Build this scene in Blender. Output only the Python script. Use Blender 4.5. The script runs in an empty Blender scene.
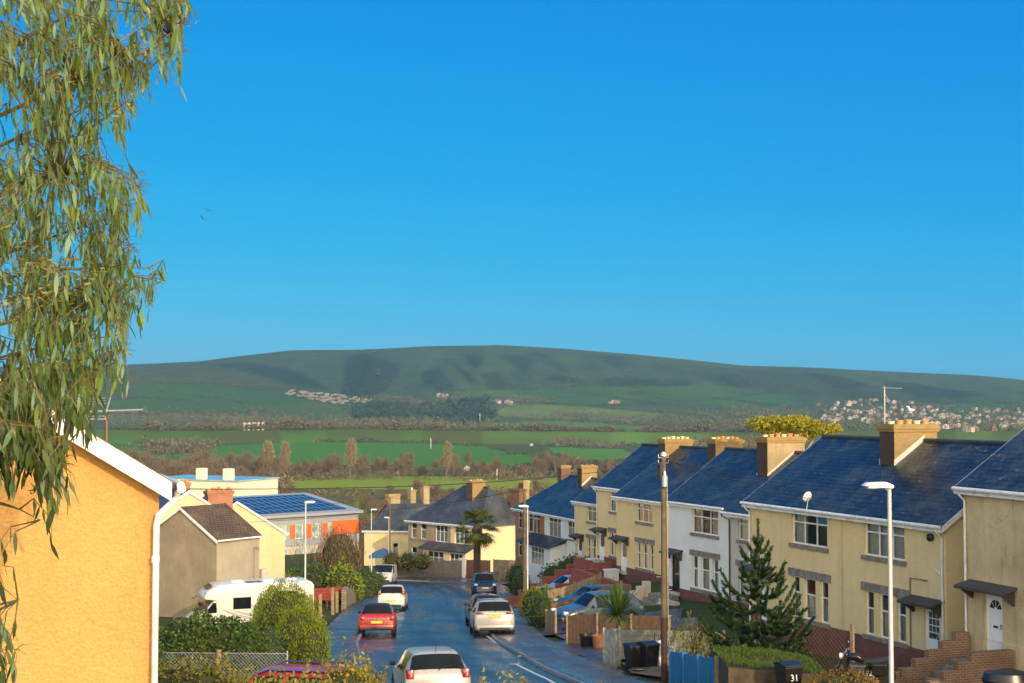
import bpy, bmesh, math, random
import numpy as np
from mathutils import Vector, Matrix
R = math.radians
rng = np.random.default_rng(7)
random.seed(7)
sc = bpy.context.scene
COL = sc.collection
F = 1422.2
PITCH = math.atan((402 - 341.5) / F)
CP, SP = math.cos(PITCH), math.sin(PITCH)

# ------------------------------------------------------------------ helpers
def ray(px, py):
    u = (px - 512) / F; v = (341.5 - py) / F
    d = np.array([u, CP - v * SP, SP + v * CP])
    return d / d[1]
def at(px, py, D):
    d = ray(px, py); return Vector((d[0] * D, D, d[2] * D))
def xat(px, D): return (px - 512) / F * D

class NT:
    def __init__(s, name):
        s.m = bpy.data.materials.new(name); s.m.use_nodes = True
        s.t = s.m.node_tree; s.t.nodes.clear()
        s.out = s.t.nodes.new('ShaderNodeOutputMaterial')
    def n(s, typ, ins=None, **kw):
        k = s.t.nodes.new('ShaderNode' + typ)
        for a, b in kw.items(): setattr(k, a, b)
        for a, b in (ins or {}).items():
            if hasattr(b, 'is_output'): s.t.links.new(b, k.inputs[a])
            else: k.inputs[a].default_value = b
        return k
    def l(s, a, b): s.t.links.new(a, b)
    def coord(s, kind='Object'): return s.n('TexCoord').outputs[kind]
    def noise(s, vec, scale, detail=4, rough=.55):
        return s.n('TexNoise', {'Vector': vec, 'Scale': scale, 'Detail': detail, 'Roughness': rough}).outputs['Fac']
    def ramp(s, fac, stops, interp='LINEAR'):
        k = s.n('ValToRGB', {'Fac': fac}); r = k.color_ramp; r.interpolation = interp
        while len(r.elements) > 1: r.elements.remove(r.elements[-1])
        r.elements[0].position = stops[0][0]; r.elements[0].color = c4(stops[0][1])
        for p, c in stops[1:]:
            e = r.elements.new(p); e.color = c4(c)
        return k.outputs['Color']
    def mix(s, fac, a, b, mode='MIX'):
        k = s.n('Mix', data_type='RGBA', blend_type=mode)
        for i, x in ((0, fac), (6, a), (7, b)):
            if hasattr(x, 'is_output'): s.l(x, k.inputs[i])
            else: k.inputs[i].default_value = c4(x) if i else x
        return k.outputs[2]
    def rng(s, x, a, b, c, d):
        return s.n('MapRange', {'Value': x, 'From Min': a, 'From Max': b, 'To Min': c, 'To Max': d}).outputs['Result']
    def bsdf(s, **kw):
        k = s.n('BsdfPrincipled', {a.replace('_', ' '): b for a, b in kw.items()})
        s.l(k.outputs[0], s.out.inputs[0]); return k
    def bump(s, h, strength=.4, dist=.02):
        return s.n('Bump', {'Height': h, 'Strength': strength, 'Distance': dist}).outputs['Normal']
def c4(c):
    if isinstance(c, (int, float)): return (c, c, c, 1)
    return tuple(c) if len(c) == 4 else tuple(c) + (1,)
def sc3(c, k): return tuple(min(1, x * k) for x in c[:3])

def plain(name, col, rough=.6, var=.12, vs=3., bump=0., bs=60., spec=.5, metal=0., coat=0., dirt=None, ds=1.2):
    t = NT(name); v = t.coord()
    n = t.noise(v, vs)
    c = t.ramp(n, [(.3, sc3(col, 1 - var)), (.7, sc3(col, 1 + var))])
    if dirt:
        d = t.noise(v, ds, 8, .7)
        c = t.mix(t.rng(d, .5, .72, 0, .8), c, dirt)
    kw = dict(Base_Color=c, Roughness=rough, Metallic=metal)
    kw['Specular_IOR_Level'] = spec
    if coat: kw['Coat_Weight'] = coat; kw['Coat_Roughness'] = .04
    if bump: kw['Normal'] = t.bump(t.noise(v, bs, 3, .6), bump)
    t.bsdf(**kw); return t.m

def render_wall(name, col, col2, grain=55., streak=.35, bump=.5, crack=0.):
    """pebbledash or roughcast: mottled, rain-streaked, grainy"""
    t = NT(name); v = t.coord()
    big = t.noise(v, .55, 6, .65)
    mp = t.n('Mapping', {'Vector': v, 'Scale': (2.2, 2.2, .22)}).outputs[0]
    st = t.noise(mp, 1.6, 7, .7)
    c = t.ramp(big, [(.32, col2), (.66, col)])
    c = t.mix(t.rng(st, .5, .78, 0, streak), c, sc3(col2, .62))
    if crack:
        pt_ = t.noise(v, .33, 3, .5); c = t.mix(t.rng(pt_, .56, .59, 0, crack * .6), c, sc3(col, .9))
        wv = t.n('VectorMath', {0: v, 1: t.n('TexNoise', {'Vector': v, 'Scale': 2.5, 'Detail': 5}).outputs['Color']}, operation='ADD').outputs[0]
        cr_ = t.n('TexVoronoi', {'Vector': wv, 'Scale': .42}, feature='DISTANCE_TO_EDGE').outputs['Distance']
        c = t.mix(t.rng(cr_, .0, .006, crack, 0), c, sc3(col2, .5))
    g = t.n('TexVoronoi', {'Vector': v, 'Scale': grain}).outputs['Distance']
    c = t.mix(t.rng(g, .1, .6, .22, 0), c, sc3(col2, .5))
    t.bsdf(Base_Color=c, Roughness=.92, Specular_IOR_Level=.2, Normal=t.bump(g, bump, .02)); return t.m

def bricks(name, a, b, mortar, w=.225, h=.075, ms=.011, rough=.85, bump=.5, dirt=None):
    t = NT(name); uv = t.coord('UV'); v = t.coord()
    k = t.n('TexBrick', {'Vector': uv, 'Color1': c4(a), 'Color2': c4(b), 'Mortar': c4(mortar), 'Scale': 1., 'Brick Width': w, 'Row Height': h, 'Mortar Size': ms, 'Mortar Smooth': .15, 'Bias': 0.})
    c = t.mix(t.rng(t.noise(v, 1.3, 7, .7), .4, .75, 0, .55), k.outputs[0], dirt or sc3(a, .45))
    t.bsdf(Base_Color=c, Roughness=rough, Normal=t.bump(k.outputs['Fac'], -bump, .01)); return t.m

def slates(name, a, b, lichen=.5, rough=.3, moss=(.16, .15, .04)):
    """wet natural slate in courses, lichen speckles"""
    t = NT(name); uv = t.coord('UV'); v = t.coord()
    k = t.n('TexBrick', {'Vector': uv, 'Color1': c4(a), 'Color2': c4(b), 'Mortar': c4(sc3(a, .12)), 'Scale': 1., 'Brick Width': .3, 'Row Height': .23, 'Mortar Size': .022, 'Mortar Smooth': .2, 'Bias': -.1})
    n = t.noise(v, .7, 8, .72)
    c = t.mix(t.rng(n, .45, .72, 0, .7), k.outputs[0], t.mix(.35, sc3(b, 2.4), sc3(moss, .45)))
    sp = t.noise(v, 3.1, 9, .8)
    lc = t.rng(sp, .585, .67, 0, lichen)
    c = t.mix(lc, c, moss)
    sep = t.n('SeparateXYZ', {'Vector': uv}).outputs[1]
    saw = t.n('Math', {0: sep, 1: .23}, operation='MODULO').outputs[0]
    ro = t.rng(t.noise(v, 5., 6, .7), .3, .7, rough - .08, rough + .16)
    hgt = t.n('Math', {0: t.n('Math', {0: saw, 1: -1.}, operation='MULTIPLY').outputs[0], 1: t.n('Math', {0: k.outputs['Fac'], 1: -.06}, operation='MULTIPLY').outputs[0]}, operation='ADD').outputs[0]
    t.bsdf(Base_Color=c, Roughness=ro, Specular_IOR_Level=.36, Normal=t.bump(hgt, .8, .07)); return t.m

def leafmat(name, cols, trans=.25, rough=.55, patch=None):
    t = NT(name)
    r = t.n('NewGeometry').outputs['Random Per Island']
    n = len(cols)
    c = t.ramp(r, [((i + .5) / n, cc) for i, cc in enumerate(cols)])
    if patch:
        c = t.mix(t.rng(t.noise(t.coord(), patch[0], 3), .42, .62, 0, patch[2] if len(patch) > 2 else .8), c, patch[1])
    p = t.n('BsdfPrincipled', {'Base Color': c, 'Roughness': rough, 'Specular IOR Level': .35})
    tr = t.n('BsdfTranslucent', {'Color': c})
    mx = t.n('MixShader', {0: trans, 1: p.outputs[0], 2: tr.outputs[0]})
    t.l(mx.outputs[0], t.out.inputs[0]); return t.m

def paint(name, col, metal=0., rough=.28, coat=.6, dirty=1.):
    t = NT(name); v = t.coord()
    d = t.noise(v, 2.2, 6, .65)
    sep = t.n('SeparateXYZ', {'Vector': v}).outputs[2]
    low = t.rng(sep, .15, .75, .55, 0)
    f = t.n('Math', {0: t.rng(d, .35, .7, .3, 1.), 1: low}, operation='MULTIPLY').outputs[0]
    c = t.mix(t.n('Math', {0: f, 1: dirty}, operation='MULTIPLY').outputs[0], col, (.13, .115, .09))
    t.bsdf(Base_Color=c, Metallic=metal, Roughness=t.rng(d, .3, .7, rough - .06, rough + .12), Coat_Weight=coat, Coat_Roughness=.06); return t.m

def glassmat(name, tint=(.02, .025, .03), op=.35):
    t = NT(name)
    g = t.n('BsdfGlossy', {'Color': (1, 1, 1, 1), 'Roughness': .03})
    tr = t.n('BsdfTransparent', {'Color': (.86, .9, .9, 1)})
    d = t.n('BsdfDiffuse', {'Color': c4(tint)})
    a = t.n('MixShader', {0: op, 1: tr.outputs[0], 2: d.outputs[0]})
    fr = t.n('Fresnel', {'IOR': 1.52}).outputs[0]
    f2 = t.rng(fr, 0, 1, .06, 1.)
    b = t.n('MixShader', {0: f2, 1: a.outputs[0], 2: g.outputs[0]})
    t.l(b.outputs[0], t.out.inputs[0]); return t.m

class MB:
    def __init__(s): s.v = []; s.f = []; s.m = []; s.mi = 0
    def add(s, vs, fs):
        o = len(s.v); s.v += [tuple(p) for p in vs]
        s.f += [tuple(i + o for i in f) for f in fs]; s.m += [s.mi] * len(fs); return s
    def quad(s, a, b, c, d): return s.add([a, b, c, d], [(0, 1, 2, 3)])
    def poly(s, ps): return s.add(ps, [tuple(range(len(ps)))])
    def box(s, x0, x1, y0, y1, z0, z1, M=None):
        vs = [(x0, y0, z0), (x1, y0, z0), (x1, y1, z0), (x0, y1, z0), (x0, y0, z1), (x1, y0, z1), (x1, y1, z1), (x0, y1, z1)]
        if M: vs = [M @ Vector(p) for p in vs]
        return s.add(vs, [(0, 3, 2, 1), (4, 5, 6, 7), (0, 1, 5, 4), (1, 2, 6, 5), (2, 3, 7, 6), (3, 0, 4, 7)])
    def tube(s, pts, r, n=6, cap=True):
        pts = [Vector(p) for p in pts]; k = len(pts)
        rs = r if isinstance(r, (list, tuple)) else [r] * k
        o = len(s.v); up = None; fs = []
        for i, p in enumerate(pts):
            d = (pts[min(i + 1, k - 1)] - pts[max(i - 1, 0)])
            d = d.normalized() if d.length > 1e-9 else Vector((0, 0, 1))
            if up is None:
                up = Vector((0, 0, 1)) if abs(d.z) < .9 else Vector((1, 0, 0))
            a = d.cross(up)
            a = a.normalized() if a.length > 1e-6 else d.orthogonal().normalized()
            b = a.cross(d).normalized(); up = b
            for j in range(n):
                t = 2 * math.pi * j / n
                q = p + (a * math.cos(t) + b * math.sin(t)) * rs[i]; s.v.append(tuple(q))
        for i in range(k - 1):
            for j in range(n):
                fs.append((o + i * n + j, o + i * n + (j + 1) % n, o + (i + 1) * n + (j + 1) % n, o + (i + 1) * n + j))
        if cap:
            fs.append(tuple(o + j for j in range(n))[::-1]); fs.append(tuple(o + (k - 1) * n + j for j in range(n)))
        s.f += fs; s.m += [s.mi] * len(fs); return s
    def lathe(s, prof, n=14, M=None):
        o = len(s.v); k = len(prof)
        for r, z in prof:
            for j in range(n):
                t = 2 * math.pi * j / n; p = Vector((r * math.cos(t), r * math.sin(t), z))
                s.v.append(tuple(M @ p if M else p))
        fs = [(o + i * n + j, o + i * n + (j + 1) % n, o + (i + 1) * n + (j + 1) % n, o + (i + 1) * n + j) for i in range(k - 1) for j in range(n)]
        fs.append(tuple(o + j for j in range(n))[::-1]); fs.append(tuple(o + (k - 1) * n + j for j in range(n)))
        s.f += fs; s.m += [s.mi] * len(fs); return s
    def prism(s, poly, a, b, M=None):
        """polygon in local (y,z), extruded along x from a to b"""
        n = len(poly)
        vs = [(a, y, z) for y, z in poly] + [(b, y, z) for y, z in poly]
        if M: vs = [M @ Vector(p) for p in vs]
        fs = [tuple(range(n))[::-1], tuple(range(n, 2 * n))] + [(i, (i + 1) % n, n + (i + 1) % n, n + i) for i in range(n)]
        return s.add(vs, fs)
    def slab(s, polys, t):
        """upward facing polygons given a thickness below"""
        key = lambda p: tuple(round(c, 4) for c in p)
        ed = {}
        for P in polys:
            s.poly(P); s.poly([(x, y, z - t) for x, y, z in reversed(P)])
            for i in range(len(P)):
                a, b = P[i], P[(i + 1) % len(P)]
                k = (key(a), key(b))
                if (k[1], k[0]) in ed: del ed[(k[1], k[0])]
                else: ed[k] = (a, b)
        for a, b in ed.values():
            s.quad((a[0], a[1], a[2] - t), (b[0], b[1], b[2] - t), b, a)
        return s
    def build(s, name, mats, parent=None, smooth=False, bevel=0., loc=None, rz=0, angle=40):
        if not isinstance(mats, (list, tuple)): mats = [mats]
        me = bpy.data.meshes.new(name); me.from_pydata(s.v, [], s.f)
        for m in mats: me.materials.append(m)
        if len(mats) > 1: me.polygons.foreach_set('material_index', [min(i, len(mats) - 1) for i in s.m])
        if bevel:
            bm = bmesh.new(); bm.from_mesh(me)
            bmesh.ops.remove_doubles(bm, verts=bm.verts, dist=1e-5)
            es = [e for e in bm.edges if len(e.link_faces) == 2 and e.calc_face_angle(0) > .5]
            bmesh.ops.bevel(bm, geom=es, offset=bevel, segments=2, profile=.5, affect='EDGES', clamp_overlap=True)
            bm.to_mesh(me); bm.free()
        boxuv(me)
        if smooth:
            me.shade_smooth()
            try: me.set_sharp_from_angle(angle=R(angle))
            except Exception: pass
        o = bpy.data.objects.new(name, me); COL.objects.link(o)
        if parent: o.parent = parent
        if loc is not None: o.location = loc
        o.rotation_euler.z = rz
        return o

def boxuv(me):
    nl = len(me.loops)
    if nl == 0 or nl > 400000: return
    uv = me.uv_layers.new(name='UVMap')
    co = np.empty(len(me.vertices) * 3); me.vertices.foreach_get('co', co); co = co.reshape(-1, 3)
    li = np.empty(nl, dtype=np.int64); me.loops.foreach_get('vertex_index', li)
    npoly = len(me.polygons)
    nr = np.empty(npoly * 3); me.polygons.foreach_get('normal', nr); nr = nr.reshape(-1, 3)
    lt = np.empty(npoly, dtype=np.int64); me.polygons.foreach_get('loop_total', lt)
    N = np.repeat(nr, lt, axis=0); P = co[li]
    t = np.stack([-N[:, 1], N[:, 0], np.zeros(nl)], 1); ln = np.linalg.norm(t, axis=1)
    flat = ln < .15
    t[flat] = (1, 0, 0); ln[flat] = 1; t /= ln[:, None]
    b = np.cross(N, t); b[flat] = (0, 1, 0)
    out = np.stack([(P * t).sum(1), (P * b).sum(1)], 1)
    uv.data.foreach_set('uv', out.ravel())

def thing(name, label, cat, loc=(0, 0, 0), rz=0., group=None, kind=None):
    o = bpy.data.objects.new(name, None); COL.objects.link(o)
    o.empty_display_size = .3
    o.location = loc; o.rotation_euler.z = rz
    tag(o, label, cat, group, kind); return o
def tag(o, label=None, cat=None, group=None, kind=None):
    if label: o['label'] = label
    if cat: o['category'] = cat
    if group: o['group'] = group
    if kind: o['kind'] = kind
    return o
def copy_tree(o, parent=None):
    c = o.copy(); COL.objects.link(c)
    if parent: c.parent = parent
    for ch in list(o.children): copy_tree(ch, c)
    return c

def fast_mesh(name, V, Q, mat, parent=None, loc=None, mats_idx=None):
    """V (n,3), Q (m,k) arrays"""
    me = bpy.data.meshes.new(name); n, (m, k) = len(V), Q.shape
    me.vertices.add(n); me.vertices.foreach_set('co', np.ascontiguousarray(V, dtype=np.float32).ravel())
    me.loops.add(m * k); me.loops.foreach_set('vertex_index', np.ascontiguousarray(Q, dtype=np.int32).ravel())
    me.polygons.add(m); me.polygons.foreach_set('loop_start', np.arange(0, m * k, k, dtype=np.int32))
    mats = mat if isinstance(mat, (list, tuple)) else [mat]
    for mm in mats: me.materials.append(mm)
    if mats_idx is not None: me.polygons.foreach_set('material_index', np.asarray(mats_idx, dtype=np.int32))
    me.update(calc_edges=True); me.validate()
    o = bpy.data.objects.new(name, me); COL.objects.link(o)
    if parent: o.parent = parent
    if loc is not None: o.location = loc
    return o
def leaf_quads(C, size, aspect=.5, up=None, upmix=0., r=None):
    """one rhombic leaf per centre"""
    r = r or rng; n = len(C)
    a = r.normal(size=(n, 3))
    if up is not None: a = a * (1 - upmix) + np.asarray(up) * upmix * 1.7
    a /= np.linalg.norm(a, axis=1)[:, None] + 1e-9
    b = r.normal(size=(n, 3)); b -= (a * b).sum(1)[:, None] * a
    b /= np.linalg.norm(b, axis=1)[:, None] + 1e-9
    s = (size if np.ndim(size) else np.full(n, size)) * r.uniform(.7, 1.3, n)
    s = s[:, None]
    V = np.stack([C - a * s * .5, C + b * s * aspect * .5, C + a * s * .5, C - b * s * aspect * .5], 1).reshape(-1, 3)
    Q = np.arange(4 * n).reshape(n, 4)
    return V, Q
HAZE = 0.00008; SUN_AZ, SUN_EL, SUN_E = 28., 20., 2.65
SKY_E, EXPO = .12, .38
SKY_AWAY = (.0018, .78, 3.6); SKY_FILL = (6.9, 4.3, 2.5); SKY_POW = 3.
# ------------------------------------------------------------------ terrain
def lerp_tab(tab, x):
    a = np.array(tab, float); return np.interp(x, a[:, 0], a[:, 1])
PROF = [(-80, 3.4), (0, -4.3), (150, -18.85), (200, -21.5), (300, -24.5), (450, -27.6), (700, -33), (1000, -38.5), (1500, -43.5), (1900, -43.5), (2300, -38), (2700, -28), (9000, -28)]
def prof(y): return lerp_tab(PROF, y)
LEFT = [(-60, 18.5), (20, 1.6), (30, -.7), (42.6, -3.6), (52, -5.45), (60.4, -6.5), (75, -7.5), (88, -8.4), (110, -10.2), (130, -12.2), (140, -14.6)]
RIGHT = [(-60, 24.4), (20, 7.4), (30, 5.1), (42.6, 2.05), (47.8, 1.07), (58.6, -.35), (62, -.8), (75, -1.5), (90, -1.8), (113, -2.0), (128, -2.4), (140, -3.4)]
CREST = [(-400, 372), (0, 372), (120, 366), (200, 362), (245, 356), (290, 351), (345, 350.5), (420, 347), (500, 346), (560, 349), (640, 355), (740, 366), (830, 369), (930, 374), (1024, 380), (1400, 398)]
RAISE = [(0, .2), (34, .0), (46, -.25), (55, -.05), (66, .6), (78, 1.4), (92, 2.2), (112, 2.7), (130, 2.0), (142, .8), (155, 0)]
_vn = {}
def vnoise(x, y, seed=0):
    r = np.random.default_rng(seed); T = _vn.setdefault(seed, r.uniform(-1, 1, (257, 257)))
    xi = np.floor(x).astype(int); yi = np.floor(y).astype(int); fx = x - xi; fy = y - yi
    fx = fx * fx * (3 - 2 * fx); fy = fy * fy * (3 - 2 * fy)
    g = lambda i, j: T[i % 257, j % 257]
    return (g(xi, yi) * (1 - fx) + g(xi + 1, yi) * fx) * (1 - fy) + (g(xi, yi + 1) * (1 - fx) + g(xi + 1, yi + 1) * fx) * fy
def sstep(a, b, x):
    t = np.clip((x - a) / (b - a), 0, 1); return t * t * (3 - 2 * t)
def G(x, y):
    x = np.asarray(x, float); y = np.asarray(y, float)
    z = prof(y)
    l = lerp_tab(LEFT, y) - 1.9; r = lerp_tab(RIGHT, y) + 2.2
    near = 1 - sstep(150, 175, y)
    dr = x - r; dl = l - x
    z = z + near * (lerp_tab(RAISE, y) * sstep(.6, 10.5, dr)) - near * .6 * sstep(.8, 8, dl)
    cor = (1 - sstep(.2, 1.6, np.maximum(dr, dl))) * (1 - sstep(142, 150, y))
    z = z - .16 * cor
    cor2 = (1 - sstep(.5, 4, np.abs(y - 147) - 6)) * (x < -2) * (x > -40)
    z = np.where(cor2 > 0, z - .16 * cor2 * near, z)
    # hill
    px = 512 + F * x / np.maximum(y, 1)
    far = np.maximum(y, 1)
    cz = (402 - lerp_tab(CREST, px)) / F * 3900 + 28
    h = sstep(2350, 3900, far) ** .82
    gul = vnoise(x / 190 + 3, far / 900, 3) * 13 + vnoise(x / 75, far / 420, 5) * 7 + vnoise(x / 34, far / 260, 6) * 2.5
    z = z + h * cz + gul * 3.6 * h * (1 - h) * (far > 2350)
    z = z - sstep(3950, 6000, far) * cz * .8
    # spur at the left
    sp = np.interp(px, [-300, 90, 150, 220, 300, 345], [104, 102, 92, 62, 20, 0]) * np.exp(-((far - 2950) / 420.) ** 2) * (far > 1500)
    z = np.where(far > 1500, np.maximum(z, -30 + sp * 1.0 + 0 * z), z)
    mid = (far > 260)
    z = z + mid * sstep(260, 900, far) * (vnoise(x / 170, y / 230, 8) * 2.2)
    return z
def gz(x, y): return float(G(np.array([x]), np.array([y]))[0])
_D = np.concatenate([np.arange(15, 200, .25), np.geomspace(200, 5200, 2600)])
def ground_at(px, py):
    """where the line of sight through this spot of the photograph meets the ground"""
    d = ray(px, py); z = G(d[0] * _D, _D); k = np.argmax(z >= d[2] * _D)
    if z[k] < d[2] * _D[k]: k = len(_D) - 1
    D = _D[k]; return Vector((d[0] * D, D, float(z[k])))
def inpoly(px, py, P):
    P = np.asarray(P, float); n = len(P); c = np.zeros(px.shape, bool); j = n - 1
    for i in range(n):
        xi, yi = P[i]; xj, yj = P[j]
        t = ((yi > py) != (yj > py)) & (px < (xj - xi) * (py - yi) / (yj - yi + 1e-12) + xi)
        c ^= t; j = i
    return c
# plots of land with a colour of their own (outlines on the map of the valley, given by line of sight)
LAND = [
    ([(-500, 405), (100, 402), (300, 398), (500, 402), (700, 410), (1030, 404), (1500, 408), (1500, 450), (1030, 445), (540, 480), (100, 480), (-500, 485)], (.06, .075, .03)),
    ([(275, 476), (562, 477), (640, 480), (640, 489), (560, 490), (278, 489)], (.20, .23, .035)),
    ([(355, 500), (374, 500), (374, 524), (355, 524)], (.12, .2, .03)),
    ([(205, 446), (300, 442), (420, 443), (480, 446), (530, 455), (548, 464), (500, 470), (300, 468), (215, 462)], (.055, .15, .025)),
    ([(480, 423), (560, 421), (700, 430), (735, 437), (640, 446), (560, 443), (486, 439)], (.085, .15, .05)),
    ([(548, 447), (622, 449), (642, 458), (582, 462), (556, 456)], (.075, .17, .03)),
    ([(486, 405), (540, 404), (600, 408), (660, 413), (655, 419), (560, 420), (500, 416)], (.12, .145, .055)),
    ([(452, 391), (560, 389), (600, 396), (640, 402), (600, 405), (470, 401)], (.055, .125, .04)),
    ([(480, 384), (590, 383), (700, 398), (690, 403), (640, 400), (560, 388)], (.06, .12, .04)),
    ([(600, 388), (660, 384), (740, 383), (765, 392), (740, 401), (690, 398)], (.06, .12, .04)),
    ([(690, 402), (770, 394), (796, 398), (800, 409), (730, 408)], (.05, .125, .04)),
    ([(930, 405), (985, 401), (1030, 408), (1030, 413), (960, 412)], (.05, .12, .045)),
    ([(955, 429), (1015, 432), (1015, 441), (960, 440)], (.08, .13, .04)),
    ([(118, 366), (205, 365), (300, 388), (250, 388), (130, 383)], (.085, .092, .035)),
    ([(-400, 440), (150, 437), (205, 441), (200, 462), (-400, 470)], (.055, .13, .03)), ([(-300, 390), (60, 388), (105, 396), (60, 406), (-300, 408)], (.05, .115, .035)),
    ([(125, 385), (200, 384), (270, 391), (315, 402), (295, 409), (200, 402), (140, 396)], (.05, .115, .035)),
    ([(108, 400), (150, 399), (225, 406), (265, 411), (120, 413)], (.055, .11, .035)),
    ([(110, 417), (180, 416), (180, 423), (110, 424)], (.05, .11, .035)),
    ([(112, 431), (200, 432), (230, 437), (180, 441), (112, 436)], (.05, .125, .03)),
    ([(330, 414), (352, 414), (352, 422), (330, 422)], (.05, .1, .03)),
    ([(640, 440), (700, 436), (760, 440), (760, 452), (660, 455)], (.06, .075, .03)),
    # darker patches of gorse and bracken on the down
    ([(345, 357), (362, 353), (400, 364), (396, 380), (380, 395), (340, 397), (345, 375)], (.042, .058, .026)),
    ([(458, 353), (480, 355), (484, 362), (475, 370), (466, 362)], (.036, .056, .024)),
    ([(497, 355), (530, 356), (532, 366), (525, 374), (512, 364)], (.036, .056, .024)),
    ([(440, 357), (452, 360), (478, 380), (470, 384), (455, 368)], (.05, .066, .028)),
    ([(597, 355), (625, 356), (628, 364), (618, 370), (604, 362)], (.036, .056, .024)),
    ([(650, 362), (700, 366), (800, 374), (880, 388), (960, 395), (960, 404), (850, 400), (760, 392), (690, 380), (652, 372)], (.042, .055, .028)),
    ([(520, 352), (545, 354), (570, 372), (562, 374), (545, 360)], (.05, .066, .028)),
    ([(600, 378), (690, 380), (690, 386), (600, 386)], (.05, .06, .03)),
    ([(420, 372), (440, 368), (455, 386), (440, 392), (424, 384)], (.052, .066, .03)), ([(540, 378), (560, 374), (590, 382), (560, 384)], (.05, .064, .03)), ([(205, 364), (250, 362), (300, 372), (330, 390), (300, 386), (240, 370)], (.055, .068, .03)),
    ([(700, 376), (730, 374), (760, 384), (740, 388)], (.04, .052, .03)), ([(800, 372), (830, 374), (870, 384), (850, 390), (820, 382)], (.045, .058, .03)), ([(880, 380), (920, 384), (990, 396), (940, 398), (900, 392)], (.045, .056, .03)),
    ([(480, 374), (500, 372), (512, 388), (490, 390)], (.052, .066, .03)),
]
# vertices of the fan
nu = 640
us = np.concatenate([np.linspace(-.95, -.40, 70, endpoint=False), np.linspace(-.40, .40, nu), np.linspace(.40, .95, 71)[1:]])
ys = [-60.]
while ys[-1] < 7000:
    y = ys[-1]
    dy = 1.5 if y < 165 else max(1.5, y * y / (60 * F) * .9 if y < 2300 else 14.)
    if y > 4000: dy = 120
    ys.append(y + dy)
ys = np.array(ys); NU, NY = len(us), len(ys)
YY, UU = np.meshgrid(ys, us, indexing='ij')
XX = UU * (YY + 130) * np.where(YY < 300, 1, 1)
ZZ = G(XX, YY)
V = np.stack([XX, YY, ZZ], -1).reshape(-1, 3)
ii = (np.arange(NY - 1)[:, None] * NU + np.arange(NU - 1)[None, :]).ravel()
Q = np.stack([ii, ii + 1, ii + NU + 1, ii + NU], 1)
YC = np.maximum(V[:, 1], 1.)
# outlines wobble a little so that no field has ruler edges
zc = CP * YC + SP * V[:, 2]
PX = 512 + F * V[:, 0] / zc + vnoise(V[:, 0] / 30, V[:, 1] / 30, 11) * 1.0
PY = 341.5 - F * (CP * V[:, 2] - SP * YC) / zc + vnoise(V[:, 0] / 40, V[:, 1] / 60, 12) * .35
C = np.tile(np.array([.06, .065, .025]), (len(V), 1))
C[V[:, 1] > 2200] = (.048, .085, .036)
C[V[:, 1] > 3300] = (.058, .09, .038)
wd = (V[:, 1] > 215)
C[(V[:, 1] > 215) & (V[:, 1] < 560)] = (.13, .125, .045)
for P, col in LAND:
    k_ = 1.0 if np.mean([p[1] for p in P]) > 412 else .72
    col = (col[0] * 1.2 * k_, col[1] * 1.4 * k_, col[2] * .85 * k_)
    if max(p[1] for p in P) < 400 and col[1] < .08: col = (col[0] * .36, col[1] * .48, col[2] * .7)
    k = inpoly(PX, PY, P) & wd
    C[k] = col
Cg = C.reshape(NY, NU, 3)
def blur(A, ry, rx, n):
    for _ in range(n):
        A = (np.roll(A, ry, 0) + A * 2 + np.roll(A, -ry, 0)) / 4; A = (np.roll(A, rx, 1) + A * 2 + np.roll(A, -rx, 1)) / 4
    return A
B1, B2 = blur(Cg, 1, 1, 1), blur(Cg, 1, 2, 3); wfar = sstep(3000, 3400, YY)[..., None]; wmid = (YY > 230)[..., None]
C = np.where(wmid, B1 * (1 - wfar) + B2 * wfar, Cg).reshape(-1, 3)
near = V[:, 1] < 200
C[near] = (.05, .075, .02)
A = np.concatenate([C, np.ones((len(C), 1))], 1)
t = NT('land_cover'); v = t.coord()
att = t.n('Attribute', attribute_name='cover').outputs['Color']
n1 = t.noise(v, .035, 9, .68); n2 = t.noise(v, .9, 5, .6)
c = t.mix(t.rng(n1, .35, .7, 0, .42), att, t.mix(.5, att, (.085, .07, .035)))
c = t.mix(t.rng(n1, .32, .68, .32, 0), c, t.mix(.6, c, (.01, .02, .008)))
n3 = t.noise(v, .011, 10, .72); n4 = t.noise(v, .06, 6, .7)
far_ = t.rng(t.n('SeparateXYZ', {'Vector': v}).outputs[1], 2300, 3000, 0, 1)
k3 = t.n('Math', {0: t.rng(n3, .42, .62, .75, 0), 1: far_}, operation='MULTIPLY').outputs[0]; c = t.mix(k3, c, t.mix(.6, c, (.012, .03, .016)))
k4 = t.n('Math', {0: t.rng(n4, .5, .68, 0, .55), 1: far_}, operation='MULTIPLY').outputs[0]; c = t.mix(k4, c, (.09, .105, .05))
c = t.mix(t.rng(n2, .3, .7, 0, .35), c, t.mix(.5, c, (.03, .04, .012)))
t.bsdf(Base_Color=c, Roughness=.95, Specular_IOR_Level=.1, Normal=t.bump(n2, .5, .15))
M_LAND = t.m
terrain = fast_mesh('ground', V, Q, M_LAND)
terrain.data.shade_smooth()
at_ = terrain.data.color_attributes.new('cover', 'FLOAT_COLOR', 'POINT')
at_.data.foreach_set('color', A.astype(np.float32).ravel())
tag(terrain, kind='structure')

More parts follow.
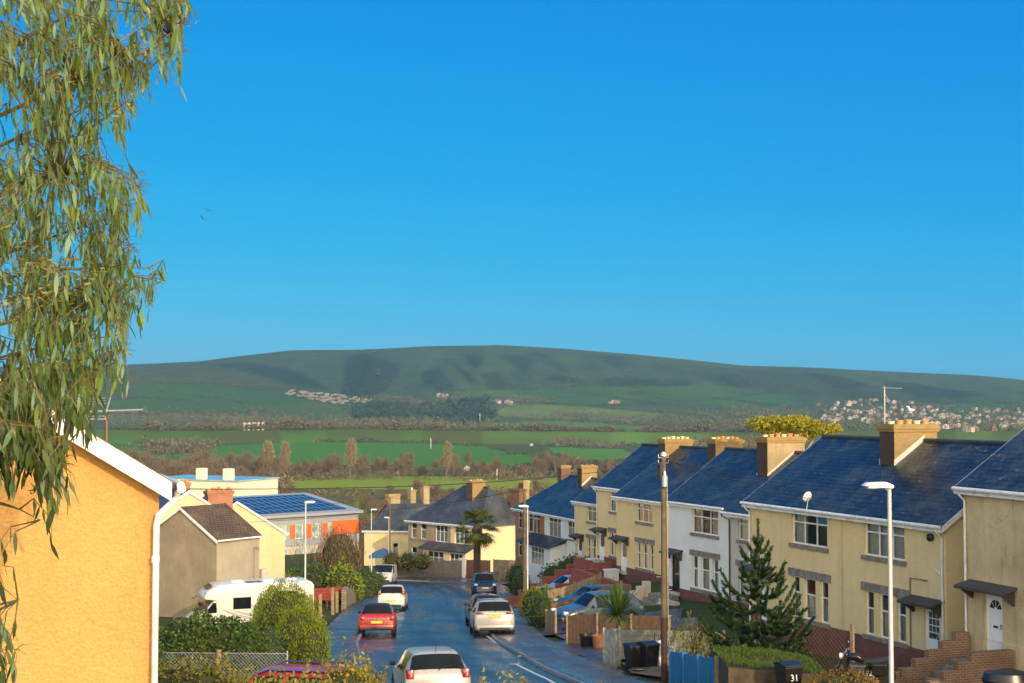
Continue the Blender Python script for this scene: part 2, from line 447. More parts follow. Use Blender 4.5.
# ------------------------------------------------------------------ road, kerbs, pavements
def wet(name, col, lo, hi, scale=.55, bump=.25, patch=None):
    t = NT(name); v = t.coord()
    n = t.noise(v, scale, 7, .62); f = t.noise(v, 60, 3, .7)
    m = t.n('Mapping', {'Vector': t.coord('UV'), 'Scale': (.55, .03, 1)}).outputs[0]
    tr = t.noise(m, 1.2, 2, .5)
    c = t.ramp(n, [(.3, sc3(col, .75)), (.7, sc3(col, 1.35))])
    c = t.mix(t.rng(f, .3, .7, .25, 0), c, sc3(col, .5))
    if patch: c = t.mix(t.rng(t.noise(v, .18, 3), .5, .56, 0, .7), c, patch)
    mixn = t.n('Math', {0: n, 1: tr}, operation='ADD').outputs[0]
    crk = t.n('TexVoronoi', {'Vector': t.n('VectorMath', {0: v, 1: t.n('TexNoise', {'Vector': v, 'Scale': 1.2}).outputs['Color']}, operation='ADD').outputs[0], 'Scale': .22}, feature='DISTANCE_TO_EDGE').outputs['Distance']
    c = t.mix(t.rng(crk, 0, .012, .75, 0), c, sc3(col, .25))
    ro = t.rng(mixn, .78, 1.22, lo, hi)
    t.bsdf(Base_Color=c, Roughness=ro, Specular_IOR_Level=.75, Normal=t.bump(f, bump, .008)); return t.m
M_ROAD = wet('wet_asphalt', (.013, .02, .025), .17, .42, .22, bump=.25)
M_PAVE = wet('wet_pavement', (.06, .058, .056), .12, .62, .8, .35, patch=(.04, .04, .042))
M_KERB = plain('kerb_stone', (.17, .17, .165), .6, .25, 2, .2, dirt=(.12, .12, .1))
M_LINE = plain('road_paint', (.62, .62, .58), .55, .2, 6, dirt=(.2, .2, .2), ds=6)

def resample(pts, n=None, step=1.):
    P = np.array(pts, float); s = np.concatenate([[0], np.cumsum(np.linalg.norm(np.diff(P, axis=0), axis=1))])
    k = n or max(2, int(s[-1] / step)); q = np.linspace(0, s[-1], k)
    out = np.stack([np.interp(q, s, P[:, i]) for i in range(P.shape[1])], 1)
    for _ in range(2 if k > 8 else 0): out[1:-1] = (out[:-2] + 2 * out[1:-1] + out[2:]) / 4
    return out
Lpts = [(x, y) for y, x in LEFT] + [(-17.5, 142.2), (-22, 143), (-45, 145.5)]
Rpts = [(x, y) for y, x in RIGHT] + [(-5.2, 146), (-8.2, 150), (-12, 152), (-22, 153), (-45, 155)]
NR = 260
Lr, Rr = resample(Lpts, NR), resample(Rpts, NR)
def rz_(x, y): return prof(y)
def offset(P, d):
    T = np.gradient(P, axis=0); T /= np.linalg.norm(T, axis=1)[:, None]
    return P + np.stack([T[:, 1], -T[:, 0]], 1) * d
def strip(name, A, B, h, mat, nc=6, kind='structure', thick=0.):
    n = len(A); V = []
    for k in range(nc + 1):
        P = A + (B - A) * k / nc
        V.append(np.stack([P[:, 0], P[:, 1], prof(P[:, 1]) + h], 1))
    V = np.stack(V, 1)
    if thick:
        V = np.concatenate([V[:, :1] - [0, 0, thick], V, V[:, -1:] - [0, 0, thick]], 1)
    w = V.shape[1]; ii = (np.arange(n - 1)[:, None] * w + np.arange(w - 1)[None]).ravel()
    Q = np.stack([ii, ii + 1, ii + w + 1, ii + w], 1)
    o = fast_mesh(name, V.reshape(-1, 3), Q, mat); tag(o, kind=kind)
    if nc > 3:
        Pm = (A + B) / 2; sl_ = np.concatenate([[0], np.cumsum(np.linalg.norm(np.diff(Pm, axis=0), axis=1))]); wd_ = np.linalg.norm(B - A, axis=1)
        uu = np.linspace(0, 1, w)[None, :] * wd_[:, None]; vv = np.repeat(sl_[:, None], w, 1)
        UVv = np.stack([uu, vv], -1).reshape(-1, 2); lay = o.data.uv_layers.new(name='UVMap')
        lay.data.foreach_set('uv', UVv[Q.ravel()].astype(np.float32).ravel())
    return o
road = strip('road', Lr, Rr, 0., M_ROAD, 10)
kR0, kR1 = offset(Rr, .0), offset(Rr, .13)
kL0, kL1 = offset(Lr, -.13), offset(Lr, .0)
strip('kerb', kR0, kR1, .1, M_KERB, 1, thick=.2)
strip('kerb', kL0, kL1, .1, M_KERB, 1, thick=.2)
kk = int(NR * .86)
Rb = resample([(x + (2.3 if y < 139 else 2.3), y) for y, x in RIGHT] + [(1.5, 144), (1.6, 151), (-4, 155), (-14, 156.4), (-45, 159)], NR)
strip('pavement', kR1, Rb, .095, M_PAVE, 6, thick=.3)
strip('pavement', offset(Lr, -1.9), kL0, .095, M_PAVE, 4, thick=.3)
# painted line beside the right-hand kerb and the dash near the parked cars
def painted(pts, w=.1):
    P = resample(pts, step=.5); A, B = offset(P, -w / 2), offset(P, w / 2)
    return strip('road_marking', A, B, .004, M_LINE, 1)
def gp(px, py):   # point on the road plane
    d = ray(px, py); D = _D; k = np.argmax(prof(D) >= d[2] * D); return (d[0] * D[k], D[k])
painted([gp(516, 664.5), gp(530, 672), gp(548, 680), gp(560, 687)])
painted([gp(509, 665), gp(519, 664)], .12)
cvr = gp(644, 672); q = MB().box(-.35, .35, -.3, .3, -.02, .004); o = q.build('drain_cover', plain('wet_steel_cover', (.2, .2, .2), .15, .2, 6), loc=(cvr[0], cvr[1], float(prof(cvr[1])) + .1), rz=R(10)); o.rotation_euler.x = -math.atan(.097); tag(o, 'rectangular wet cover set in the pavement beside the telegraph pole', 'drain cover')
cvr = gp(402, 640); q = MB().lathe([(.32, -.02), (.32, .003), (.02, .004)], 20); o = q.build('manhole_cover', plain('iron_cover', (.05, .045, .04), .4, .2, 9), loc=(cvr[0], cvr[1], float(prof(cvr[1])) + .004)); o.rotation_euler.x = -math.atan(.097); tag(o, 'round iron manhole cover in the road between the red car and the silver one', 'manhole cover')
painted([gp(487, 636), gp(496, 643.5)], .12)
# ------------------------------------------------------------------ building materials
W_YEL = render_wall('yellow_roughcast', (.77, .615, .34), (.68, .53, .28), 30, .3, .3, .35)
W_YEL2 = render_wall('weathered_yellow_roughcast', (.69, .56, .33), (.43, .34, .19), 24, .7, .45, .5)
W_WHITE = render_wall('white_roughcast', (.78, .78, .77), (.68, .68, .66), 30, .15, .3)
W_OFFW = render_wall('offwhite_roughcast', (.62, .58, .53), (.5, .46, .42), 30, .3, .3)
W_GREY = render_wall('grey_pebbledash', (.36, .29, .20), (.25, .2, .135), 22, .5, .5)
W_LGREY = render_wall('grey_cement', (.42, .38, .29), (.32, .29, .22), 22, .4, .4)
W_CREAM = render_wall('cream_render', (.76, .60, .37), (.66, .50, .29), 30, .25, .3)
W_OCHRE = render_wall('ochre_pebbledash', (.56, .325, .108), (.49, .28, .092), 30, .22, .45, .35)
BRICK = bricks('red_brick', (.17, .048, .034), (.235, .075, .05), (.12, .09, .08))
BRICK_D = bricks('dark_brick', (.12, .05, .035), (.17, .075, .05), (.13, .11, .09))
BRICK_Y = bricks('lichened_chimney_brick', (.20, .14, .055), (.27, .19, .075), (.21, .17, .10), dirt=(.30, .19, .025), bump=.6)
BRICK_O = bricks('orange_brick', (.36, .12, .055), (.44, .16, .075), (.26, .2, .14))
BRICK_SHADE = bricks('shade_painted_brick', (.055, .034, .018), (.085, .055, .03), (.06, .05, .035))  # darker brick for chimney street faces: their shade put into the colour
RENDER_CH = render_wall('chimney_render', (.36, .29, .17), (.25, .2, .11), 18, .6, .4)
SLATE = slates('blue_slate', (.009, .021, .027), (.024, .041, .048), .6, .3)
SLATE_L = slates('lichened_blue_slate', (.009, .02, .025), (.028, .04, .045), 1., .31, (.26, .25, .17))
SLATE_D = slates('dark_grey_slate', (.04, .048, .06), (.055, .065, .08), .4, .4)
TILE_B = slates('brown_roof_tile', (.085, .06, .04), (.11, .075, .05), .5, .75, (.15, .12, .06))
WOODW = plain('white_paint', (.78, .78, .76), .35, .05, 4, dirt=(.4, .38, .33), ds=3)
UPVC = plain('white_plastic', (.8, .8, .8), .3, .03)
STONE = plain('grey_stone', (.23, .20, .17), .85, .3, 5, .5, 40, dirt=(.08, .07, .06), ds=4)
FELT = plain('dark_felt', (.05, .047, .045), .7, .25, 3, dirt=(.09, .09, .05))
DARK = plain('dark_interior', (.03, .028, .026), .9, .3, 1.5)
WARMIN = plain('room_interior', (.16, .14, .11), .9, .5, 1.2)
NET = plain('net_curtain', (.72, .70, .64), .9, .1, 6)
CURT_B = plain('pale_blue_blind', (.12, .42, .70), .8, .1)
CURT_T = plain('tan_curtain', (.5, .42, .3), .9, .2, 5)
GLASS = glassmat('window_glass', op=.15)
BLACK = plain('black_plastic', (.012, .012, .013), .4, .2)
BLACKP = plain('black_gloss_paint', (.01, .01, .012), .25, .2)
POT = plain('terracotta', (.55, .25, .09), .8, .25, 4, dirt=(.6, .42, .1), ds=5)
POTW = plain('buff_pot', (.7, .6, .42), .8, .2, 4, dirt=(.5, .3, .1), ds=5)
PIPE_Y = plain('painted_pipe', (.5, .40, .2), .5, .1)
PIPE_D = plain('brown_pipe', (.12, .08, .05), .5, .2)
METAL = plain('galvanised', (.5, .52, .53), .42, .1, 8, metal=.7)
LEAD = plain('lead_flashing', (.5, .48, .43), .6, .15, 4)
FOLI = {}

def facade(mb, x0, x1, z0, z1, y, ops, rev):
    xs = sorted({x0, x1, *[min(max(v, x0), x1) for o in ops for v in o[:2]]})
    zs = sorted({z0, z1, *[min(max(v, z0), z1) for o in ops for v in o[2:4]]})
    for xa, xb in zip(xs, xs[1:]):
        for za, zb in zip(zs, zs[1:]):
            mx, mz = (xa + xb) / 2, (za + zb) / 2
            if any(o[0] < mx < o[1] and o[2] < mz < o[3] for o in ops): continue
            mb.quad((xa, y, za), (xb, y, za), (xb, y, zb), (xa, y, zb))
    for xa, xb, a, b in [o[:4] for o in ops]:
        za, zb = max(a, z0), min(b, z1)
        if zb <= za: continue
        Y = y + rev
        mb.quad((xa, y, za), (xa, y, zb), (xa, Y, zb), (xa, Y, za))
        mb.quad((xb, y, za), (xb, Y, za), (xb, Y, zb), (xb, y, zb))
        if b <= z1: mb.quad((xa, y, zb), (xb, y, zb), (xb, Y, zb), (xa, Y, zb))
        if a >= z0: mb.quad((xa, y, za), (xa, Y, za), (xb, Y, za), (xb, y, za))

def window(root, lights, za, zb, y, mull=0, transom=.6, curtain='net', sill=None, lintel=None, frame=WOODW, grid=None, fw=.055, sillmat=STONE, bars=True):
    """lights: list of (xa,xb); one window of one or several lights"""
    f = MB(); p = MB(); cu = MB()
    for (xa, xb) in lights:
        f.box(xa, xb, y, y + .07, za, za + fw); f.box(xa, xb, y, y + .07, zb - fw, zb)
        f.box(xa, xa + fw, y, y + .07, za + fw, zb - fw); f.box(xb - fw, xb, y, y + .07, za + fw, zb - fw)
        w = xb - xa; m = mull if w > 1.2 else 0
        for k in range(m):
            xm = xa + w * (k + 1) / (m + 1); f.box(xm - fw / 2, xm + fw / 2, y + .004, y + .066, za + fw, zb - fw)
        if transom:
            zt = za + (zb - za) * transom; f.box(xa + fw, xb - fw, y - .004, y + .062, zt - fw / 2, zt + fw / 2)
        p.quad((xa + .02, y + .035, za + .02), (xb - .02, y + .035, za + .02), (xb - .02, y + .035, zb - .02), (xa + .02, y + .035, zb - .02))
        if curtain == 'blue':
            MB().quad((xb - w * .34, y + .09, za + (zb - za) * .6), (xb - .05, y + .09, za + (zb - za) * .6), (xb - .05, y + .09, zb - .05), (xb - w * .34, y + .09, zb - .05)).build('blind', CURT_B, root)
        if curtain in ('net', 'tan', 'half', 'blue'):
            z1 = zb - .03 if curtain != 'half' else za + (zb - za) * transom
            n = max(6, int(w / .05))
            segs = [(0, n)] if curtain not in ('tan', 'blue') else ([(0, n // 3), (n - n // 3, n)] if curtain == 'tan' else [(0, n // 3)])
            for s0, s1 in segs:
                for k in range(s0, s1):
                    x_a = xa + .03 + (w - .06) * k / n; x_b = xa + .03 + (w - .06) * (k + 1) / n
                    ya = y + .13 + .03 * math.sin(k * 1.7); yb = y + .13 + .03 * math.sin((k + 1) * 1.7)
                    cu.quad((x_a, ya, za + .03), (x_b, yb, za + .03), (x_b, yb, z1), (x_a, ya, z1))
    o = f.build('window', frame, root)
    p.build('pane', GLASS, o)
    if cu.v: cu.build('curtain', NET if curtain != 'tan' else CURT_T, o)
    x0, x1 = lights[0][0], lights[-1][1]
    if sill is not None: MB().box(x0 - .12, x1 + .12, y - .1 - sill, y + .03, za - .17, za - .002).build('sill', sillmat, o, bevel=.012)
    if lintel: MB().box(x0 - .2, x1 + .2, y - .1 - .045, y + .03, zb + .002, zb + lintel).build('lintel', STONE, o, bevel=.015)
    return o

def door(root, xa, xb, za, zb, y, mat, style):
    d = MB(); d.box(xa + .06, xb - .06, y, y + .05, za + .05, zb - .06)
    w = xb - xa
    if style in ('fan', 'panel'):
        for (a, b, c, e) in ((.16, .47, .1, .42), (.53, .84, .1, .42), (.16, .47, .47, .74), (.53, .84, .47, .74)):
            X0, X1 = xa + w * a, xa + w * b; Z0, Z1 = za + (zb - za) * c, za + (zb - za) * e
            d.box(X0, X1, y - .012, y + .01, Z0, Z1)
    o = d.build('door', mat, root, bevel=.006)
    fr = MB(); fr.box(xa, xa + .06, y - .02, y + .07, za + .05, zb); fr.box(xb - .06, xb, y - .02, y + .07, za + .05, zb)
    fr.box(xa + .06, xb - .06, y - .02, y + .07, zb - .06, zb); fr.build('door_frame', UPVC if mat != BLACKP else BLACKP, o)
    g = MB()
    if style == 'fan':
        cx, cz, r = (xa + xb) / 2, za + (zb - za) * .78, w * .33
        for k in range(4):
            a0, a1 = math.pi * (k + .08) / 4, math.pi * (k + .92) / 4
            g.poly([(cx + r * .25 * math.cos(a0), y - .004, cz + r * .25 * math.sin(a0)), (cx + r * .25 * math.cos(a1), y - .004, cz + r * .25 * math.sin(a1)),
                    (cx + r * math.cos(a1), y - .004, cz + r * math.sin(a1)), (cx + r * math.cos((a0 + a1) / 2), y - .004, cz + r * math.sin((a0 + a1) / 2)), (cx + r * math.cos(a0), y - .004, cz + r * math.sin(a0))][::-1])
        g.build('door_glazing', DARK, o)
    elif style == 'lattice':
        for i in range(3):
            for j in range(4):
                X0 = xa + w * (.17 + .225 * i); Z0 = za + (zb - za) * (.46 + .12 * j)
                g.box(X0, X0 + w * .2, y - .004, y + .01, Z0, Z0 + (zb - za) * .105)
        g.build('door_glazing', GLASSD, o)
    elif style == 'glass':
        g.box(xa + w * .2, xa + w * .8, y - .004, y + .01, za + 1.0, zb - .2); g.build('door_glazing', GLASSD, o)
    MB().box(xa + w * .36, xa + w * .64, y - .014, y, za + .98, za + 1.05).build('letter_box', BLACK if mat != BLACKP else METAL, o)
    h = MB().box(xb - .19, xb - .12, y - .05, y, za + .98, za + 1.12); h.build('handle', METAL, o)
    MB().box(xa - .1, xb + .1, y - .3, y + .05, za - .1, za + .048).build('doorstep', LEAD, o, bevel=.01)
    return o
GLASSD = plain('dark_door_glass', (.10, .10, .085), .12, .4, 9)

def chimney(root, x, y, w, d, z0, z1, mat, pots, potmat=POT, cap=BRICK_Y, slope=None, ph=.38):
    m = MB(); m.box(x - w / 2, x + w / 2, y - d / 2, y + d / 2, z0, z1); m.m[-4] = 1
    o = m.build('chimney', [mat, BRICK_SHADE if mat in (BRICK_Y, RENDER_CH) and d > w else mat], root)  # second slot paints the street face in its shade
    c = MB(); c.box(x - w / 2 - .05, x + w / 2 + .05, y - d / 2 - .05, y + d / 2 + .05, z1 - .24, z1 - .13)
    c.box(x - w / 2 - .09, x + w / 2 + .09, y - d / 2 - .09, y + d / 2 + .09, z1 - .13, z1)
    c.box(x - w / 2 + .03, x + w / 2 - .03, y - d / 2 + .03, y + d / 2 - .03, z1, z1 + .06)
    c.build('chimney_cap', cap, o)
    for k in range(pots):
        py = y - d / 2 + d * (k + .5) / pots if d > w else y
        px = x if d > w else x - w / 2 + w * (k + .5) / pots
        h = ph * (.8 + .4 * ((k * 37) % 5) / 5)
        MB().lathe([(.13, z1 + .05), (.12, z1 + h * .75), (.155, z1 + h * .8), (.15, z1 + h), (.10, z1 + h), (.1, z1 + h - .1)], 10, Matrix.Translation((px, py, 0))).build('chimney_pot', potmat if k % 3 else (POTW if potmat == POT else potmat), o, smooth=True)
    if slope:   # lead flashing stepped up the two gable-side faces: follows the roof line
        yr, zr, tan = slope
        for sx in (-1, 1):
            X = x + sx * (w / 2 + .006)
            f = MB()
            ya, yb = y - d / 2 - .02, min(yr, y + d / 2)
            za, zb = zr - (yr - ya) * tan, zr - (yr - yb) * tan
            f.add([(X - .01, ya, za), (X + .01, ya, za), (X + .01, yb, zb), (X - .01, yb, zb), (X - .01, ya, za + .22), (X + .01, ya, za + .22), (X + .01, yb, zb + .22), (X - .01, yb, zb + .22)],
                  [(0, 1, 2, 3), (4, 7, 6, 5), (0, 4, 5, 1), (1, 5, 6, 2), (2, 6, 7, 3), (3, 7, 4, 0)])
            f.build('flashing', LEAD, o)
    return o

def house(name, label, p, ang, L, z, eave, depth=7.5, rise=2.5, wall=W_YEL, plinth=None, ph=.45, roof=SLATE, windows=(), dr=None, hood=None, vL=True, vR=True, hipL=0, hipR=0,
          chims=(), soff=.28, down=(), group=None, cat='house', below=2.6, sideL=None, verge=WOODW, gutter=True, ovL=None, ovR=None, dz=.0, room=WARMIN, wallparts=None, ceil=0):
    a = R(ang); rz = a - math.pi / 2
    root = thing(name, label, cat, (p[0], p[1], z), rz, group)
    ops = []
    for w in windows:
        for (xa, xb) in w['l']: ops.append((xa, xb, w['z'][0], w['z'][1]))
    rops = list(ops)
    if dr: ops = ops + [(dr[0], dr[1], -.05, dr[2])]
    rev = .11
    tan = rise / (depth / 2); hr = eave + rise
    def rl(y): return hr - abs(y - depth / 2) * tan - .12
    m = MB()
    facade(m, 0, L, -below if not plinth else ph, eave, 0, ops, rev)
    zb_ = -below
    for X, nrm, hip in ((0, -1, hipL), (L, 1, hipR)):
        P = [(X, 0, zb_), (X, 0, eave)] + ([] if hip else [(X, depth / 2, rl(depth / 2))]) + [(X, depth, eave), (X, depth, zb_)]
        m.poly(P if nrm > 0 else P[::-1]) if False else m.poly(P[::-1] if nrm > 0 else P)
    m.quad((L, depth, zb_), (0, depth, zb_), (0, depth, eave), (L, depth, eave))
    m.mi = 1
    for xa, xb, za, zb in rops:   # the room seen behind each opening
        Y0, Y1 = rev + .0, rev + .9
        m.quad((xa, Y1, za), (xb, Y1, za), (xb, Y1, zb), (xa, Y1, zb))
        m.quad((xa, Y0, za), (xa, Y1, za), (xa, Y1, zb), (xa, Y0, zb)); m.quad((xb, Y1, za), (xb, Y0, za), (xb, Y0, zb), (xb, Y1, zb))
        m.quad((xa, Y0, za), (xb, Y0, za), (xb, Y1, za), (xa, Y1, za)); m.quad((xa, Y1, zb), (xb, Y1, zb), (xb, Y0, zb), (xa, Y0, zb))
    wo = m.build('wall', [wall, room], root)
    if plinth:
        q = MB(); facade(q, 0, L, -below, ph, -.05, ops, rev + .05)
        q.quad((0, -.05, ph), (L, -.05, ph), (L, .0, ph), (0, .0, ph))
        for X in (0, L):
            q.quad((X, -.05, -below), (X, 0, -below), (X, 0, ph), (X, -.05, ph)) if X == L else q.quad((X, 0, -below), (X, -.05, -below), (X, -.05, ph), (X, 0, ph))
        q.build('plinth', plinth, root)
    # roof
    oL = (.14 if vL else 0) if ovL is None else ovL; oR = (.14 if vR else 0) if ovR is None else ovR
    yf, yb = -soff, depth + .28
    zf = hr - (depth / 2 - yf) * tan; zbk = hr - (yb - depth / 2) * tan
    if hipL: oL = .28
    if hipR: oR = .28
    x0, x1 = -oL, L + oR; h0, h1 = x0 + hipL, x1 - hipR
    polys = [[(x0, yf, zf), (x1, yf, zf), (h1, depth / 2, hr), (h0, depth / 2, hr)], [(x1, yb, zbk), (x0, yb, zbk), (h0, depth / 2, hr), (h1, depth / 2, hr)]]
    if hipL: polys.append([(x0, yb, zbk), (x0, yf, zf), (h0, depth / 2, hr)])
    if hipR: polys.append([(x1, yf, zf), (x1, yb, zbk), (h1, depth / 2, hr)])
    ro = MB().slab(polys, .09).build('roof', roof, root)
    MB().tube([(h0, depth / 2, hr + .01), (h1, depth / 2, hr + .01)], .085, 8).build('ridge_tiles', SLATE_D if roof != TILE_B else TILE_B, ro, smooth=True)
    for X, on, hip, s in ((x0, vL, hipL, -1), (x1, vR, hipR, 1)):
        if on and not hip:
            b = MB(); ya = yf + .02; za = hr - (depth / 2 - ya) * tan - .01
            n_ = []
            for (y_, z_) in ((ya, za), (depth / 2, hr - .01), (yb - .02, zbk + .01)): n_.append((y_, z_))
            pr = n_ + [(y_, z_ - .2) for y_, z_ in reversed(n_)]
            b.prism(pr, X - .018 + s * .02, X + .018 + s * .02); b.build('bargeboard', verge, ro)
    if gutter:
        g = MB(); g.tube([(x0 + .02, yf - .05, zf - .03), (x1 - .02, yf - .05, zf - .03)], .062, 8)
        g.box(x0 + .02, x1 - .02, yf + .02, yf + .045, zf - .21, zf - .07)
        go = g.build('gutter', verge, root)
        if ceil: pass
    s_ = MB(); s_.quad((x0 + .03, yf + .04, zf - .2), (x0 + .03, .0, zf - .2), (x1 - .03, 0, zf - .2), (x1 - .03, yf + .04, zf - .2)); s_.build('soffit', FELT if ceil else verge, ro)
    for X, mt in down:
        d = MB(); d.tube([(X, yf - .04, zf - .06), (X, yf - .02, zf - .2), (X, -.07, zf - .42), (X, -.07, -below + .6)], .038, 8); d.build('downpipe', mt, root, smooth=True)
    for w in windows:
        window(root, w['l'], w['z'][0], w['z'][1], rev - .02, w.get('m', 0), w.get('t', .6), w.get('c', 'net'), w.get('s', None), w.get('li'), frame=w.get('f', WOODW))
    if dr: door(root, dr[0], dr[1], 0, dr[2], rev - .02, dr[3], dr[4])
    if hood:
        xa, xb, zz = hood; b = MB()
        b.slab([[(xa, -.62, zz), (xb, -.62, zz), (xb, .0, zz + .16), (xa, .0, zz + .16)]], .09)
        for X in (xa + .12, xb - .18): b.prism([(-.5, zz - .1), (0, zz - .1 + .1), (0, zz - .42), (-.06, zz - .42)], X, X + .06)
        b.build('door_canopy', FELT, root)
    for c in chims:
        chimney(root, *c[:-1], **c[-1])
    root['_eave'] = zf
    return root
def drop_tmp():
    for o in bpy.data.objects:
        if '_eave' in o: del o['_eave']

TRI = lambda xa, xb, g=.3, k=.22: [(xa, xa + (xb - xa) * k), (xa + (xb - xa) * k + g, xb - (xb - xa) * k - g), (xb - (xb - xa) * k, xb)]
def d2(a): return np.array([math.sin(R(a)), -math.cos(R(a))])
def nb(a): return np.array([math.cos(R(a)), math.sin(R(a))])
A1, A2 = 21.9, 24.
up = lambda a, b, z0=3.38, z1=4.8, c='net', f=WOODW: dict(l=[(a, b)], z=(z0, z1), m=2, t=.6, c=c, s=.06, f=f)
lo = lambda a, b, z0=.52, z1=2.1, c='half', f=WOODW: dict(l=TRI(a, b), z=(z0, z1), t=.6, c=c, s=.06, li=.3, f=f)
GRP = 'rendered houses stepping down the hill'
# pair of yellow houses, near right
pC = np.array([9.9, 59.6]); pC1 = pC + d2(A1) * 6.25; pC_end = pC + d2(A1) * 12.5
ty = dict(slope=(3.75, 7.47, 2.5 / 3.75))
house('semi_detached_house', 'yellow rendered house with satellite dish on its eave, monkey puzzle tree in front', tuple(pC), A1, 6.25, -8.95, 4.97, wall=W_YEL, plinth=BRICK, roof=SLATE, vR=False,
      windows=[up(3.16, 5.62, c='blue'), lo(3.16, 5.65)], dr=(.55, 1.4, 1.95, UPVC, 'panel'), hood=(.15, 1.8, 2.1), group=GRP, down=[(.12, WOODW)])
c1h = house('semi_detached_house', 'yellow rendered house with lattice glass door and motorcycle outside, beside the weathered house', tuple(pC1), A1, 6.25, -8.95, 4.97, wall=W_YEL, plinth=BRICK, roof=SLATE_L, vL=False,
      windows=[up(1.70, 4.05), lo(1.72, 4.08)], dr=(5.08, 5.92, 1.95, UPVC, 'lattice'), hood=(4.4, 6.15, 2.12), group=GRP, down=[(6.13, WOODW)],
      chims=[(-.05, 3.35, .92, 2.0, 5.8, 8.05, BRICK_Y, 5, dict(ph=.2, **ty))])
MB().lathe([(.02, 0), (.13, .02), (.14, .12), (.05, .18)], 12, Matrix.Translation((5.55, -.01, 4.35)) @ Matrix.Rotation(R(90), 4, 'X')).build('extractor_vent', BLACK, c1h, smooth=True)
MB().tube([(5.3, -.04, 2.85), (4.38, -.04, 2.85), (4.38, -.04, .4)], .022, 6).build('waste_pipe', PIPE_D, c1h)
MB().tube([(6.13, -.06, 3.1), (5.75, -.05, 3.3)], .022, 6).build('overflow_pipe', WOODW, c1h)
MB().tube([(.35, -.03, 4.8), (.35, -.03, -.8)], .018, 6).build('cable_pipe', PIPE_Y, c1h)
# weathered house at the right edge, and its neighbours up the hill beyond the frame
A0 = 19.5
pD = np.array([14.4, 45.5])
dh = house('semi_detached_house', 'weathered stained rendered house with white fanlight door and stepped brick wall, cut by frame', tuple(pD), A0, 6.3, -7.95, 5.42, wall=W_YEL2, plinth=W_YEL2, ph=.6, roof=SLATE_L, vR=False,
      windows=[up(3.1, 5.5, 3.7, 5.1), lo(3.1, 5.5)], dr=(.95, 1.8, 2.0, UPVC, 'fan'), hood=(.25, 2.5, 2.2), group=GRP, down=[(.12, WOODW)])
p_ = pD + d2(A0) * 6.3
house('semi_detached_house', 'weathered rendered house joined to the one with the fanlight door', tuple(p_), A0, 6.3, -7.95, 5.42, wall=W_YEL2, plinth=W_YEL2, ph=.6, roof=SLATE_L, vL=False,
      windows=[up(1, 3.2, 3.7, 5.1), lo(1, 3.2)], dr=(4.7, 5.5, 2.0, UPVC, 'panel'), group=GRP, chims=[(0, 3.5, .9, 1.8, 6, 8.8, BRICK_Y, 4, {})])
for k in range(2):
    q = pD + d2(17) * (15.6 + 15 * k) + np.array([1.3, -.5])
    house('semi_detached_house', ('rendered house just up the hill from the weathered pair', 'rendered house farthest up the hill, beyond the weathered pair')[k], tuple(q), 17, 12.6, -6.9 + 1.1 * k, 5.4, wall=W_YEL2, roof=SLATE_L,
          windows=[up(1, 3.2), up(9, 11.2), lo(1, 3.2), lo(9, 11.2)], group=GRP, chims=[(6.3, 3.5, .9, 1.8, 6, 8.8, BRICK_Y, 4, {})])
# white pair
pB = np.array([8.56, 78.]); pB1 = pB + d2(A2) * 6.0
house('semi_detached_house', 'bright white rendered house with black front door and cream steps', tuple(pB), A2, 6., -10.3, 5.1, rise=2.6, wall=W_WHITE, plinth=BRICK, ph=.3, roof=SLATE, vR=False,
      windows=[up(2.41, 5.0, 3.4, 4.85, 'tan'), lo(2.41, 5.0, .5, 2.2)], dr=(.27, 1.13, 2.1, BLACKP, 'panel'), hood=(-.02, 1.5, 2.2), group=GRP)
house('semi_detached_house', 'off white rendered house joined to the bright white one, mostly hidden behind yellow house', tuple(pB1), A2, 6.4, -10.3, 5.1, rise=2.6, wall=W_OFFW, plinth=BRICK, ph=.3, roof=SLATE, vL=False,
      windows=[up(.85, 3.2, 3.4, 4.75), lo(.85, 3.2)], dr=(4.6, 5.4, 2.0, UPVC, 'panel'), group=GRP, soff=.5, ceil=1, down=[(.15, PIPE_D)],
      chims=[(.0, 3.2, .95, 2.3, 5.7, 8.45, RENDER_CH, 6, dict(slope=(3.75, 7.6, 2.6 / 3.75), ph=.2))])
# yellow pair beyond the white one
pA = np.array([6.8, 93.]); pA2 = pA + nb(A2) * 1.7 - d2(A2) * 6.0
house('semi_detached_house', 'yellow house just beyond the white one, above a tall red brick retaining wall', tuple(pA), A2, 6.6, -10.95, 5.0, depth=9.0, rise=3.0, wall=W_YEL, plinth=BRICK, ph=.35, roof=SLATE, vL=True,
      windows=[up(2.7, 4.75, 3.4, 4.75, 'tan'), lo(2.7, 4.8, .5, 2.1)], dr=(.5, 1.4, 2.0, UPVC, 'glass'), hood=(-.05, 1.75, 2.15), group=GRP,
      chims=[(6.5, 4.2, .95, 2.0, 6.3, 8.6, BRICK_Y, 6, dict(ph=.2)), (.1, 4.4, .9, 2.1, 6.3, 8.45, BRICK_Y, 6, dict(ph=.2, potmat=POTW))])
house('semi_detached_house', 'yellow house set back behind its neighbour with the end gable of the terrace', tuple(pA2), A2, 6.0, -10.95, 5.3, depth=7.3, rise=2.65, wall=W_YEL, plinth=BRICK, ph=.35, roof=SLATE, vR=False,
      windows=[up(1.85, 4.1, 3.5, 4.85), lo(1.85, 4.1, .5, 2.1)], dr=(.2, 1.1, 2.0, UPVC, 'glass'), hood=(-.1, 1.5, 2.15), group=GRP, down=[(.1, WOODW)])
pS = np.array([5.0, 113.])
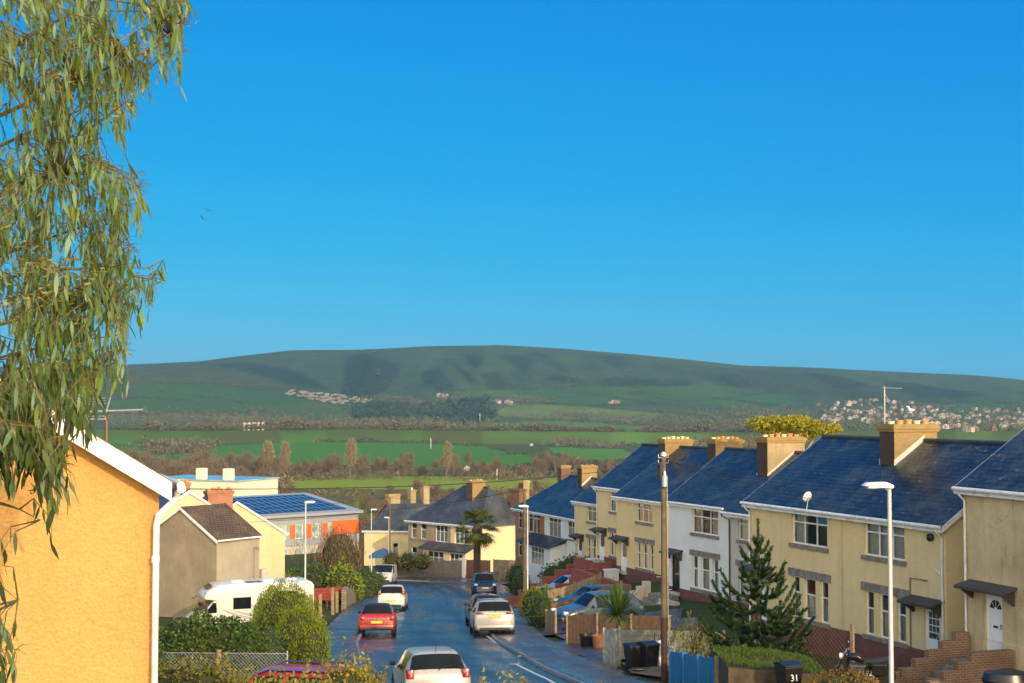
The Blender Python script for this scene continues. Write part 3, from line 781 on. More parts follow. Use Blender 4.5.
house('semi_detached_house', 'small yellow house lowest of the yellow row, beside the white and red brick pair', tuple(pS), A2, 6.2, -12.65, 5.0, wall=W_YEL, plinth=BRICK, ph=.35, roof=SLATE,
      windows=[up(2.1, 4.3, 3.4, 4.75), lo(2.1, 4.3, .5, 2.1)], dr=(.35, 1.2, 2.0, UPVC, 'glass'), hood=(0, 1.6, 2.15), group=GRP, down=[(.1, WOODW)])
# red brick and white pair with a lean-to porch
pR = np.array([.3, 136.]); aR = 22.2; pR2 = pR + d2(aR) * 7.0
BW = dict(t=.66, c='none')
GREENF = plain('green_glass_frame', (.7, .74, .66), .4, .1)
rr = house('hipped_house', 'red brick house with blue hipped roof at the foot of the street', tuple(pR), aR, 7.0, -15.0, 5.1, depth=7.8, rise=3.0, wall=BRICK_O, roof=SLATE, hipL=4.2, vR=False,
      windows=[dict(l=[(.7, 1.6)], z=(3.1, 4.7), s=.05, c='none'), dict(l=[(3.2, 5.9)], z=(2.95, 4.85), m=2, t=.7, s=.05, c='none'), dict(l=[(.7, 1.6)], z=(.5, 2.2), s=.05, c='none')], group=GRP,
      chims=[(1.1, 4.6, .9, .95, 5.2, 8.9, BRICK_D, 0, dict(cap=BRICK_Y))])
r2 = house('hipped_house', 'white painted house joined to the red brick one, green lit windows and lean-to porch', tuple(pR2), aR, 7.0, -15.0, 5.1, depth=7.8, rise=3.0, wall=W_WHITE, roof=SLATE, vL=False,
      windows=[dict(l=[(.9, 3.6)], z=(2.95, 4.85), m=2, t=.7, s=.05, c='half'), dict(l=[(5.0, 6.6)], z=(3.1, 4.8), m=1, s=.05, c='half')], group=GRP,
      chims=[(1.2, 3.7, 1.0, 1.5, 6.5, 9.2, BRICK_Y, 3, dict(ph=.1, slope=(3.9, 8.1, 3. / 3.9)))])
pm = MB(); pm.slab([[(-2.6, -1.75, 2.3), (4.9, -1.75, 2.3), (4.9, 0, 3.0), (-2.6, 0, 3.0)]], .1)
pm.build('porch_roof', SLATE, r2)
pw = MB(); facade(pw, -1.0, 4.6, -2.4, 2.4, -1.5, [(.3, 3.3, .5, 2.1)], .1); pw.quad((4.6, -1.5, -2.4), (4.6, 0, -2.4), (4.6, 0, 2.6), (4.6, -1.5, 2.3)); pw.quad((-1.0, 0, -2.4), (-1.0, -1.5, -2.4), (-1.0, -1.5, 2.3), (-1.0, 0, 2.9))
pw.mi = 1; pw.quad((.3, -1.0, .5), (3.3, -1.0, .5), (3.3, -1.0, 2.1), (.3, -1.0, 2.1)); pw.build('porch_wall', [W_WHITE, WARMIN], r2)
window(r2, [(.3, 3.3)], .5, 2.1, -1.42, 3, .7, 'half')
# house across the end of the street: two halves of different render
KX = 1.115
pX = np.array([-11.0, 151.4]); e = np.array([-3.45, 144.0]) - pX; LX = float(np.linalg.norm(e)); aX = math.degrees(math.atan2(e[0], -e[1])); dX = e / LX
wx = lambda a, b, z0, z1, m=1: dict(l=[(a, b)], z=(z0, z1), m=m, t=.62, c='half', s=.05)
x1 = house('hipped_house', 'grey pebbledash house with dark hipped roof facing up the street', tuple(pX), aX, 6.6, -17.45, 5.15, depth=8.2, rise=3.4, wall=W_GREY, roof=SLATE_D, hipL=4.4, vR=False,
      windows=[wx(.5, 1.35, 3.1, 4.75), wx(2.0, 2.85, 3.1, 4.75), wx(4.3, 6.1, 3.0, 4.75, 2), wx(.5, 1.35, .5, 2.2)], group='houses at the foot of the street')
x2 = house('hipped_house', 'cream rendered house behind the palm tree with dark roof and a broad side wall', tuple(pX + dX * 6.6), aX, LX - 6.6 + .3, -17.45, 5.15, depth=8.2, rise=3.4, wall=W_CREAM, roof=SLATE_D, vL=False, hipR=3.2,
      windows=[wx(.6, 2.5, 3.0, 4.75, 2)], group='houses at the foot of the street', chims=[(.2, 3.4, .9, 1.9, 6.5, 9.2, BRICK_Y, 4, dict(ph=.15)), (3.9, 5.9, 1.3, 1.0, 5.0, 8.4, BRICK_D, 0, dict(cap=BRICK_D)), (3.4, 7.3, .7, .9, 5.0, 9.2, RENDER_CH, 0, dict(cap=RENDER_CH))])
pm = MB(); pm.slab([[(-3.4, -1.5, 2.4), (3.9, -1.5, 2.4), (3.9, 0, 3.0), (-3.4, 0, 3.0)]], .1); pm.build('porch_roof', SLATE_D, x2)
pw = MB(); facade(pw, -2.9, 3.4, -1.5, 2.4, -1.2, [(-2.2, .2, .35, 2.15), (1.1, 3.0, .35, 2.15)], .1)
for X in (-2.9, 3.4): pw.quad((X, -1.2, -1.5), (X, 0, -1.5), (X, 0, 2.8), (X, -1.2, 2.35))
pw.mi = 1
for a, b in ((-2.2, .2), (1.1, 3.0)): pw.quad((a, -.8, .35), (b, -.8, .35), (b, -.8, 2.15), (a, -.8, 2.15))
pw.build('porch_wall', [W_CREAM, WARMIN], x2)
window(x2, [(-2.2, .2)], .35, 2.15, -1.12, 2, .66, 'half'); window(x2, [(1.1, 3.0)], .35, 2.15, -1.12, 2, .66, 'half')
for o in (x1, x2): o.location = o.location * KX; o.scale = (KX,) * 3
# cream house to the left of it and the gabled one behind
pY = np.array([xat(365, 178), 178.])
house('hipped_house', 'plain cream house with dark hipped roof behind the white van', tuple(pY), 84, 5.8, -20.2, 4.4, depth=7.5, rise=2.8, wall=W_YEL, roof=SLATE_D, hipL=2.8, hipR=1.4, windows=[wx(3.6, 4.3, 1.3, 2.7, 0)], group='houses at the foot of the street')
pZ = np.array([xat(400, 198), 198.])
zz = house('gabled_house', 'brown gabled house with red verge and several chimneys behind the grey pebbledash house', tuple(pZ), 128, 7.6, -21., 4.4, depth=6.5, rise=2.6, wall=BRICK_D, roof=SLATE_D, verge=BRICK_O, group='houses at the foot of the street',
      chims=[(1.0, 3.2, 1.9, .8, 6, 8.0, RENDER_CH, 0, dict(cap=RENDER_CH)), (4.2, 3.2, .9, .8, 6, 8.5, RENDER_CH, 1, dict(cap=RENDER_CH)), (6.3, 3.0, 1.0, .9, 5, 9.1, RENDER_CH, 0, dict(cap=RENDER_CH))])

# ------------------------------------------------------------------ left side
# big ochre gable in the foreground
pL = np.array([-3.72, 15.05])
yh = thing('gable_house', 'large ochre pebbledash house gable with wide white bargeboard, behind the eucalyptus', 'house', (pL[0], pL[1], 0), R(21))
hw, ez, rz0 = 3.9, -.90, 1.55
m = MB()
def gw(mb, x0, x1, y0, y1, zb, ze, za):
    xm = (x0 + x1) / 2
    mb.poly([(x0, y0, zb), (x1, y0, zb), (x1, y0, ze), (xm, y0, za), (x0, y0, ze)])
    mb.poly([(x1, y1, zb), (x0, y1, zb), (x0, y1, ze), (xm, y1, za), (x1, y1, ze)])
    mb.quad((x1, y0, zb), (x1, y1, zb), (x1, y1, ze), (x1, y0, ze)); mb.quad((x0, y1, zb), (x0, y0, zb), (x0, y0, ze), (x0, y1, ze))
gw(m, -2 * hw, 0, 0, 8.5, -8, ez, rz0); m.build('wall', W_OCHRE, yh)
sl = (rz0 - ez) / hw; o_ = .13
zt = lambda x: rz0 + .14 - sl * abs(x + hw)
ro = MB().slab([[(-hw, -.2, zt(-hw)), (o_, -.2, zt(o_)), (o_, 8.7, zt(o_)), (-hw, 8.7, zt(-hw))][::-1][::-1], [(-2 * hw - o_, -.2, zt(o_)), (-hw, -.2, zt(-hw)), (-hw, 8.7, zt(-hw)), (-2 * hw - o_, 8.7, zt(o_))]], .1).build('roof', TILE_B, yh)
b = MB()
prf = [(-hw, zt(-hw) - .012), (o_ - .03, zt(o_ - .03) - .012), (o_ - .03, zt(o_ - .03) - .21), (.0, zt(0) - .21), (-hw, zt(-hw) - .21)]
Mx = Matrix(((0, 1, 0, 0), (1, 0, 0, 0), (0, 0, 1, 0), (0, 0, 0, 1)))
b.prism(prf, -.23, -.2, Mx)
b.prism([(-2 * hw - x if False else -2 * hw - x, z) for x, z in prf], -.23, -.2, Mx); b.build('bargeboard', WOODW, ro)
g = MB(); g.tube([(o_ + .06, -.25, zt(o_) - .03), (o_ + .06, 8.6, zt(o_) - .03)], .042, 10)
g.lathe([(.015, -.01), (.035, 0), (.045, .02), (.045, .05), (.015, .055)], 12, Matrix.Translation((o_ + .06, -.27, zt(o_) - .06)) @ Matrix.Rotation(R(90), 4, 'X'))
g.build('gutter', WOODW, yh, smooth=True)
d = MB(); d.tube([(o_ + .05, -.12, zt(o_) - .08), (o_ + .04, -.12, zt(o_) - .16), (-.02, -.12, zt(o_) - .34), (-.04, -.12, zt(o_) - .45), (-.05, -.12, -8)], .034, 10)
for z_ in (-1.6, -3.0): d.tube([(-.045, -.12, z_), (-.045, -.12, z_ - .07)], .042, 10)
d.build('downpipe', WOODW, yh, smooth=True)
gx = MB(); gx.box(-1.4, .135, 3.2, 8.4, -8, -1.34); eo = gx.build('extension', W_OCHRE, yh)
MB().tube([(.2, 3.1, -1.32), (.2, 8.4, -1.32)], .05, 8).build('extension_gutter', WOODW, eo, smooth=True)
MB().tube([(.2, 3.2, -1.36), (.15, 3.14, -1.5), (.15, 3.14, -8)], .035, 8).build('extension_downpipe', WOODW, eo, smooth=True)
# television aerial on a pole behind the ochre roof
ae = thing('television_aerial', 'metal television aerial with long boom and reflector behind the ochre gable', 'aerial', (xat(107, 22), 22, 0))
MB().tube([(0, 0, -3.2), (0, 0, -.27)], .03, 6).build('mast', PIPE_D, ae)
q = MB(); q.tube([(-.3, 0, -.15), (.56, 0, -.12)], .014, 5)
for k in range(11): q.tube([(-.05 + .055 * k, -.16, -.15 + .002 * k), (-.05 + .055 * k, .16, -.15 + .002 * k)], .006, 4)
for z_ in (.04, 0, -.04, -.22, -.26): q.tube([(-.34, 0, z_), (-.02, 0, z_ + (.02 if z_ > -.1 else -.0))], .007, 4)
q.tube([(-.33, 0, -.15), (-.33, 0, -.27), (0, 0, -.27)], .012, 4); q.tube([(-.02, 0, -.27), (0, 0, -.12), (.06, 0, .08)], .012, 4); q.build('antenna', METAL, ae)

def gable_house(name, label, corner, ang, hw, length, ez, az, gz_, wall, roof, group, side=None, chims=(), base=-16., verge=WOODW, door_=None):
    """corner: eave end of the gable nearest the street; ang: direction along the gable, to the left; ridge runs away"""
    root = thing(name, label, 'house', (corner[0], corner[1], 0), R(ang), group)
    m = MB(); gw(m, -2 * hw, 0, 0, length, base, ez, az); m.build('wall', wall, root)
    s_ = (az - ez) / hw; o_ = .22; zt = lambda x: az + .12 - s_ * abs(x + hw)
    ro = MB().slab([[(-hw, -.12, zt(-hw)), (o_, -.12, zt(o_)), (o_, length + .12, zt(o_)), (-hw, length + .12, zt(-hw))],
                    [(-2 * hw - o_, -.12, zt(o_)), (-hw, -.12, zt(-hw)), (-hw, length + .12, zt(-hw)), (-2 * hw - o_, length + .12, zt(o_))]], .09).build('roof', roof, root)
    for y_ in (-.14, length + .125):
        b = MB()
        P = [(-2 * hw - o_, zt(o_) - .01), (-hw, zt(-hw) - .01), (o_, zt(o_) - .01), (o_, zt(o_) - .2), (-hw, zt(-hw) - .2), (-2 * hw - o_, zt(o_) - .2)]
        b.prism(P, y_ - .02, y_ + .02, Mx); b.build('bargeboard', verge, ro)
    g = MB(); g.tube([(o_ + .05, -.1, zt(o_) - .03), (o_ + .05, length, zt(o_) - .03)], .06, 8); g.build('gutter', WOODW, root)
    for c in chims: chimney(root, *c[:-1], **c[-1])
    return root
LG = 'gabled houses below the road'
# brown pebbledash gable with a short side wall: the wing turned towards the street
c2 = np.array([xat(218, 90), 90.])
l2 = gable_house('gable_house', 'brown pebbledash gable with white verge, brown tiled roof and grey side wall, beside the motorhome', c2, -36, 3.3, 3.7, -8.7, -6.85, 0, W_GREY, TILE_B, LG)
MB().box(.0, .03, .02, 3.68, -16, -8.6).build('side_wall', W_LGREY, l2)
c3 = np.array([xat(258, 101), 101.])
l3 = gable_house('gable_house', 'cream gable peeping above the brown tiled roof, brick chimney behind', c3, 28, 4.9, 9, -9.3, -6.2, 0, W_CREAM, SLATE_D, LG, chims=[(-2.3, 1.6, 1.8, .9, -10, -6.3, BRICK_O, 5, dict(cap=BRICK_O, ph=.25))])
c4_ = np.array([xat(286, 112), 112.])
l4 = gable_house('gable_house', 'tall pale cream gable wall in full sun beyond the motorhome', c4_, 26, 3.85, 9, -10.25, -7.75, 0, W_CREAM, SLATE_D, LG, chims=[])
MB().box(-2.1, -1.55, -.9, -.0, -15, -12.9).build('porch', LEAD, l4)
c5 = np.array([xat(196, 118), 118.])
l5 = gable_house('gable_house', 'dark roofed house with orange chimney pots behind the brown pebbledash gable', c5, 28, 3.9, 8, -10.4, -8.0, 0, W_CREAM, SLATE_D, LG, chims=[(-1.2, 1.2, 2.0, .9, -10, -6.7, BRICK_O, 6, dict(cap=BRICK_O, ph=.3))])
# school: cladding, solar roof
CLAD = plain('grey_cladding', (.27, .30, .33), .5, .06, 2)
ORNG = plain('orange_panel', (.75, .13, .02), .5, .12, 3)
CLADB = plain('buff_block', (.5, .42, .33), .8, .12, 4)
CLADC = plain('cream_cladding', (.66, .63, .47), .6, .06, 2)
PVM = NT('solar_cells'); uv = PVM.coord('UV')
k = PVM.n('TexBrick', {'Vector': uv, 'Color1': c4((.007, .012, .03)), 'Color2': c4((.012, .02, .045)), 'Mortar': c4((.2, .24, .28)), 'Scale': 1., 'Brick Width': 1.1, 'Row Height': 2.4, 'Mortar Size': .07}, offset=0.)
PVM.bsdf(Base_Color=k.outputs[0], Roughness=.22, Specular_IOR_Level=.6); PV = PVM.m
sp0, sp1 = np.array([-40., 194.5]), np.array([-22.6, 210.])
ev = sp1 - sp0; SLn = float(np.linalg.norm(ev)); sa = math.atan2(ev[1], ev[0])
sch = thing('school_building', 'grey clad school building with solar panel roof and orange panels', 'school', (sp0[0], sp0[1], -15.9), sa)
ops = []
nx = 7
for i in range(nx):
    xa = 4.2 + i * 2.75
    ops += [(xa, xa + 1.25, -3.5, -1.5), (xa - .2, xa + 1.5, -7.0, -4.9)]
ops = [o for o in ops if o[1] < SLn - .6]
m = MB(); facade(m, 0, SLn, -10, 0, 0, ops, .15)
m.quad((SLn, 0, -10), (SLn, 11, -10), (SLn, 11, 0), (SLn, 0, 0)); m.quad((0, 11, -10), (0, 0, -10), (0, 0, 0), (0, 11, 0)); m.quad((SLn, 11, -10), (0, 11, -10), (0, 11, 0), (SLn, 11, 0))
m.build('wall', CLAD, sch)
bb = MB(); facade(bb, 0, SLn, -9.9, -4.6, -.04, [o for o in ops if o[3] < -4], .2); bb.build('lower_wall', CLADB, sch)
ro = MB().slab([[(-.4, -.7, 0), (SLn + .4, -.7, 0), (SLn - 1.0, 12.2, 2.05), (-.4, 12.2, 2.05)]], .35).build('roof', CLAD, sch)
f = MB().quad((1, .55, .28), (SLn - 1.6, .55, .28), (SLn - 2.3, 10.9, 1.93), (1, 10.9, 1.93)); f.build('solar_array', PV, ro)
for o in ops:
    w = MB(); w.box(o[0], o[1], .1, .16, o[2], o[2] + .08); w.box(o[0], o[1], .1, .16, o[3] - .08, o[3]); w.box(o[0], o[0] + .08, .1, .16, o[2], o[3]); w.box(o[1] - .08, o[1], .1, .16, o[2], o[3])
    wo = w.build('window', UPVC, sch); MB().quad((o[0], .14, o[2]), (o[1], .14, o[2]), (o[1], .14, o[3]), (o[0], .14, o[3])).build('pane', plain('blind_glass', (.30, .40, .36), .15, .3, 1.5), wo)
for i in range(nx):
    xa = 4.2 + i * 2.75 - .95
    if xa + .85 < SLn - 5: MB().box(xa, xa + .85, -.05, .0, -3.5, -1.5).build('orange_panel', ORNG, sch)
MB().box(SLn - 4.6, SLn + .05, -.06, -.0, -3.3, -1.3).build('orange_panel', ORNG, sch)
MB().box(SLn - .25, SLn + .06, -.1, -.0, -9, -3.4).build('corner_trim', UPVC, sch)
# flat roofed hall
hl = thing('school_hall', 'flat roofed cream metal clad hall with two roof boxes beyond the gables', 'hall', (-52.6, 275, -15.4), math.atan2(12.5, 5.3))
m = MB(); m.box(0, 13.8, 0, 22, -12, 0)
for z_ in (-1.2, -2.4, -3.6, -4.8): m.box(-.03, 13.83, -.03, 22.03, z_, z_ + .06)
m.build('wall', CLADC, hl)
ro = MB().box(-.25, 14.05, -.25, 22.25, .0, .3).build('roof', plain('wet_flat_roof', (.25, .36, .45), .12, .3, .3), hl)
for (a, b) in ((1.5, 9.5), (1.8, 3.4)): MB().box(a, a + 1.7, b, b + 1.6, .3, 2.4).build('roof_box', CLADC, ro, bevel=.05)
# ------------------------------------------------------------------ vehicles
TYRE = plain('tyre_rubber', (.014, .014, .014), .8, .2)
RIM = plain('alloy_rim', (.4, .4, .42), .35, .1, metal=.8)
TRIMB = plain('black_trim', (.015, .015, .016), .5, .2)
CARGLASS = plain('car_glass', (.008, .011, .013), .05, .3, 2, spec=.28)
LRED = plain('red_lens', (.24, .006, .006), .15, .15, 8, coat=.5)
LCLR = plain('clear_lens', (.7, .72, .74), .12, .1, 8, coat=.6)
PLY = plain('yellow_plate', (.72, .50, .05), .4, .06)
PLW = plain('white_plate', (.75, .75, .72), .4, .06)
CHROME = plain('chrome_trim', (.6, .6, .62), .15, .05, metal=1.)
SEAT = plain('dark_seat', (.03, .03, .032), .8, .2)

def car_loft(keys):
    rows = []
    for (y, z0, zb, zt, wb, wt) in keys:
        k = min(.075, max(.012, (zt - zb) * .5))
        h = [(wb * .86, z0), (wb * .96, z0 + .05), (wb * .995, z0 + .32 * (zb - z0)), (wb, z0 + .62 * (zb - z0)), (wb * .985, z0 + .86 * (zb - z0)), (wb * .955, zb),
             (wb * .955 * .5 + wt * .5 + .012, (zb + zt - k) / 2), (wt, zt - k), (wt * .93, zt - k * .38), (wt * .6, zt - k * .08), (0, zt)]
        full = [(x, z) for x, z in h] + [(-x, z) for x, z in h[-2::-1]]
        rows.append([(x, y, z) for x, z in full])
    return rows
def smooth_keys(keys, tags):
    """subdivide each interval once with a mild curve"""
    K = [np.array(k, float) for k in keys]; out = [K[0]]; tg = []
    for i in range(len(K) - 1):
        p0, p1, p2, p3 = K[max(i - 1, 0)], K[i], K[i + 1], K[min(i + 2, len(K) - 1)]
        mid = (p1 + p2) / 2 + (p1 + p2 - p0 - p3) / 2 * .10
        if abs(p2[0] - p1[0]) < .12: mid = (p1 + p2) / 2
        out += [mid, p2]; tg += [tags[i], tags[i]]
    return [tuple(k) for k in out], tg
def make_car(name, label, cat, keys, tags, mat, wheel=(1.28, -1.3, .31), tw=None, rear=None, front=None, roofmat=None, rails=False, group='cars parked along the street', glass=CARGLASS, aerial=True):
    root = thing(name, label, cat, group=group)
    ks, tg = smooth_keys(keys, tags)
    rows = car_loft(ks); n = len(rows[0]); N = len(rows)
    B = MB(); parts = {}
    vs = [p for r_ in rows for p in r_]
    def sub(k): return parts.setdefault(k, [])
    body = []
    for i in range(N - 1):
        for j in range(n - 1):
            f = (i * n + j, i * n + j + 1, (i + 1) * n + j + 1, (i + 1) * n + j)
            jj = min(j, n - 2 - j); t = tg[i]
            if t == 'side' and jj in (5, 6):
                sub('side_window|%d%d' % (j < n // 2, sum(1 for q in range(1, i + 1) if tg[q] == 'side' and tg[q - 1] != 'side'))).append((f, True))
            elif t in ('wind', 'rear') and jj >= 7: sub('windscreen' if t == 'wind' else 'rear_window').append((f, True))
            elif t == 'wind_side' and jj in (5, 6): sub('side_window').append((f, j < n // 2))
            elif roofmat and jj >= (5 if t in ('soft', 'rear') else 7) and t in ('side', 'roof', 'pillar', 'soft'): sub('soft_top').append((f, True))
            else: body.append(f)
    body.append(tuple(range(n))[::-1]); body.append(tuple((N - 1) * n + j for j in range(n)))
    body += [(i * n, (i + 1) * n, (i + 1) * n + n - 1, i * n + n - 1) for i in range(N - 1)]
    fl = lambda f: f[::-1]
    B.add(vs, [fl(f) for f in body]); bo = B.build('body', mat, root, smooth=True, angle=42)
    for k, fs in parts.items():
        q = MB()
        for f, _ in fs: q.add([vs[i] for i in fl(f)], [(0, 1, 2, 3)])
        me = q.build(k.split('|')[0], roofmat if k == 'soft_top' else glass, root)
        bm = bmesh.new(); bm.from_mesh(me.data); bmesh.ops.remove_doubles(bm, verts=bm.verts, dist=1e-4); bm.to_mesh(me.data); bm.free(); me.data.shade_smooth()
    yf, yr, rr = wheel; W = max(k[4] for k in keys)
    for y in (yf, yr):
        for s in (-1, 1):
            M = Matrix.Translation((s * (W - .1), y, rr)) @ Matrix.Rotation(R(90) * s, 4, 'Y')
            t_ = MB(); t_.lathe([(rr * .62, -.1), (rr * .93, -.1), (rr, -.07), (rr, .07), (rr * .93, .105), (rr * .66, .105), (rr * .62, .06)], 22, M)
            w = t_.build('wheel', TYRE, root, smooth=True)
            r_ = MB(); r_.lathe([(.02, .08), (rr * .18, .085), (rr * .2, .06), (rr * .6, .085), (rr * .64, .09), (rr * .64, .02), (.02, .02)], 18, M)
            for q in range(5):
                a = 2 * math.pi * q / 5; Mr = M @ Matrix.Rotation(a, 4, 'Z'); r_.box(-.03, .03, .04, rr * .62, .06, .1, Mr)
            r_.build('rim', RIM, w, smooth=True)
            a = MB(); a.lathe([(rr * 1.14, .0), (rr * 1.14, .006), (.05, .006), (.05, 0)], 22, Matrix.Translation((s * (W - .003), y, rr + .03)) @ Matrix.Rotation(R(90) * s, 4, 'Y')); a.build('wheel_arch', TRIMB, root)
    zb = [k for k in keys]
    L0, L1 = keys[0][0], keys[-1][0]
    if rear:
        z, w, h = rear['lamp']; x = rear['lx']; yy = rear.get('ly', L0)
        for s in (-1, 1):
            q = MB(); q.box(min(s * x, s * (x + w)), max(s * x, s * (x + w)), yy - .035, yy + .3, z, z + h); q.build('tail_light', LRED, root, bevel=.03, smooth=True)
            if rear.get('rev'):
                q = MB(); q.box(min(s * x, s * (x + w * .8)) , max(s * x, s * (x + w * .8)), yy - .042, yy + .05, z + .03, z + .1); q.build('reversing_light', LCLR, root, bevel=.01)
        zp = rear['plate']
        MB().box(-.26, .26, L0 - .045, L0 - .02, zp, zp + .115).build('number_plate', PLY, root, bevel=.004)
        q = MB(); wb = keys[0][4]
        q.add([], []); q.box(-wb * 1.0, wb * 1.0, L0 - .06, L0 + .25, keys[0][1] - .02, keys[0][1] + .17); q.build('rear_bumper', rear.get('bm', mat), root, bevel=.05, smooth=True)
        q = MB(); q.box(-wb * .8, wb * .8, L0 - .075, L0 + .1, keys[0][1] - .06, keys[0][1] + .05); q.build('lower_trim', TRIMB, root, bevel=.02)
        if rear.get('strip'): MB().box(-x, x, L0 - .04, L0 - .015, rear['strip'], rear['strip'] + .04).build('tailgate_strip', CHROME, root)
        if rear.get('wiper', True):
            MB().tube([(0, rear.get('wy', L0 + .02), rear['wz']), (.2, rear.get('wy', L0 + .02) + .03, rear['wz'] + .1), (.36, rear.get('wy', L0 + .02) + .03, rear['wz'] + .1)], .012, 4).build('wiper', TRIMB, root)
    if front:
        z, w, h = front['lamp']; x = front['lx']
        for s in (-1, 1):
            q = MB(); q.box(min(s * x, s * (x + w)), max(s * x, s * (x + w)), L1 - .22, L1 + .01, z, z + h); q.build('headlight', LCLR, root, bevel=.04, smooth=True)
        MB().box(-front['gw'], front['gw'], L1 - .1, L1 + .02, front['gz'], front['gz'] + front['gh']).build('grille', TRIMB, root, bevel=.02)
        MB().box(-.26, .26, L1 + .02, L1 + .04, front['plate'], front['plate'] + .115).build('number_plate', PLW, root)
        wb = keys[-1][4]
        MB().box(-wb * .98, wb * .98, L1 - .25, L1 + .05, keys[-1][1] - .04, keys[-1][1] + .2).build('front_bumper', front.get('bm', mat), root, bevel=.05, smooth=True)
    # mirrors
    ym, zm, wm = tw or (.75, .98, W)
    for s in (-1, 1):
        q = MB(); q.box(min(s * (wm - .03), s * (wm + .13)), max(s * (wm - .03), s * (wm + .13)), ym - .04, ym + .05, zm - .05, zm + .07); q.build('wing_mirror', TRIMB, root, bevel=.03, smooth=True)
    ztop = max(k[3] for k in keys)
    if rails:
        for s in (-1, 1):
            yk = [k for k in keys if k[3] > ztop - .12]
            MB().tube([(s * yk[0][5] * .93, yk[0][0] + .1, ztop - .05), (s * yk[0][5] * .93, yk[0][0] + .25, ztop + .03), (s * yk[0][5] * .93, yk[-1][0] - .3, ztop + .03), (s * yk[0][5] * .93, yk[-1][0] - .1, ztop - .05)], .022, 5).build('roof_rail', CHROME, root)
    if aerial:
        yk = [k for k in keys if k[3] > ztop - .1][0]
        MB().tube([(0, yk[0] + .1, yk[3] - .02), (0, yk[0] - .02, yk[3] + .26)], .008, 4).build('roof_aerial', TRIMB, root)
    # seats seen through nothing: the glass is dark
    return root
def hatch(L=4.1, H=1.46, W=.87, zb=.92, tail=.32, hood=1.0, wr=.60, rr=.31, zl=.25):
    r0 = -L / 2; f = L / 2
    K = [(r0, .34, zb - .12, zb - .06, W * .9, W * .82), (r0 + .04, .28, zb - .06, zb + .02, W * .965, W * .86), (r0 + .10, zl, zb - .02, zb + .09, W * .99, W * .85),
         (r0 + .10 + tail, zl - .03, zb, H - .07, W, wr + .03), (r0 + .2 + tail, zl - .04, zb, H - .03, W, wr), (r0 + .34 + tail, zl - .04, zb - .005, H - .01, W, wr),
         (-.32, zl - .05, zb - .02, H, W, wr), (-.22, zl - .05, zb - .02, H, W, wr), (.45, zl - .05, zb - .04, H - .045, W, wr),
         (f - hood - .05, zl - .05, zb - .05, zb + .06, W, W * .84), (f - hood + .1, zl - .05, zb - .08, zb - .01, W, W * .82), (f - .35, zl - .02, zb - .2, zb - .12, W * .97, W * .8), (f - .08, zl, zb - .32, zb - .25, W * .86, W * .74), (f, .3, zb - .42, zb - .36, W * .74, W * .64)]
    T = ['tail', 'tail', 'rear', 'roof', 'pillar', 'side', 'pillar', 'side', 'wind', 'hood', 'hood', 'hood', 'hood']
    return K, T
def place(o, x, y, head, slope=-math.atan(.097)):
    """on the ground, heading in degrees from +Y towards +X negative; tipped with the road"""
    h = R(head); fwd = np.array([-math.sin(h), math.cos(h)])
    pitch = math.atan2(float(prof(y + fwd[1]) - prof(y - fwd[1])), 2.) if abs(fwd[1]) > .3 else 0.
    o.rotation_mode = 'XYZ'
    M = Matrix.Rotation(h, 4, 'Z') @ Matrix.Rotation(pitch, 4, 'X')
    o.rotation_euler = M.to_euler(); return o
P_SILV = paint('silver_paint', (.40, .385, .355), .2, .28); P_PALE = paint('pale_silver_paint', (.42, .41, .385), .15, .28)
P_WHITE = paint('white_car_paint', (.56, .55, .51)); P_RED = paint('red_car_paint', (.36, .008, .01), rough=.24, coat=.25)
P_NAVY = paint('navy_car_paint', (.012, .02, .045), rough=.18); P_BLUE = paint('blue_grey_car_paint', (.03, .06, .09), .2, .24, .35, .1); P_GREY = paint('graphite_car_paint', (.075, .105, .12), .2, .24, .35, .1)
def setcar(o, x, y, head, dz=.012): place(o, x, y, head); o.location = (x, y, float(prof(y)) + dz)

K, T = hatch(4.15, 1.46, .87, .94, .34)
g = make_car('parked_car', 'dirty pale silver hatchback nearest on the road, seen from behind with red tail lights', 'car', K, T, P_PALE, rear=dict(lamp=(.80, .2, .24), lx=.62, plate=.5, wz=1.0, wy=-2.0))
setcar(g, xat(430, 38.9), 38.9, 10, -.03)
K, T = hatch(4.45, 1.60, .92, 1.03, .30, 1.05, .66, .34)
g = make_car('parked_car', 'silver people carrier with roof rails parked half on the pavement', 'car', K, T, P_SILV, wheel=(1.4, -1.4, .34), rear=dict(lamp=(.98, .34, .1), lx=.5, plate=.86, wz=1.1, wy=-2.17, rev=0, strip=1.0), rails=True, tw=(.8, 1.05, .92))
setcar(g, xat(491.5, 66.8), 66.8, 5)
K, T = hatch(4.3, 1.55, .87, .96, .42, 1.1, .6)
g = make_car('parked_car', 'dark blue hatchback mostly hidden in front of the silver people carrier', 'car', K, T, P_NAVY, rear=dict(lamp=(.82, .22, .15), lx=.58, plate=.6, wz=1.0), tw=(.7, .98, .87))
setcar(g, xat(484.5, 74), 74, 6)
K, T = hatch(3.72, 1.40, .84, .90, .42, .95, .56)
T[3] = 'soft'; T[2] = 'rear'; T[5] = 'soft'
g = make_car('parked_car', 'bright red small convertible with black soft top', 'car', K, T, P_RED, wheel=(1.2, -1.2, .3), rear=dict(lamp=(.68, .18, .2), lx=.58, plate=.56, wz=.95, wiper=False, strip=.74), roofmat=TRIMB, tw=(.65, .95, .84))
setcar(g, xat(378.8, 66.6), 66.7, 3.5)
K, T = hatch(4.08, 1.55, .85, .98, .33, .95, .6)
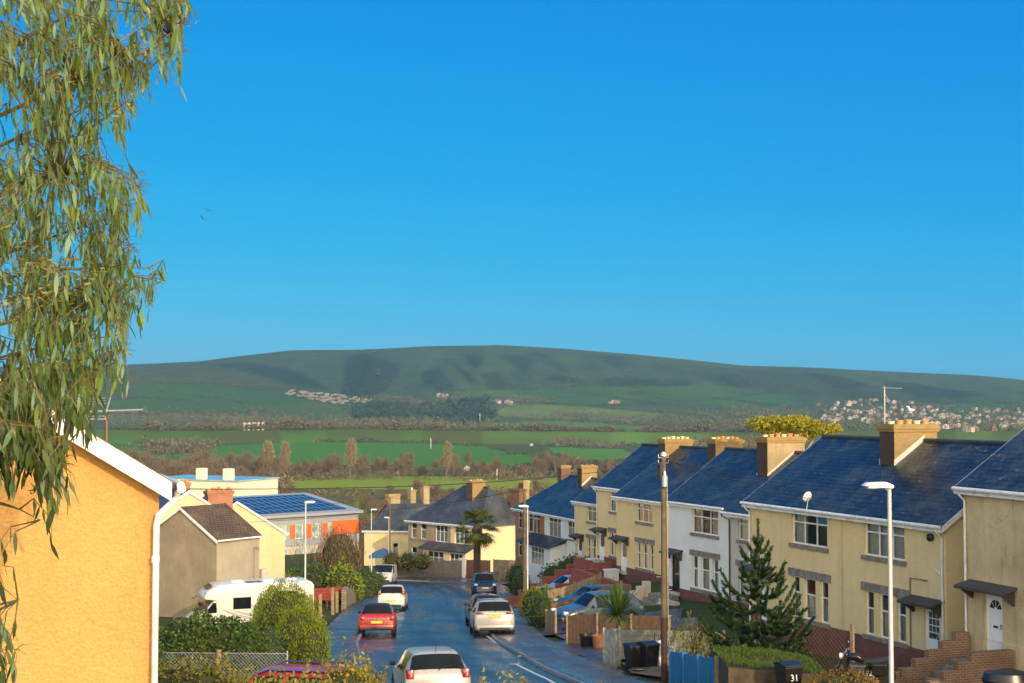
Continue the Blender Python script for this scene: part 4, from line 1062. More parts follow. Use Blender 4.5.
g = make_car('parked_car', 'white hatchback beyond the red convertible, with upright red lights', 'car', K, T, P_WHITE, rear=dict(lamp=(.86, .16, .34), lx=.64, plate=.56, wz=1.02, wy=-1.97, rev=1), tw=(.72, 1.02, .85))
setcar(g, xat(394, 90), 90, 1)
# dark car facing up the hill
K, T = hatch(4.6, 1.72, .92, 1.08, .3, 1.15, .68)
g = make_car('parked_car', 'dark navy four by four facing up the hill near the palm tree', 'car', K, T, P_NAVY, wheel=(1.45, -1.4, .36), front=dict(lamp=(.78, .26, .16), lx=.58, gw=.5, gz=.72, gh=.18, plate=.56), tw=(.72, 1.1, .92))
setcar(g, xat(484, 114), 114, 184)
# white van facing us
vk = [(-2.4, .4, 1.2, 1.90, .93, .86), (-2.36, .34, 1.2, 1.95, .95, .87), (-1.2, .3, 1.2, 1.97, .95, .86), (-.3, .3, 1.2, 1.97, .95, .86), (-.2, .3, 1.2, 1.97, .95, .86), (.75, .3, 1.18, 1.93, .95, .84), (1.6, .3, 1.16, 1.26, .95, .86), (1.75, .3, 1.08, 1.16, .95, .84), (2.2, .3, .86, .94, .92, .8), (2.38, .34, .66, .74, .84, .72), (2.42, .36, .6, .66, .78, .66)]
g = make_car('parked_van', 'white van facing the camera at the bend of the road', 'van', vk, ['roof', 'roof', 'roof', 'pillar', 'side', 'wind', 'hood', 'hood', 'hood', 'hood'], P_WHITE, wheel=(1.5, -1.4, .33), front=dict(lamp=(.74, .24, .26), lx=.56, gw=.52, gz=.7, gh=.1, plate=.5, bm=TRIMB), tw=(1.15, 1.25, .95), aerial=False)
setcar(g, xat(385.5, 139.5), 139.5, 178)
# driveway cars on the right
def onplot(o, x, y, head, dz=.02):
    o.rotation_euler.z = R(head); o.location = (x, y, gz(x, y) + dz)
DG = 'cars parked on the sloping drives'
K, T = hatch(4.3, 1.52, .89, .93, .5, 1.1, .6)
g = make_car('parked_car', 'graphite hatchback on the drive behind the brown board fence, nose to the pavement', 'car', K, T, P_GREY, wheel=(1.32, -1.32, .32), front=dict(lamp=(.62, .24, .16), lx=.54, gw=.4, gz=.42, gh=.16, plate=.36), rear=None, group=DG, tw=(.7, .96, .89))
onplot(g, xat(597, 69), 69, 114, .2)
K, T = hatch(4.3, 1.47, .88, .93, .5, 1.1, .6)
g = make_car('parked_car', 'dark blue car on the middle drive, only its roof above the sleeper fence', 'car', K, T, P_BLUE, group=DG, front=dict(lamp=(.62, .24, .16), lx=.54, gw=.4, gz=.42, gh=.16, plate=.36))
onplot(g, 4.6, 80.5, 114, -.1)
K, T = hatch(4.4, 1.5, .88, .95, .4, 1.1, .6)
g = make_car('parked_car', 'silver blue car on the far drive with bright reflecting windscreen', 'car', K, T, P_SILV, group=DG, front=dict(lamp=(.62, .24, .16), lx=.54, gw=.4, gz=.42, gh=.16, plate=.36))
onplot(g, 3.9, 94.5, 112, .05)
# red car half hidden behind the shrubs at the bottom
K, T = hatch(4.2, 1.48, .87, .93, .4, 1.1, .6)
g = make_car('parked_car', 'red car almost hidden behind yellow shrubs, only its pale roof showing', 'car', K, T, P_RED, group='cars parked along the street', rails=True)
g.rotation_euler.z = R(80); g.location = (xat(285, 31.5), 31.5, -5.80 - 1.5)
# motorhome
MW = paint('motorhome_white', (.66, .64, .59), rough=.3, coat=.3)
mh = thing('motorhome', 'white motorhome with overcab bed and swirling grey graphics beside the brown gable', 'motorhome', (0, 0, 0), 0)
pr = [(-3.5, .5), (-3.5, 2.6), (-3.36, 2.82), (-3.1, 2.88), (1.3, 2.9), (2.2, 2.84), (2.85, 2.5), (3.05, 2.16), (2.98, 2.05), (2.35, 1.98), (2.2, .5)]
MB().prism(pr, -1.12, 1.12).build('body', MW, mh, bevel=.07, smooth=True)
pc = [(2.1, .38), (2.1, 2.0), (2.42, 1.96), (3.12, 1.24), (3.62, 1.06), (3.76, .88), (3.8, .42)]
cab = MB().prism(pc, -1.0, 1.0).build('cab', MW, mh, bevel=.06, smooth=True)
def panel(b, y0, z0, y1, z1, x=-1.0, ins=.012, name='side_window', mat=CARGLASS, par=mh, sk=0):
    q = MB(); q.add([(x * ins, 0, 0)] * 0, [])
    s = -1 if x < 0 else 1; xx = x + s * ins
    P = [(y0, z0), (y1, z0), (y1 - sk, z1), (y0, z1)]
    q.prism(P, min(x, xx), max(x, xx)); return q.build(name, mat, par, bevel=.02)
for s in (-1, 1):
    panel(None, .3, 1.42, 1.35, 2.1, s * 1.12); panel(None, -.55, 1.2, -.2, 2.0, s * 1.12); panel(None, -3.0, 1.5, -1.7, 2.15, s * 1.12)
    panel(None, 2.3, 1.25, 3.0, 1.85, s * 1.0, name='cab_window', par=cab, sk=.5)
q = MB(); q.add([(-.86, 2.5, 1.9), (.86, 2.5, 1.9), (.86, 3.1, 1.29), (-.86, 3.1, 1.29)], [(0, 3, 2, 1)])
for v_ in range(len(q.v)): q.v[v_] = (q.v[v_][0], q.v[v_][1] + .02, q.v[v_][2] + .02)
q.build('windscreen', CARGLASS, cab)
q = MB(); q.add([(-.7, 2.45, 2.75), (.7, 2.45, 2.75), (.7, 2.8, 2.56), (-.7, 2.8, 2.56)], [(0, 3, 2, 1)])
for v_ in range(len(q.v)): q.v[v_] = (q.v[v_][0], q.v[v_][1] + .03, q.v[v_][2] + .05)
q.build('overcab_window', CARGLASS, mh)
GR1 = plain('graphic_grey', (.32, .33, .34), .3, .1)
for s in (-1, 1):
    x = s * 1.121
    for (a, b, c, d, e, f) in ((-2.9, .75, -.2, 1.05, .9, 1.9), (-2.0, .6, .2, .8, 1.4, 1.35), (-.9, .55, 1.1, .8, 2.1, 1.5)):
        q = MB(); n = 14; P = []
        for k in range(n + 1):
            t_ = k / n; P.append(((1 - t_) ** 2 * a + 2 * t_ * (1 - t_) * c + t_ * t_ * e, (1 - t_) ** 2 * b + 2 * t_ * (1 - t_) * d + t_ * t_ * f))
        top = [(y, z + .03 + .13 * math.sin(math.pi * k / n)) for k, (y, z) in enumerate(P)]
        q.prism(P + top[::-1], min(x, x + s * .004), max(x, x + s * .004)); q.build('swoosh', GR1, mh)
for (a, b) in ((.6, 1.3), (-1.2, -.6), (-2.6, -1.9)): MB().box(-.35, .35, a, b, 2.87, 2.98).build('roof_hatch', UPVC, mh, bevel=.04)
MB().box(-.9, -.2, -.4, .5, 2.89, 2.92).build('solar_panel', PV, mh)
for y in (2.95, -1.7):
    for s in (-1, 1):
        w = MB().lathe([(.2, -.1), (.33, -.1), (.34, 0), (.33, .1), (.2, .1)], 18, Matrix.Translation((s * .9, y, .34)) @ Matrix.Rotation(R(90), 4, 'Y')).build('wheel', TYRE, mh, smooth=True)
for s in (-1, 1):
    MB().box(min(s * .6, s * .95), max(s * .6, s * .95), 3.62, 3.79, .75, .95).build('headlight', LCLR, cab, bevel=.04)
    MB().box(min(s * 1.02, s * 1.28), max(s * 1.02, s * 1.28), 2.85, 2.98, 1.25, 1.65).build('wing_mirror', TRIMB, cab, bevel=.03)
MB().box(-.8, .8, 3.7, 3.82, .5, .7).build('grille', TRIMB, cab, bevel=.02)
mh.location = (xat(254, 85.5), 85.5, -10.62 - 2.95); mh.rotation_euler.z = R(112)

# motorcycle in the front garden
mc = thing('motorcycle', 'black motorcycle with bright forks on the gravel in front of the yellow house', 'motorcycle')
for y in (-.72, .78):
    w = MB(); Mw = Matrix.Translation((0, y, .31)) @ Matrix.Rotation(R(90), 4, 'Y')
    w.lathe([(.22, -.055), (.3, -.05), (.32, 0), (.3, .05), (.22, .055)], 22, Mw)
    wo = w.build('wheel', TYRE, mc, smooth=True); r_ = MB(); r_.lathe([(.03, -.06), (.03, .06)], 8, Mw)
    for k in range(8): r_.box(-.008, .008, .02, .23, -.015, .015, Mw @ Matrix.Rotation(k * math.pi / 4, 4, 'Z'))
    r_.build('rim', CHROME, wo)
q = MB()
for s in (-.09, .09): q.tube([(s, .78, .31), (s, .48, .98)], .028, 8)
q.build('forks', CHROME, mc, smooth=True)
hb = MB(); hb.tube([(-.38, .3, 1.04), (-.2, .42, 1.06), (0, .47, 1.0), (.2, .42, 1.06), (.38, .3, 1.04)], .016, 6); hbo = hb.build('handlebars', CHROME, mc)
for s in (-1, 1): MB().tube([(s * .3, .36, 1.06), (s * .33, .4, 1.2)], .008, 4).build('mirror_stalk', BLACK, hbo); MB().lathe([(.01, 0), (.06, .01), (.05, .03)], 8, Matrix.Translation((s * .34, .38, 1.22)) @ Matrix.Rotation(R(90), 4, 'X')).build('mirror', CHROME, hbo)
MB().lathe([(.02, -.1), (.09, -.06), (.1, .02), (.08, .05)], 12, Matrix.Translation((0, .6, .9)) @ Matrix.Rotation(R(-90), 4, 'X')).build('headlight', LCLR, mc, smooth=True)
MB().prism([(-.05, .72), (.42, .82), (.44, .95), (.1, 1.0), (-.1, .82)], -.15, .15).build('fuel_tank', BLACKP, mc, bevel=.06, smooth=True)
MB().prism([(-.85, .78), (-.1, .72), (-.05, .8), (-.4, .84), (-.88, .92)], -.13, .13).build('saddle', SEAT, mc, bevel=.04, smooth=True)
MB().box(-.17, .17, -.15, .38, .25, .68).build('engine', plain('oily_engine', (.06, .06, .06), .4, .4, 12), mc, bevel=.05)
q = MB(); q.tube([(.17, .3, .5), (.2, .25, .28), (.2, -.3, .26), (.2, -1.0, .34)], [.03, .03, .045, .05], 8); q.build('exhaust', CHROME, mc, smooth=True)
q = MB(); q.prism([(-1.05, .5), (-.95, .68), (-.7, .72), (-.42, .6), (-.45, .56), (-.7, .66), (-.9, .63), (-1.0, .5)], -.08, .08); q.build('rear_mudguard', BLACKP, mc)
q = MB(); q.tube([(0, .45, .95), (0, -.2, .6), (0, -.72, .31)], .03, 6); q.tube([(0, .4, .85), (0, .35, .3), (0, -.2, .25), (0, -.3, .6)], .025, 6); q.build('frame', BLACKP, mc)
MB().tube([(-.1, 0, .28), (-.28, .05, .0)], .012, 5).build('side_stand', BLACK, mc)
MB().box(-.42, -.18, -.75, -.3, .45, .8).build('pannier', BLACK, mc, bevel=.03)
# ------------------------------------------------------------------ street furniture
GALV = plain('lamp_post_paint', (.52, .53, .52), .4, .08, 4, metal=.3)
POLEW = plain('weathered_pole_wood', (.12, .092, .045), .85, .3, 6, .3, 50)
POLED = plain('creosoted_pole_foot', (.055, .022, .015), .8, .3, 6)
def lamp_post(label, x, y, top, face, conc=False):
    z = gz(x, y) - .1
    h = top - z
    o = thing('street_lamp', label, 'street lamp', (x, y, z), R(face), group='street lamps')
    MB().lathe([(.085, 0), (.085, 1.1), (.055, 1.2), (.045, h - .1), (.045, h)], 10).build('post', GALV, o, smooth=True)
    MB().tube([(0, 0, h - .06), (-.1, 0, h + .0), (-.22, 0, h + .03)], .03, 8).build('bracket', GALV, o, smooth=True)
    q = MB(); q.prism([(-.24 - .36, .05), (-.16, .0), (.05, -.01), (.07, .06), (-.1, .13), (-.5, .12)], -.12, .12, Matrix(((0, 1, 0, 0), (1, 0, 0, 0), (0, 0, 1, h), (0, 0, 0, 1)))); ho = q.build('lamp_head', plain('lamp_head_white', (.75, .76, .74), .35, .06), o, bevel=.025, smooth=True)
    MB().box(-.5, -.1, -.09, .09, h - .005, h + .04).build('lens', LCLR, ho, bevel=.02)
    MB().box(-.06, .06, -.1, -.07, .35, .95).build('access_door', GALV, o)
    return o
lamp_post('tall grey street lamp in front of the lattice door house', 7.93, 30, at(887, 488, 30).z, 10)
lamp_post('pale street lamp beside a wooden pole, in front of the red brick house', xat(527.5, 86), 86, at(527, 507, 86).z, 10)
lamp_post('street lamp rising behind the round hedge', xat(306.5, 84), 84, at(306, 503, 84).z, 180)
lamp_post('street lamp in front of the plain cream house', xat(372, 148.5), 148.5, at(372, 510, 148.5).z, 180)
lamp_post('more distant shorter street lamp beside the cream house', xat(389.5, 162), 162, at(389, 518, 162).z, 0)
def pole(label, x, y, top, band, r=.13, kit=True):
    z = gz(x, y) - .1; h = top - z
    o = thing('telegraph_pole', label, 'telegraph pole', (x, y, z), R(10), group='telegraph poles')
    MB().lathe([(r, band), (r * .72, h)], 12).build('pole', POLEW, o, smooth=True)
    if band > .1: MB().lathe([(r + .004, 0), (r + .004, band)], 12).build('dark_foot', POLED, o, smooth=True)
    if kit:
        MB().lathe([(.05, 0), (.1, .02), (.1, .33), (.06, .36), (.03, .5)], 10, Matrix.Translation((-.02, -.2, h - .95))).build('terminal_canister', METAL, o, smooth=True)
        MB().box(-.16, -.08, -.16, .16, h - .75, h - .25).build('terminal_box', BLACK, o, bevel=.02)
        q = MB()
        for k, zz_ in enumerate((h - .05, h - .22)):
            for s in (-1, 1): q.tube([(0, 0, zz_), (s * .16, 0, zz_), (s * .16, 0, zz_ + .1)], .012, 5)
        q.build('insulator_arms', METAL, o)
        MB().lathe([(.11, h), (.09, h + .1), (.03, h + .14)], 10).build('cap', METAL, o, smooth=True)
        q = MB()
        for k in range(5): q.tube([(r * .9 * (-1) ** k, 0, 2.2 + .4 * k), ((r + .14) * (-1) ** k, 0, 2.2 + .4 * k)], .012, 4)
        q.build('steps', METAL, o)
        MB().tube([(.1, -.1, band), (.09, -.08, h - .9)], .02, 6).build('cable_guard', METAL, o)
    return o, Vector((x, y, top))
TP, tp = pole('tall wooden telegraph pole with dark foot, between the bins and the blue fence', xat(663, 44.2), 44.2, at(663, 456, 44.2).z, 2.15, .1)
_, tp2 = pole('thin wooden telegraph pole just behind the pale lamp post', xat(524.5, 88), 88, at(524, 490, 88).z, 0, .11, False)
_, tp3 = pole('wooden telegraph pole at the foot of the street by the cream house', xat(390.5, 157), 157, at(390, 497, 157).z, 0, .11, False)
# wires
def wire(a, b, sag, r=.008, label='thin overhead wire from the telegraph pole to a house'):
    a, b = Vector(a), Vector(b); P = [a.lerp(b, k / 12) - Vector((0, 0, 4 * sag * (k / 12) * (1 - k / 12))) for k in range(13)]
    o = MB().tube(P, r, 4).build('overhead_wire', BLACK); tag(o, label, 'wire', 'overhead wires'); return o
wire(tp + Vector((0, 0, -.1)), (12.6, 53.2, -4.0), .15, label='overhead wire from the tall pole to the yellow house eave')
wire(tp + Vector((0, 0, -.1)), (14.2, 48.6, -4.1), .15, label='overhead wire from the tall pole to the lattice door house')
wire(tp + Vector((0, 0, -.15)), (14.5, 45.4, -3.2), .2, label='overhead wire from the tall pole to the weathered house')
wire(tp + Vector((0, 0, -.2)), (-10, 14, -.6), .5, label='overhead wire from the tall pole across the street to the ochre house')
wire(tp + Vector((0, 0, -.1)), (9.2, 76.6, -5.2), .2, label='overhead wire from the tall pole to the white house')
wire(tp + Vector((0, 0, -.1)), (5.9, 99., -5.7), .25, label='overhead wire from the tall pole to the set back yellow house')
wire(tp2, tp3, .5, .012, label='overhead wire strung between the two far wooden poles')
wire(tp3, (-40, 170, -13), .4, .012, label='overhead wire from the far pole towards the school')
wire(tp2, (-21, 100, -8.5), .4, .012, label='overhead wire across the street to the gabled houses')
# fences and walls
FW = plain('brown_fence_board', (.21, .11, .055), .85, .3, 5, .2, 40, dirt=(.12, .085, .05), ds=3)
FW2 = plain('weathered_fence_board', (.27, .2, .12), .85, .3, 5, .2, 40, dirt=(.12, .1, .07), ds=3)
FG = plain('grey_fence_board', (.18, .16, .135), .9, .25, 5, .2, 40)
FBLUE = plain('blue_fence_paint', (.02, .16, .34), .6, .15, 5, .15, 40, dirt=(.015, .08, .16), ds=5)
FGR = plain('pale_green_board', (.30, .31, .24), .9, .2, 3, .2, 40)
FPALE = plain('pale_grey_board', (.30, .30, .27), .85, .3, 6, .25, 30, dirt=(.14, .12, .07), ds=5)
def fence(name, label, pts, h, mat, style='vert', posts=2.0, top=None, cat='fence', post=None, bw=.12, lift=.0, group=None):
    """boards between posts, following the ground"""
    P = np.array(pts, float); s = np.concatenate([[0], np.cumsum(np.linalg.norm(np.diff(P[:, :2], axis=0), axis=1))]); L = s[-1]
    X = lambda q: (float(np.interp(q, s, P[:, 0])), float(np.interp(q, s, P[:, 1])))
    x0, y0 = X(0); z0 = gz(x0, y0)
    o = thing(name, label, cat, (x0, y0, z0), 0, group)
    H = (lambda q: h) if not isinstance(h, (tuple, list)) else (lambda q: float(np.interp(q, [0, L], h)))
    gq = lambda q: gz(*X(q)) - z0 + lift
    m = MB()
    if style == 'vert':
        n = int(L / bw)
        for k in range(n):
            a, b = L * (k + .04) / n, L * (k + .96) / n; pa, pb = X(a), X(b); zb_ = gq((a + b) / 2); hh = H(a) + .015 * math.sin(k * 5.1)
            d = np.array(pb) - np.array(pa); nn = np.array([d[1], -d[0]]) / np.linalg.norm(d) * (.012 + .006 * (k % 2))
            A = [(pa[0] - x0 - nn[0], pa[1] - y0 - nn[1]), (pb[0] - x0 - nn[0], pb[1] - y0 - nn[1]), (pb[0] - x0 + nn[0], pb[1] - y0 + nn[1]), (pa[0] - x0 + nn[0], pa[1] - y0 + nn[1])]
            m.add([(x, y, zb_ - .15) for x, y in A] + [(x, y, zb_ + hh) for x, y in A], [(0, 3, 2, 1), (4, 5, 6, 7), (0, 1, 5, 4), (1, 2, 6, 5), (2, 3, 7, 6), (3, 0, 4, 7)])
    else:
        rows = int((max(H(0), H(L))) / .19); n = max(1, int(round(L / posts)))
        for k in range(n):
            a, b = L * k / n, L * (k + 1) / n; pa, pb = X(a), X(b)
            d = np.array(pb) - np.array(pa); nn = np.array([d[1], -d[0]]) / np.linalg.norm(d)
            for r_ in range(rows):
                za, zb_ = gq(a) + H(a) * r_ / rows, gq(b) + H(b) * r_ / rows; t_ = .02 + .02 * ((r_ * 7 + k * 3) % 3) / 3
                q = nn * t_; hh = H(a) / rows * .93
                A = [(pa[0] - x0 - q[0], pa[1] - y0 - q[1], za), (pb[0] - x0 - q[0], pb[1] - y0 - q[1], zb_), (pb[0] - x0 + q[0], pb[1] - y0 + q[1], zb_), (pa[0] - x0 + q[0], pa[1] - y0 + q[1], za)]
                m.add(A + [(x, y, z + hh) for x, y, z in A], [(0, 3, 2, 1), (4, 5, 6, 7), (0, 1, 5, 4), (1, 2, 6, 5), (2, 3, 7, 6), (3, 0, 4, 7)])
    m.build('board_panel', mat, o)
    n = max(1, int(round(L / posts)))
    for k in range(n + 1):
        q = L * k / n; p = X(q); z = gq(q)
        MB().box(p[0] - x0 - .05, p[0] - x0 + .05, p[1] - y0 - .05, p[1] - y0 + .05, z - .2, z + H(q) + .06).build('fence_post', post or mat, o)
    return o
def pt(px, D): return (xat(px, D), D)
fence('board_fence', 'brown vertical board fence in front of the graphite car', [pt(567, 60.6), pt(603, 58.6), pt(638, 57), pt(668, 55.8)], (1.25, 1.35), FW, bw=.13, post=FW2)
fence('board_fence', 'pale green horizontal board fence behind the black bins', [pt(612, 52.2), pt(668, 50.6), pt(722, 49.8)], (1.15, 1.2), FGR, 'hor', post=FW)
fence('sleeper_fence', 'brown horizontal sleeper fence beyond the graphite car', [pt(548, 72.5), pt(570, 73.2), pt(620, 74.5)], (1.15, 1.7), FW, 'hor', 2.2, post=FW2)
fence('board_fence', 'short pale fence panel between the round dark hedge and the drive', [pt(546, 67.8), pt(555.5, 66.5)], 1.15, FW2, bw=.12)
fence('board_fence', 'weathered fence beside the silver blue car on the far drive', [pt(548, 85), pt(600, 88)], (1.3, 1.5), FW2, bw=.14)
fence('planter_fence', 'pale grey board box under the spiky plant', [pt(603.5, 50.6), pt(614, 50.0), pt(618.6, 50.3)], 1.35, FPALE, bw=.15, posts=5, cat='planter')
fence('board_fence', 'bright blue board fence beside the telegraph pole', [pt(669, 43.2), pt(693, 41.8), pt(714, 40.9)], (1.12, 1.0), FBLUE, bw=.11, posts=1.0)
fence('gate_post', 'rough wooden gate post at the end of the blue fence', [pt(714.5, 40.6), pt(717.5, 40.5)], 1.05, FW2, bw=.05, posts=3, cat='post')
fence('board_fence', 'grey board fence closing the far end of the road', [(-13.2, 156.5), (-9, 156), (-5.5, 155.2)], (1.8, 2.0), FG, bw=.14, posts=2)
fence('board_fence', 'dark brown fence right of the white gate pier at the road end', [(-5.0, 157.5), (-2.4, 156.5)], (1.9, 1.9), FW, bw=.14)
fence('board_fence', 'light wooden fence below the cream side wall', [(-2.0, 154.5), (1.4, 153), (3.2, 149)], (2.1, 2.0), FW2, bw=.14)
q = MB().box(-.28, .28, -.28, .28, -.5, 2.1); q.box(-.34, .34, -.34, .34, 2.1, 2.2); g = q.build('gate_pier', W_WHITE, loc=(-5.35, 155.6, gz(-5.35, 155.6))); tag(g, 'white gate pier between the grey and the dark fence', 'pier')
STW = bricks('rubble_stone', (.3, .25, .17), (.22, .18, .13), (.1, .085, .07), .38, .16, .02)
def wall(name, label, pts, h, mat, t_=.22, step=None, cat='wall', cop=None, base=.6, zref=None):
    P = np.array(pts, float); s = np.concatenate([[0], np.cumsum(np.linalg.norm(np.diff(P, axis=0), axis=1))]); L = s[-1]
    X = lambda q: np.array([float(np.interp(q, s, P[:, 0])), float(np.interp(q, s, P[:, 1]))])
    o0 = X(0); z0 = gz(*o0) if zref is None else zref
    m = MB(); n = step or max(1, int(L / .8)); c = MB()
    for k in range(n):
        a, b = X(L * k / n), X(L * (k + 1) / n); d = (b - a) / np.linalg.norm(b - a); nn = np.array([d[1], -d[0]]) * t_ / 2
        hh = float(np.interp((k + .5) / n, np.linspace(0, 1, len(h)), h)) if isinstance(h, (tuple, list)) else h
        zg = 0 if zref is not None else gz(*((a + b) / 2)) - z0
        A = [tuple(v - o0) for v in (a - nn, b - nn, b + nn, a + nn)]
        m.add([(x, y, zg - base) for x, y in A] + [(x, y, zg + hh) for x, y in A], [(0, 1, 2, 3)[::-1], (4, 5, 6, 7), (0, 1, 5, 4), (1, 2, 6, 5), (2, 3, 7, 6), (3, 0, 4, 7)])
        if cop:
            A = [tuple(v - o0) for v in (a - nn * 1.25, b - nn * 1.25, b + nn * 1.25, a + nn * 1.25)]
            c.add([(x, y, zg + hh + .003) for x, y in A] + [(x, y, zg + hh + .07) for x, y in A], [(0, 1, 2, 3)[::-1], (4, 5, 6, 7), (0, 1, 5, 4), (1, 2, 6, 5), (2, 3, 7, 6), (3, 0, 4, 7)])
    o = m.build(name, mat, loc=(o0[0], o0[1], z0)); tag(o, label, cat)
    if cop: c.build('coping', cop, o)
    return o
BRICK_R = bricks('deep_red_brick', (.24, .036, .026), (.34, .06, .04), (.22, .12, .1), ms=.016)
def loc2(p, a, x, y): return tuple(np.array(p) + d2(a) * x - nb(a) * y)
# brick retaining walls in front of the upper terrace
wall('retaining_wall', 'tall red brick retaining wall below the nearer far yellow house', [loc2(pA, A2, .1, 3.2), loc2(pA, A2, 7.2, 3.0)], (2.0, 1.7), BRICK_R, .3, 6, base=3., zref=-12.7, cop=BRICK_R)
wall('retaining_wall', 'stepped red brick wall running down beside the far drive', [loc2(pA, A2, -.2, .3), loc2(pA, A2, -.3, 7.2)], (2.3, 1.4, .4, -.4), BRICK_R, .3, 7, base=3., zref=-12.6, cop=BRICK_R)
wall('retaining_wall', 'red brick wall below the set back yellow house', [loc2(pA2, A2, 0, 1.7), loc2(pA2, A2, 5.4, 1.6)], (1.9, 1.6), BRICK_R, .3, 5, base=3., zref=-12.6, cop=BRICK_R)
wall('retaining_wall', 'red brick wall stepping down towards the silver blue car', [loc2(pA2, A2, -.6, .2), loc2(pA2, A2, -.9, 6.5)], (2.2, 1.4, .4, -.5), BRICK_R, .3, 7, base=3., zref=-12.9)
wall('retaining_wall', 'red brick garden wall below the small yellow house', [loc2(pS, A2, -.6, 1.5), loc2(pS, A2, 6.6, 1.6)], (.9, .9), BRICK_R, .25, 6, base=3., zref=-13.8)
for P_, a_, z_, lb in ((pA, A2, -10.95, 'white painted step block at the door of the nearer far yellow house'), (pA2, A2, -10.95, 'white painted step block at the door of the set back yellow house')):
    x_, y_ = loc2(P_, a_, .75, .7)
    q = MB().box(-.25, .3, -.5, .3, -2.2, .15); q.box(-.3, .35, -.55, .35, .15, .22); g = q.build('step_block', W_WHITE, loc=(x_, y_, z_), rz=R(a_ - 90)); tag(g, lb, 'steps')
# cream stepped wall and steps of the white house
x_, y_ = loc2(pB, A2, .7, .6)
st = thing('front_steps', 'cream painted steps and stepped wall at the black front door', 'steps', (x_, y_, -10.3), R(A2 - 90))
q = MB()
for k in range(6): q.box(-1.3, -.95, -.75 - .38 * k, -.4 - .38 * k, -2.4, .55 - .24 * k)
q.build('stepped_wall', CREAMP := plain('cream_paint', (.6, .52, .42), .8, .15, 3, dirt=(.35, .3, .22), ds=3), st)
q = MB()
for k in range(6): q.box(-.9, .8, -.6 - .3 * k, -.3 - .3 * k if k else .3, -2.4, -.05 - .19 * k)
q.build('steps', STONE, st)
MB().box(.85, 2.6, -.95, -.7, -2.4, -.1).build('side_wall', CREAMP, st)
# brick steps at the fanlight door
BRW = bricks('brown_brick', (.19, .085, .045), (.25, .115, .06), (.30, .24, .17), ms=.016)
x_, y_ = loc2(pD, A0, 1.38, .05)
st = thing('front_steps', 'brown brick stepped walls and worn steps at the fanlight door', 'steps', (x_, y_, -7.95), R(A0 - 90))
for X in (-1.25, .85):
    q = MB(); n = 7
    for k in range(n): q.box(X, X + .24, -.1 - .5 * (k + 1), -.1 - .5 * k, -3.4, (.72 if X < 0 else .5) - .25 * max(0, k - (0 if X < 0 else 2)))
    q.build('stepped_wall', BRW, st)
q = MB().box(-1.0, .84, -.95, -.06, -2, -.06)
for k in range(8): q.box(-1.0, .84, -1.25 - .3 * k, -.95 - .3 * k, -3.4, -.06 - .17 * (k + 1))
q.build('steps', STONE, st)
wall('garden_wall', 'low brown brick wall running down from the fanlight door steps', [loc2(pD, A0, .2, 2.5), loc2(pD, A0, -1.2, 4.8)], (.5, .3), BRW, .24, 4)
# wheelie bins
def bin_(label, x, y, z, rz, mat=BLACK, num=None):
    o = thing('wheelie_bin', label, 'wheelie bin', (x, y, z), R(rz), group='wheelie bins')
    o.scale = (.92, .92, .9)
    q = MB(); q.add([(-.22, -.25, .06), (.22, -.25, .06), (.22, .22, .06), (-.22, .22, .06), (-.29, -.34, .95), (.29, -.34, .95), (.29, .32, .95), (-.29, .32, .95)], [(0, 3, 2, 1), (4, 5, 6, 7), (0, 1, 5, 4), (1, 2, 6, 5), (2, 3, 7, 6), (3, 0, 4, 7)])
    bo = q.build('body', mat, o, bevel=.025)
    MB().prism([(-.38, .955), (.36, .955), (.36, 1.0), (.1, 1.06), (-.38, 1.0)], -.31, .31).build('lid', mat, o, bevel=.02)
    for s in (-1, 1): MB().lathe([(.02, -.03), (.1, -.03), (.1, .03), (.02, .03)], 12, Matrix.Translation((s * .24, .27, .1)) @ Matrix.Rotation(R(90), 4, 'Y')).build('wheel', TYRE, o)
    MB().tube([(-.25, .4, .97), (.25, .4, .97)], .02, 6).build('handle', mat, o)
    if num:
        cu = bpy.data.curves.new('house_number', 'FONT'); cu.body = num; cu.size = .27; cu.extrude = .002; cu.align_x = 'CENTER'
        tmp = bpy.data.objects.new('tmp_number', cu); COL.objects.link(tmp); bpy.context.view_layer.update()
        me = bpy.data.meshes.new_from_object(tmp.evaluated_get(bpy.context.evaluated_depsgraph_get())); bpy.data.objects.remove(tmp)
        t_ = bpy.data.objects.new('house_number', me); COL.objects.link(t_); t_.parent = o; me.materials.clear(); me.materials.append(UPVC)
        t_.rotation_euler = (R(90 - 5.5), 0, 0); t_.location = (0, -.335, .55)
    return o
b = at(634, 660, 48.3); bin_('black wheelie bin left of the pair behind the telegraph pole', b.x, 48.4, gz(b.x, 48.4), 20)
b = at(649, 660, 48.0); bin_('black wheelie bin with a wet pale lid nearer the telegraph pole', b.x, 48.2, gz(b.x, 48.2), 24)
bin_('black wheelie bin numbered 31 under the monkey puzzle tree', xat(786, 37.8), 37.8, at(786, 698, 37.8).z, 20, num='31')
q = MB().box(-.4, .4, -.03, .03, 0, .95); q.box(-.4, .4, -.3, -.27, 0, .9); g = q.build('leaning_board', UPVC, loc=(xat(660, 48.6), 48.6, gz(xat(660, 48.6), 48.6)), rz=R(40)); tag(g, 'white board standing behind the telegraph pole', 'board')
bb_ = MB().lathe([(.02, 0), (.5, .03), (.62, .3), (.55, .5), (.2, .6), (.02, .58)], 14); g = bb_.build('black_sack', plain('black_polythene', (.012, .012, .014), .3, .3, 4), loc=(xat(1003, 37.5), 37.5, at(1003, 690, 37.5).z), smooth=True); g.scale = (1.1, .8, .9); tag(g, 'black rubbish sack in front of the weathered house', 'sack')
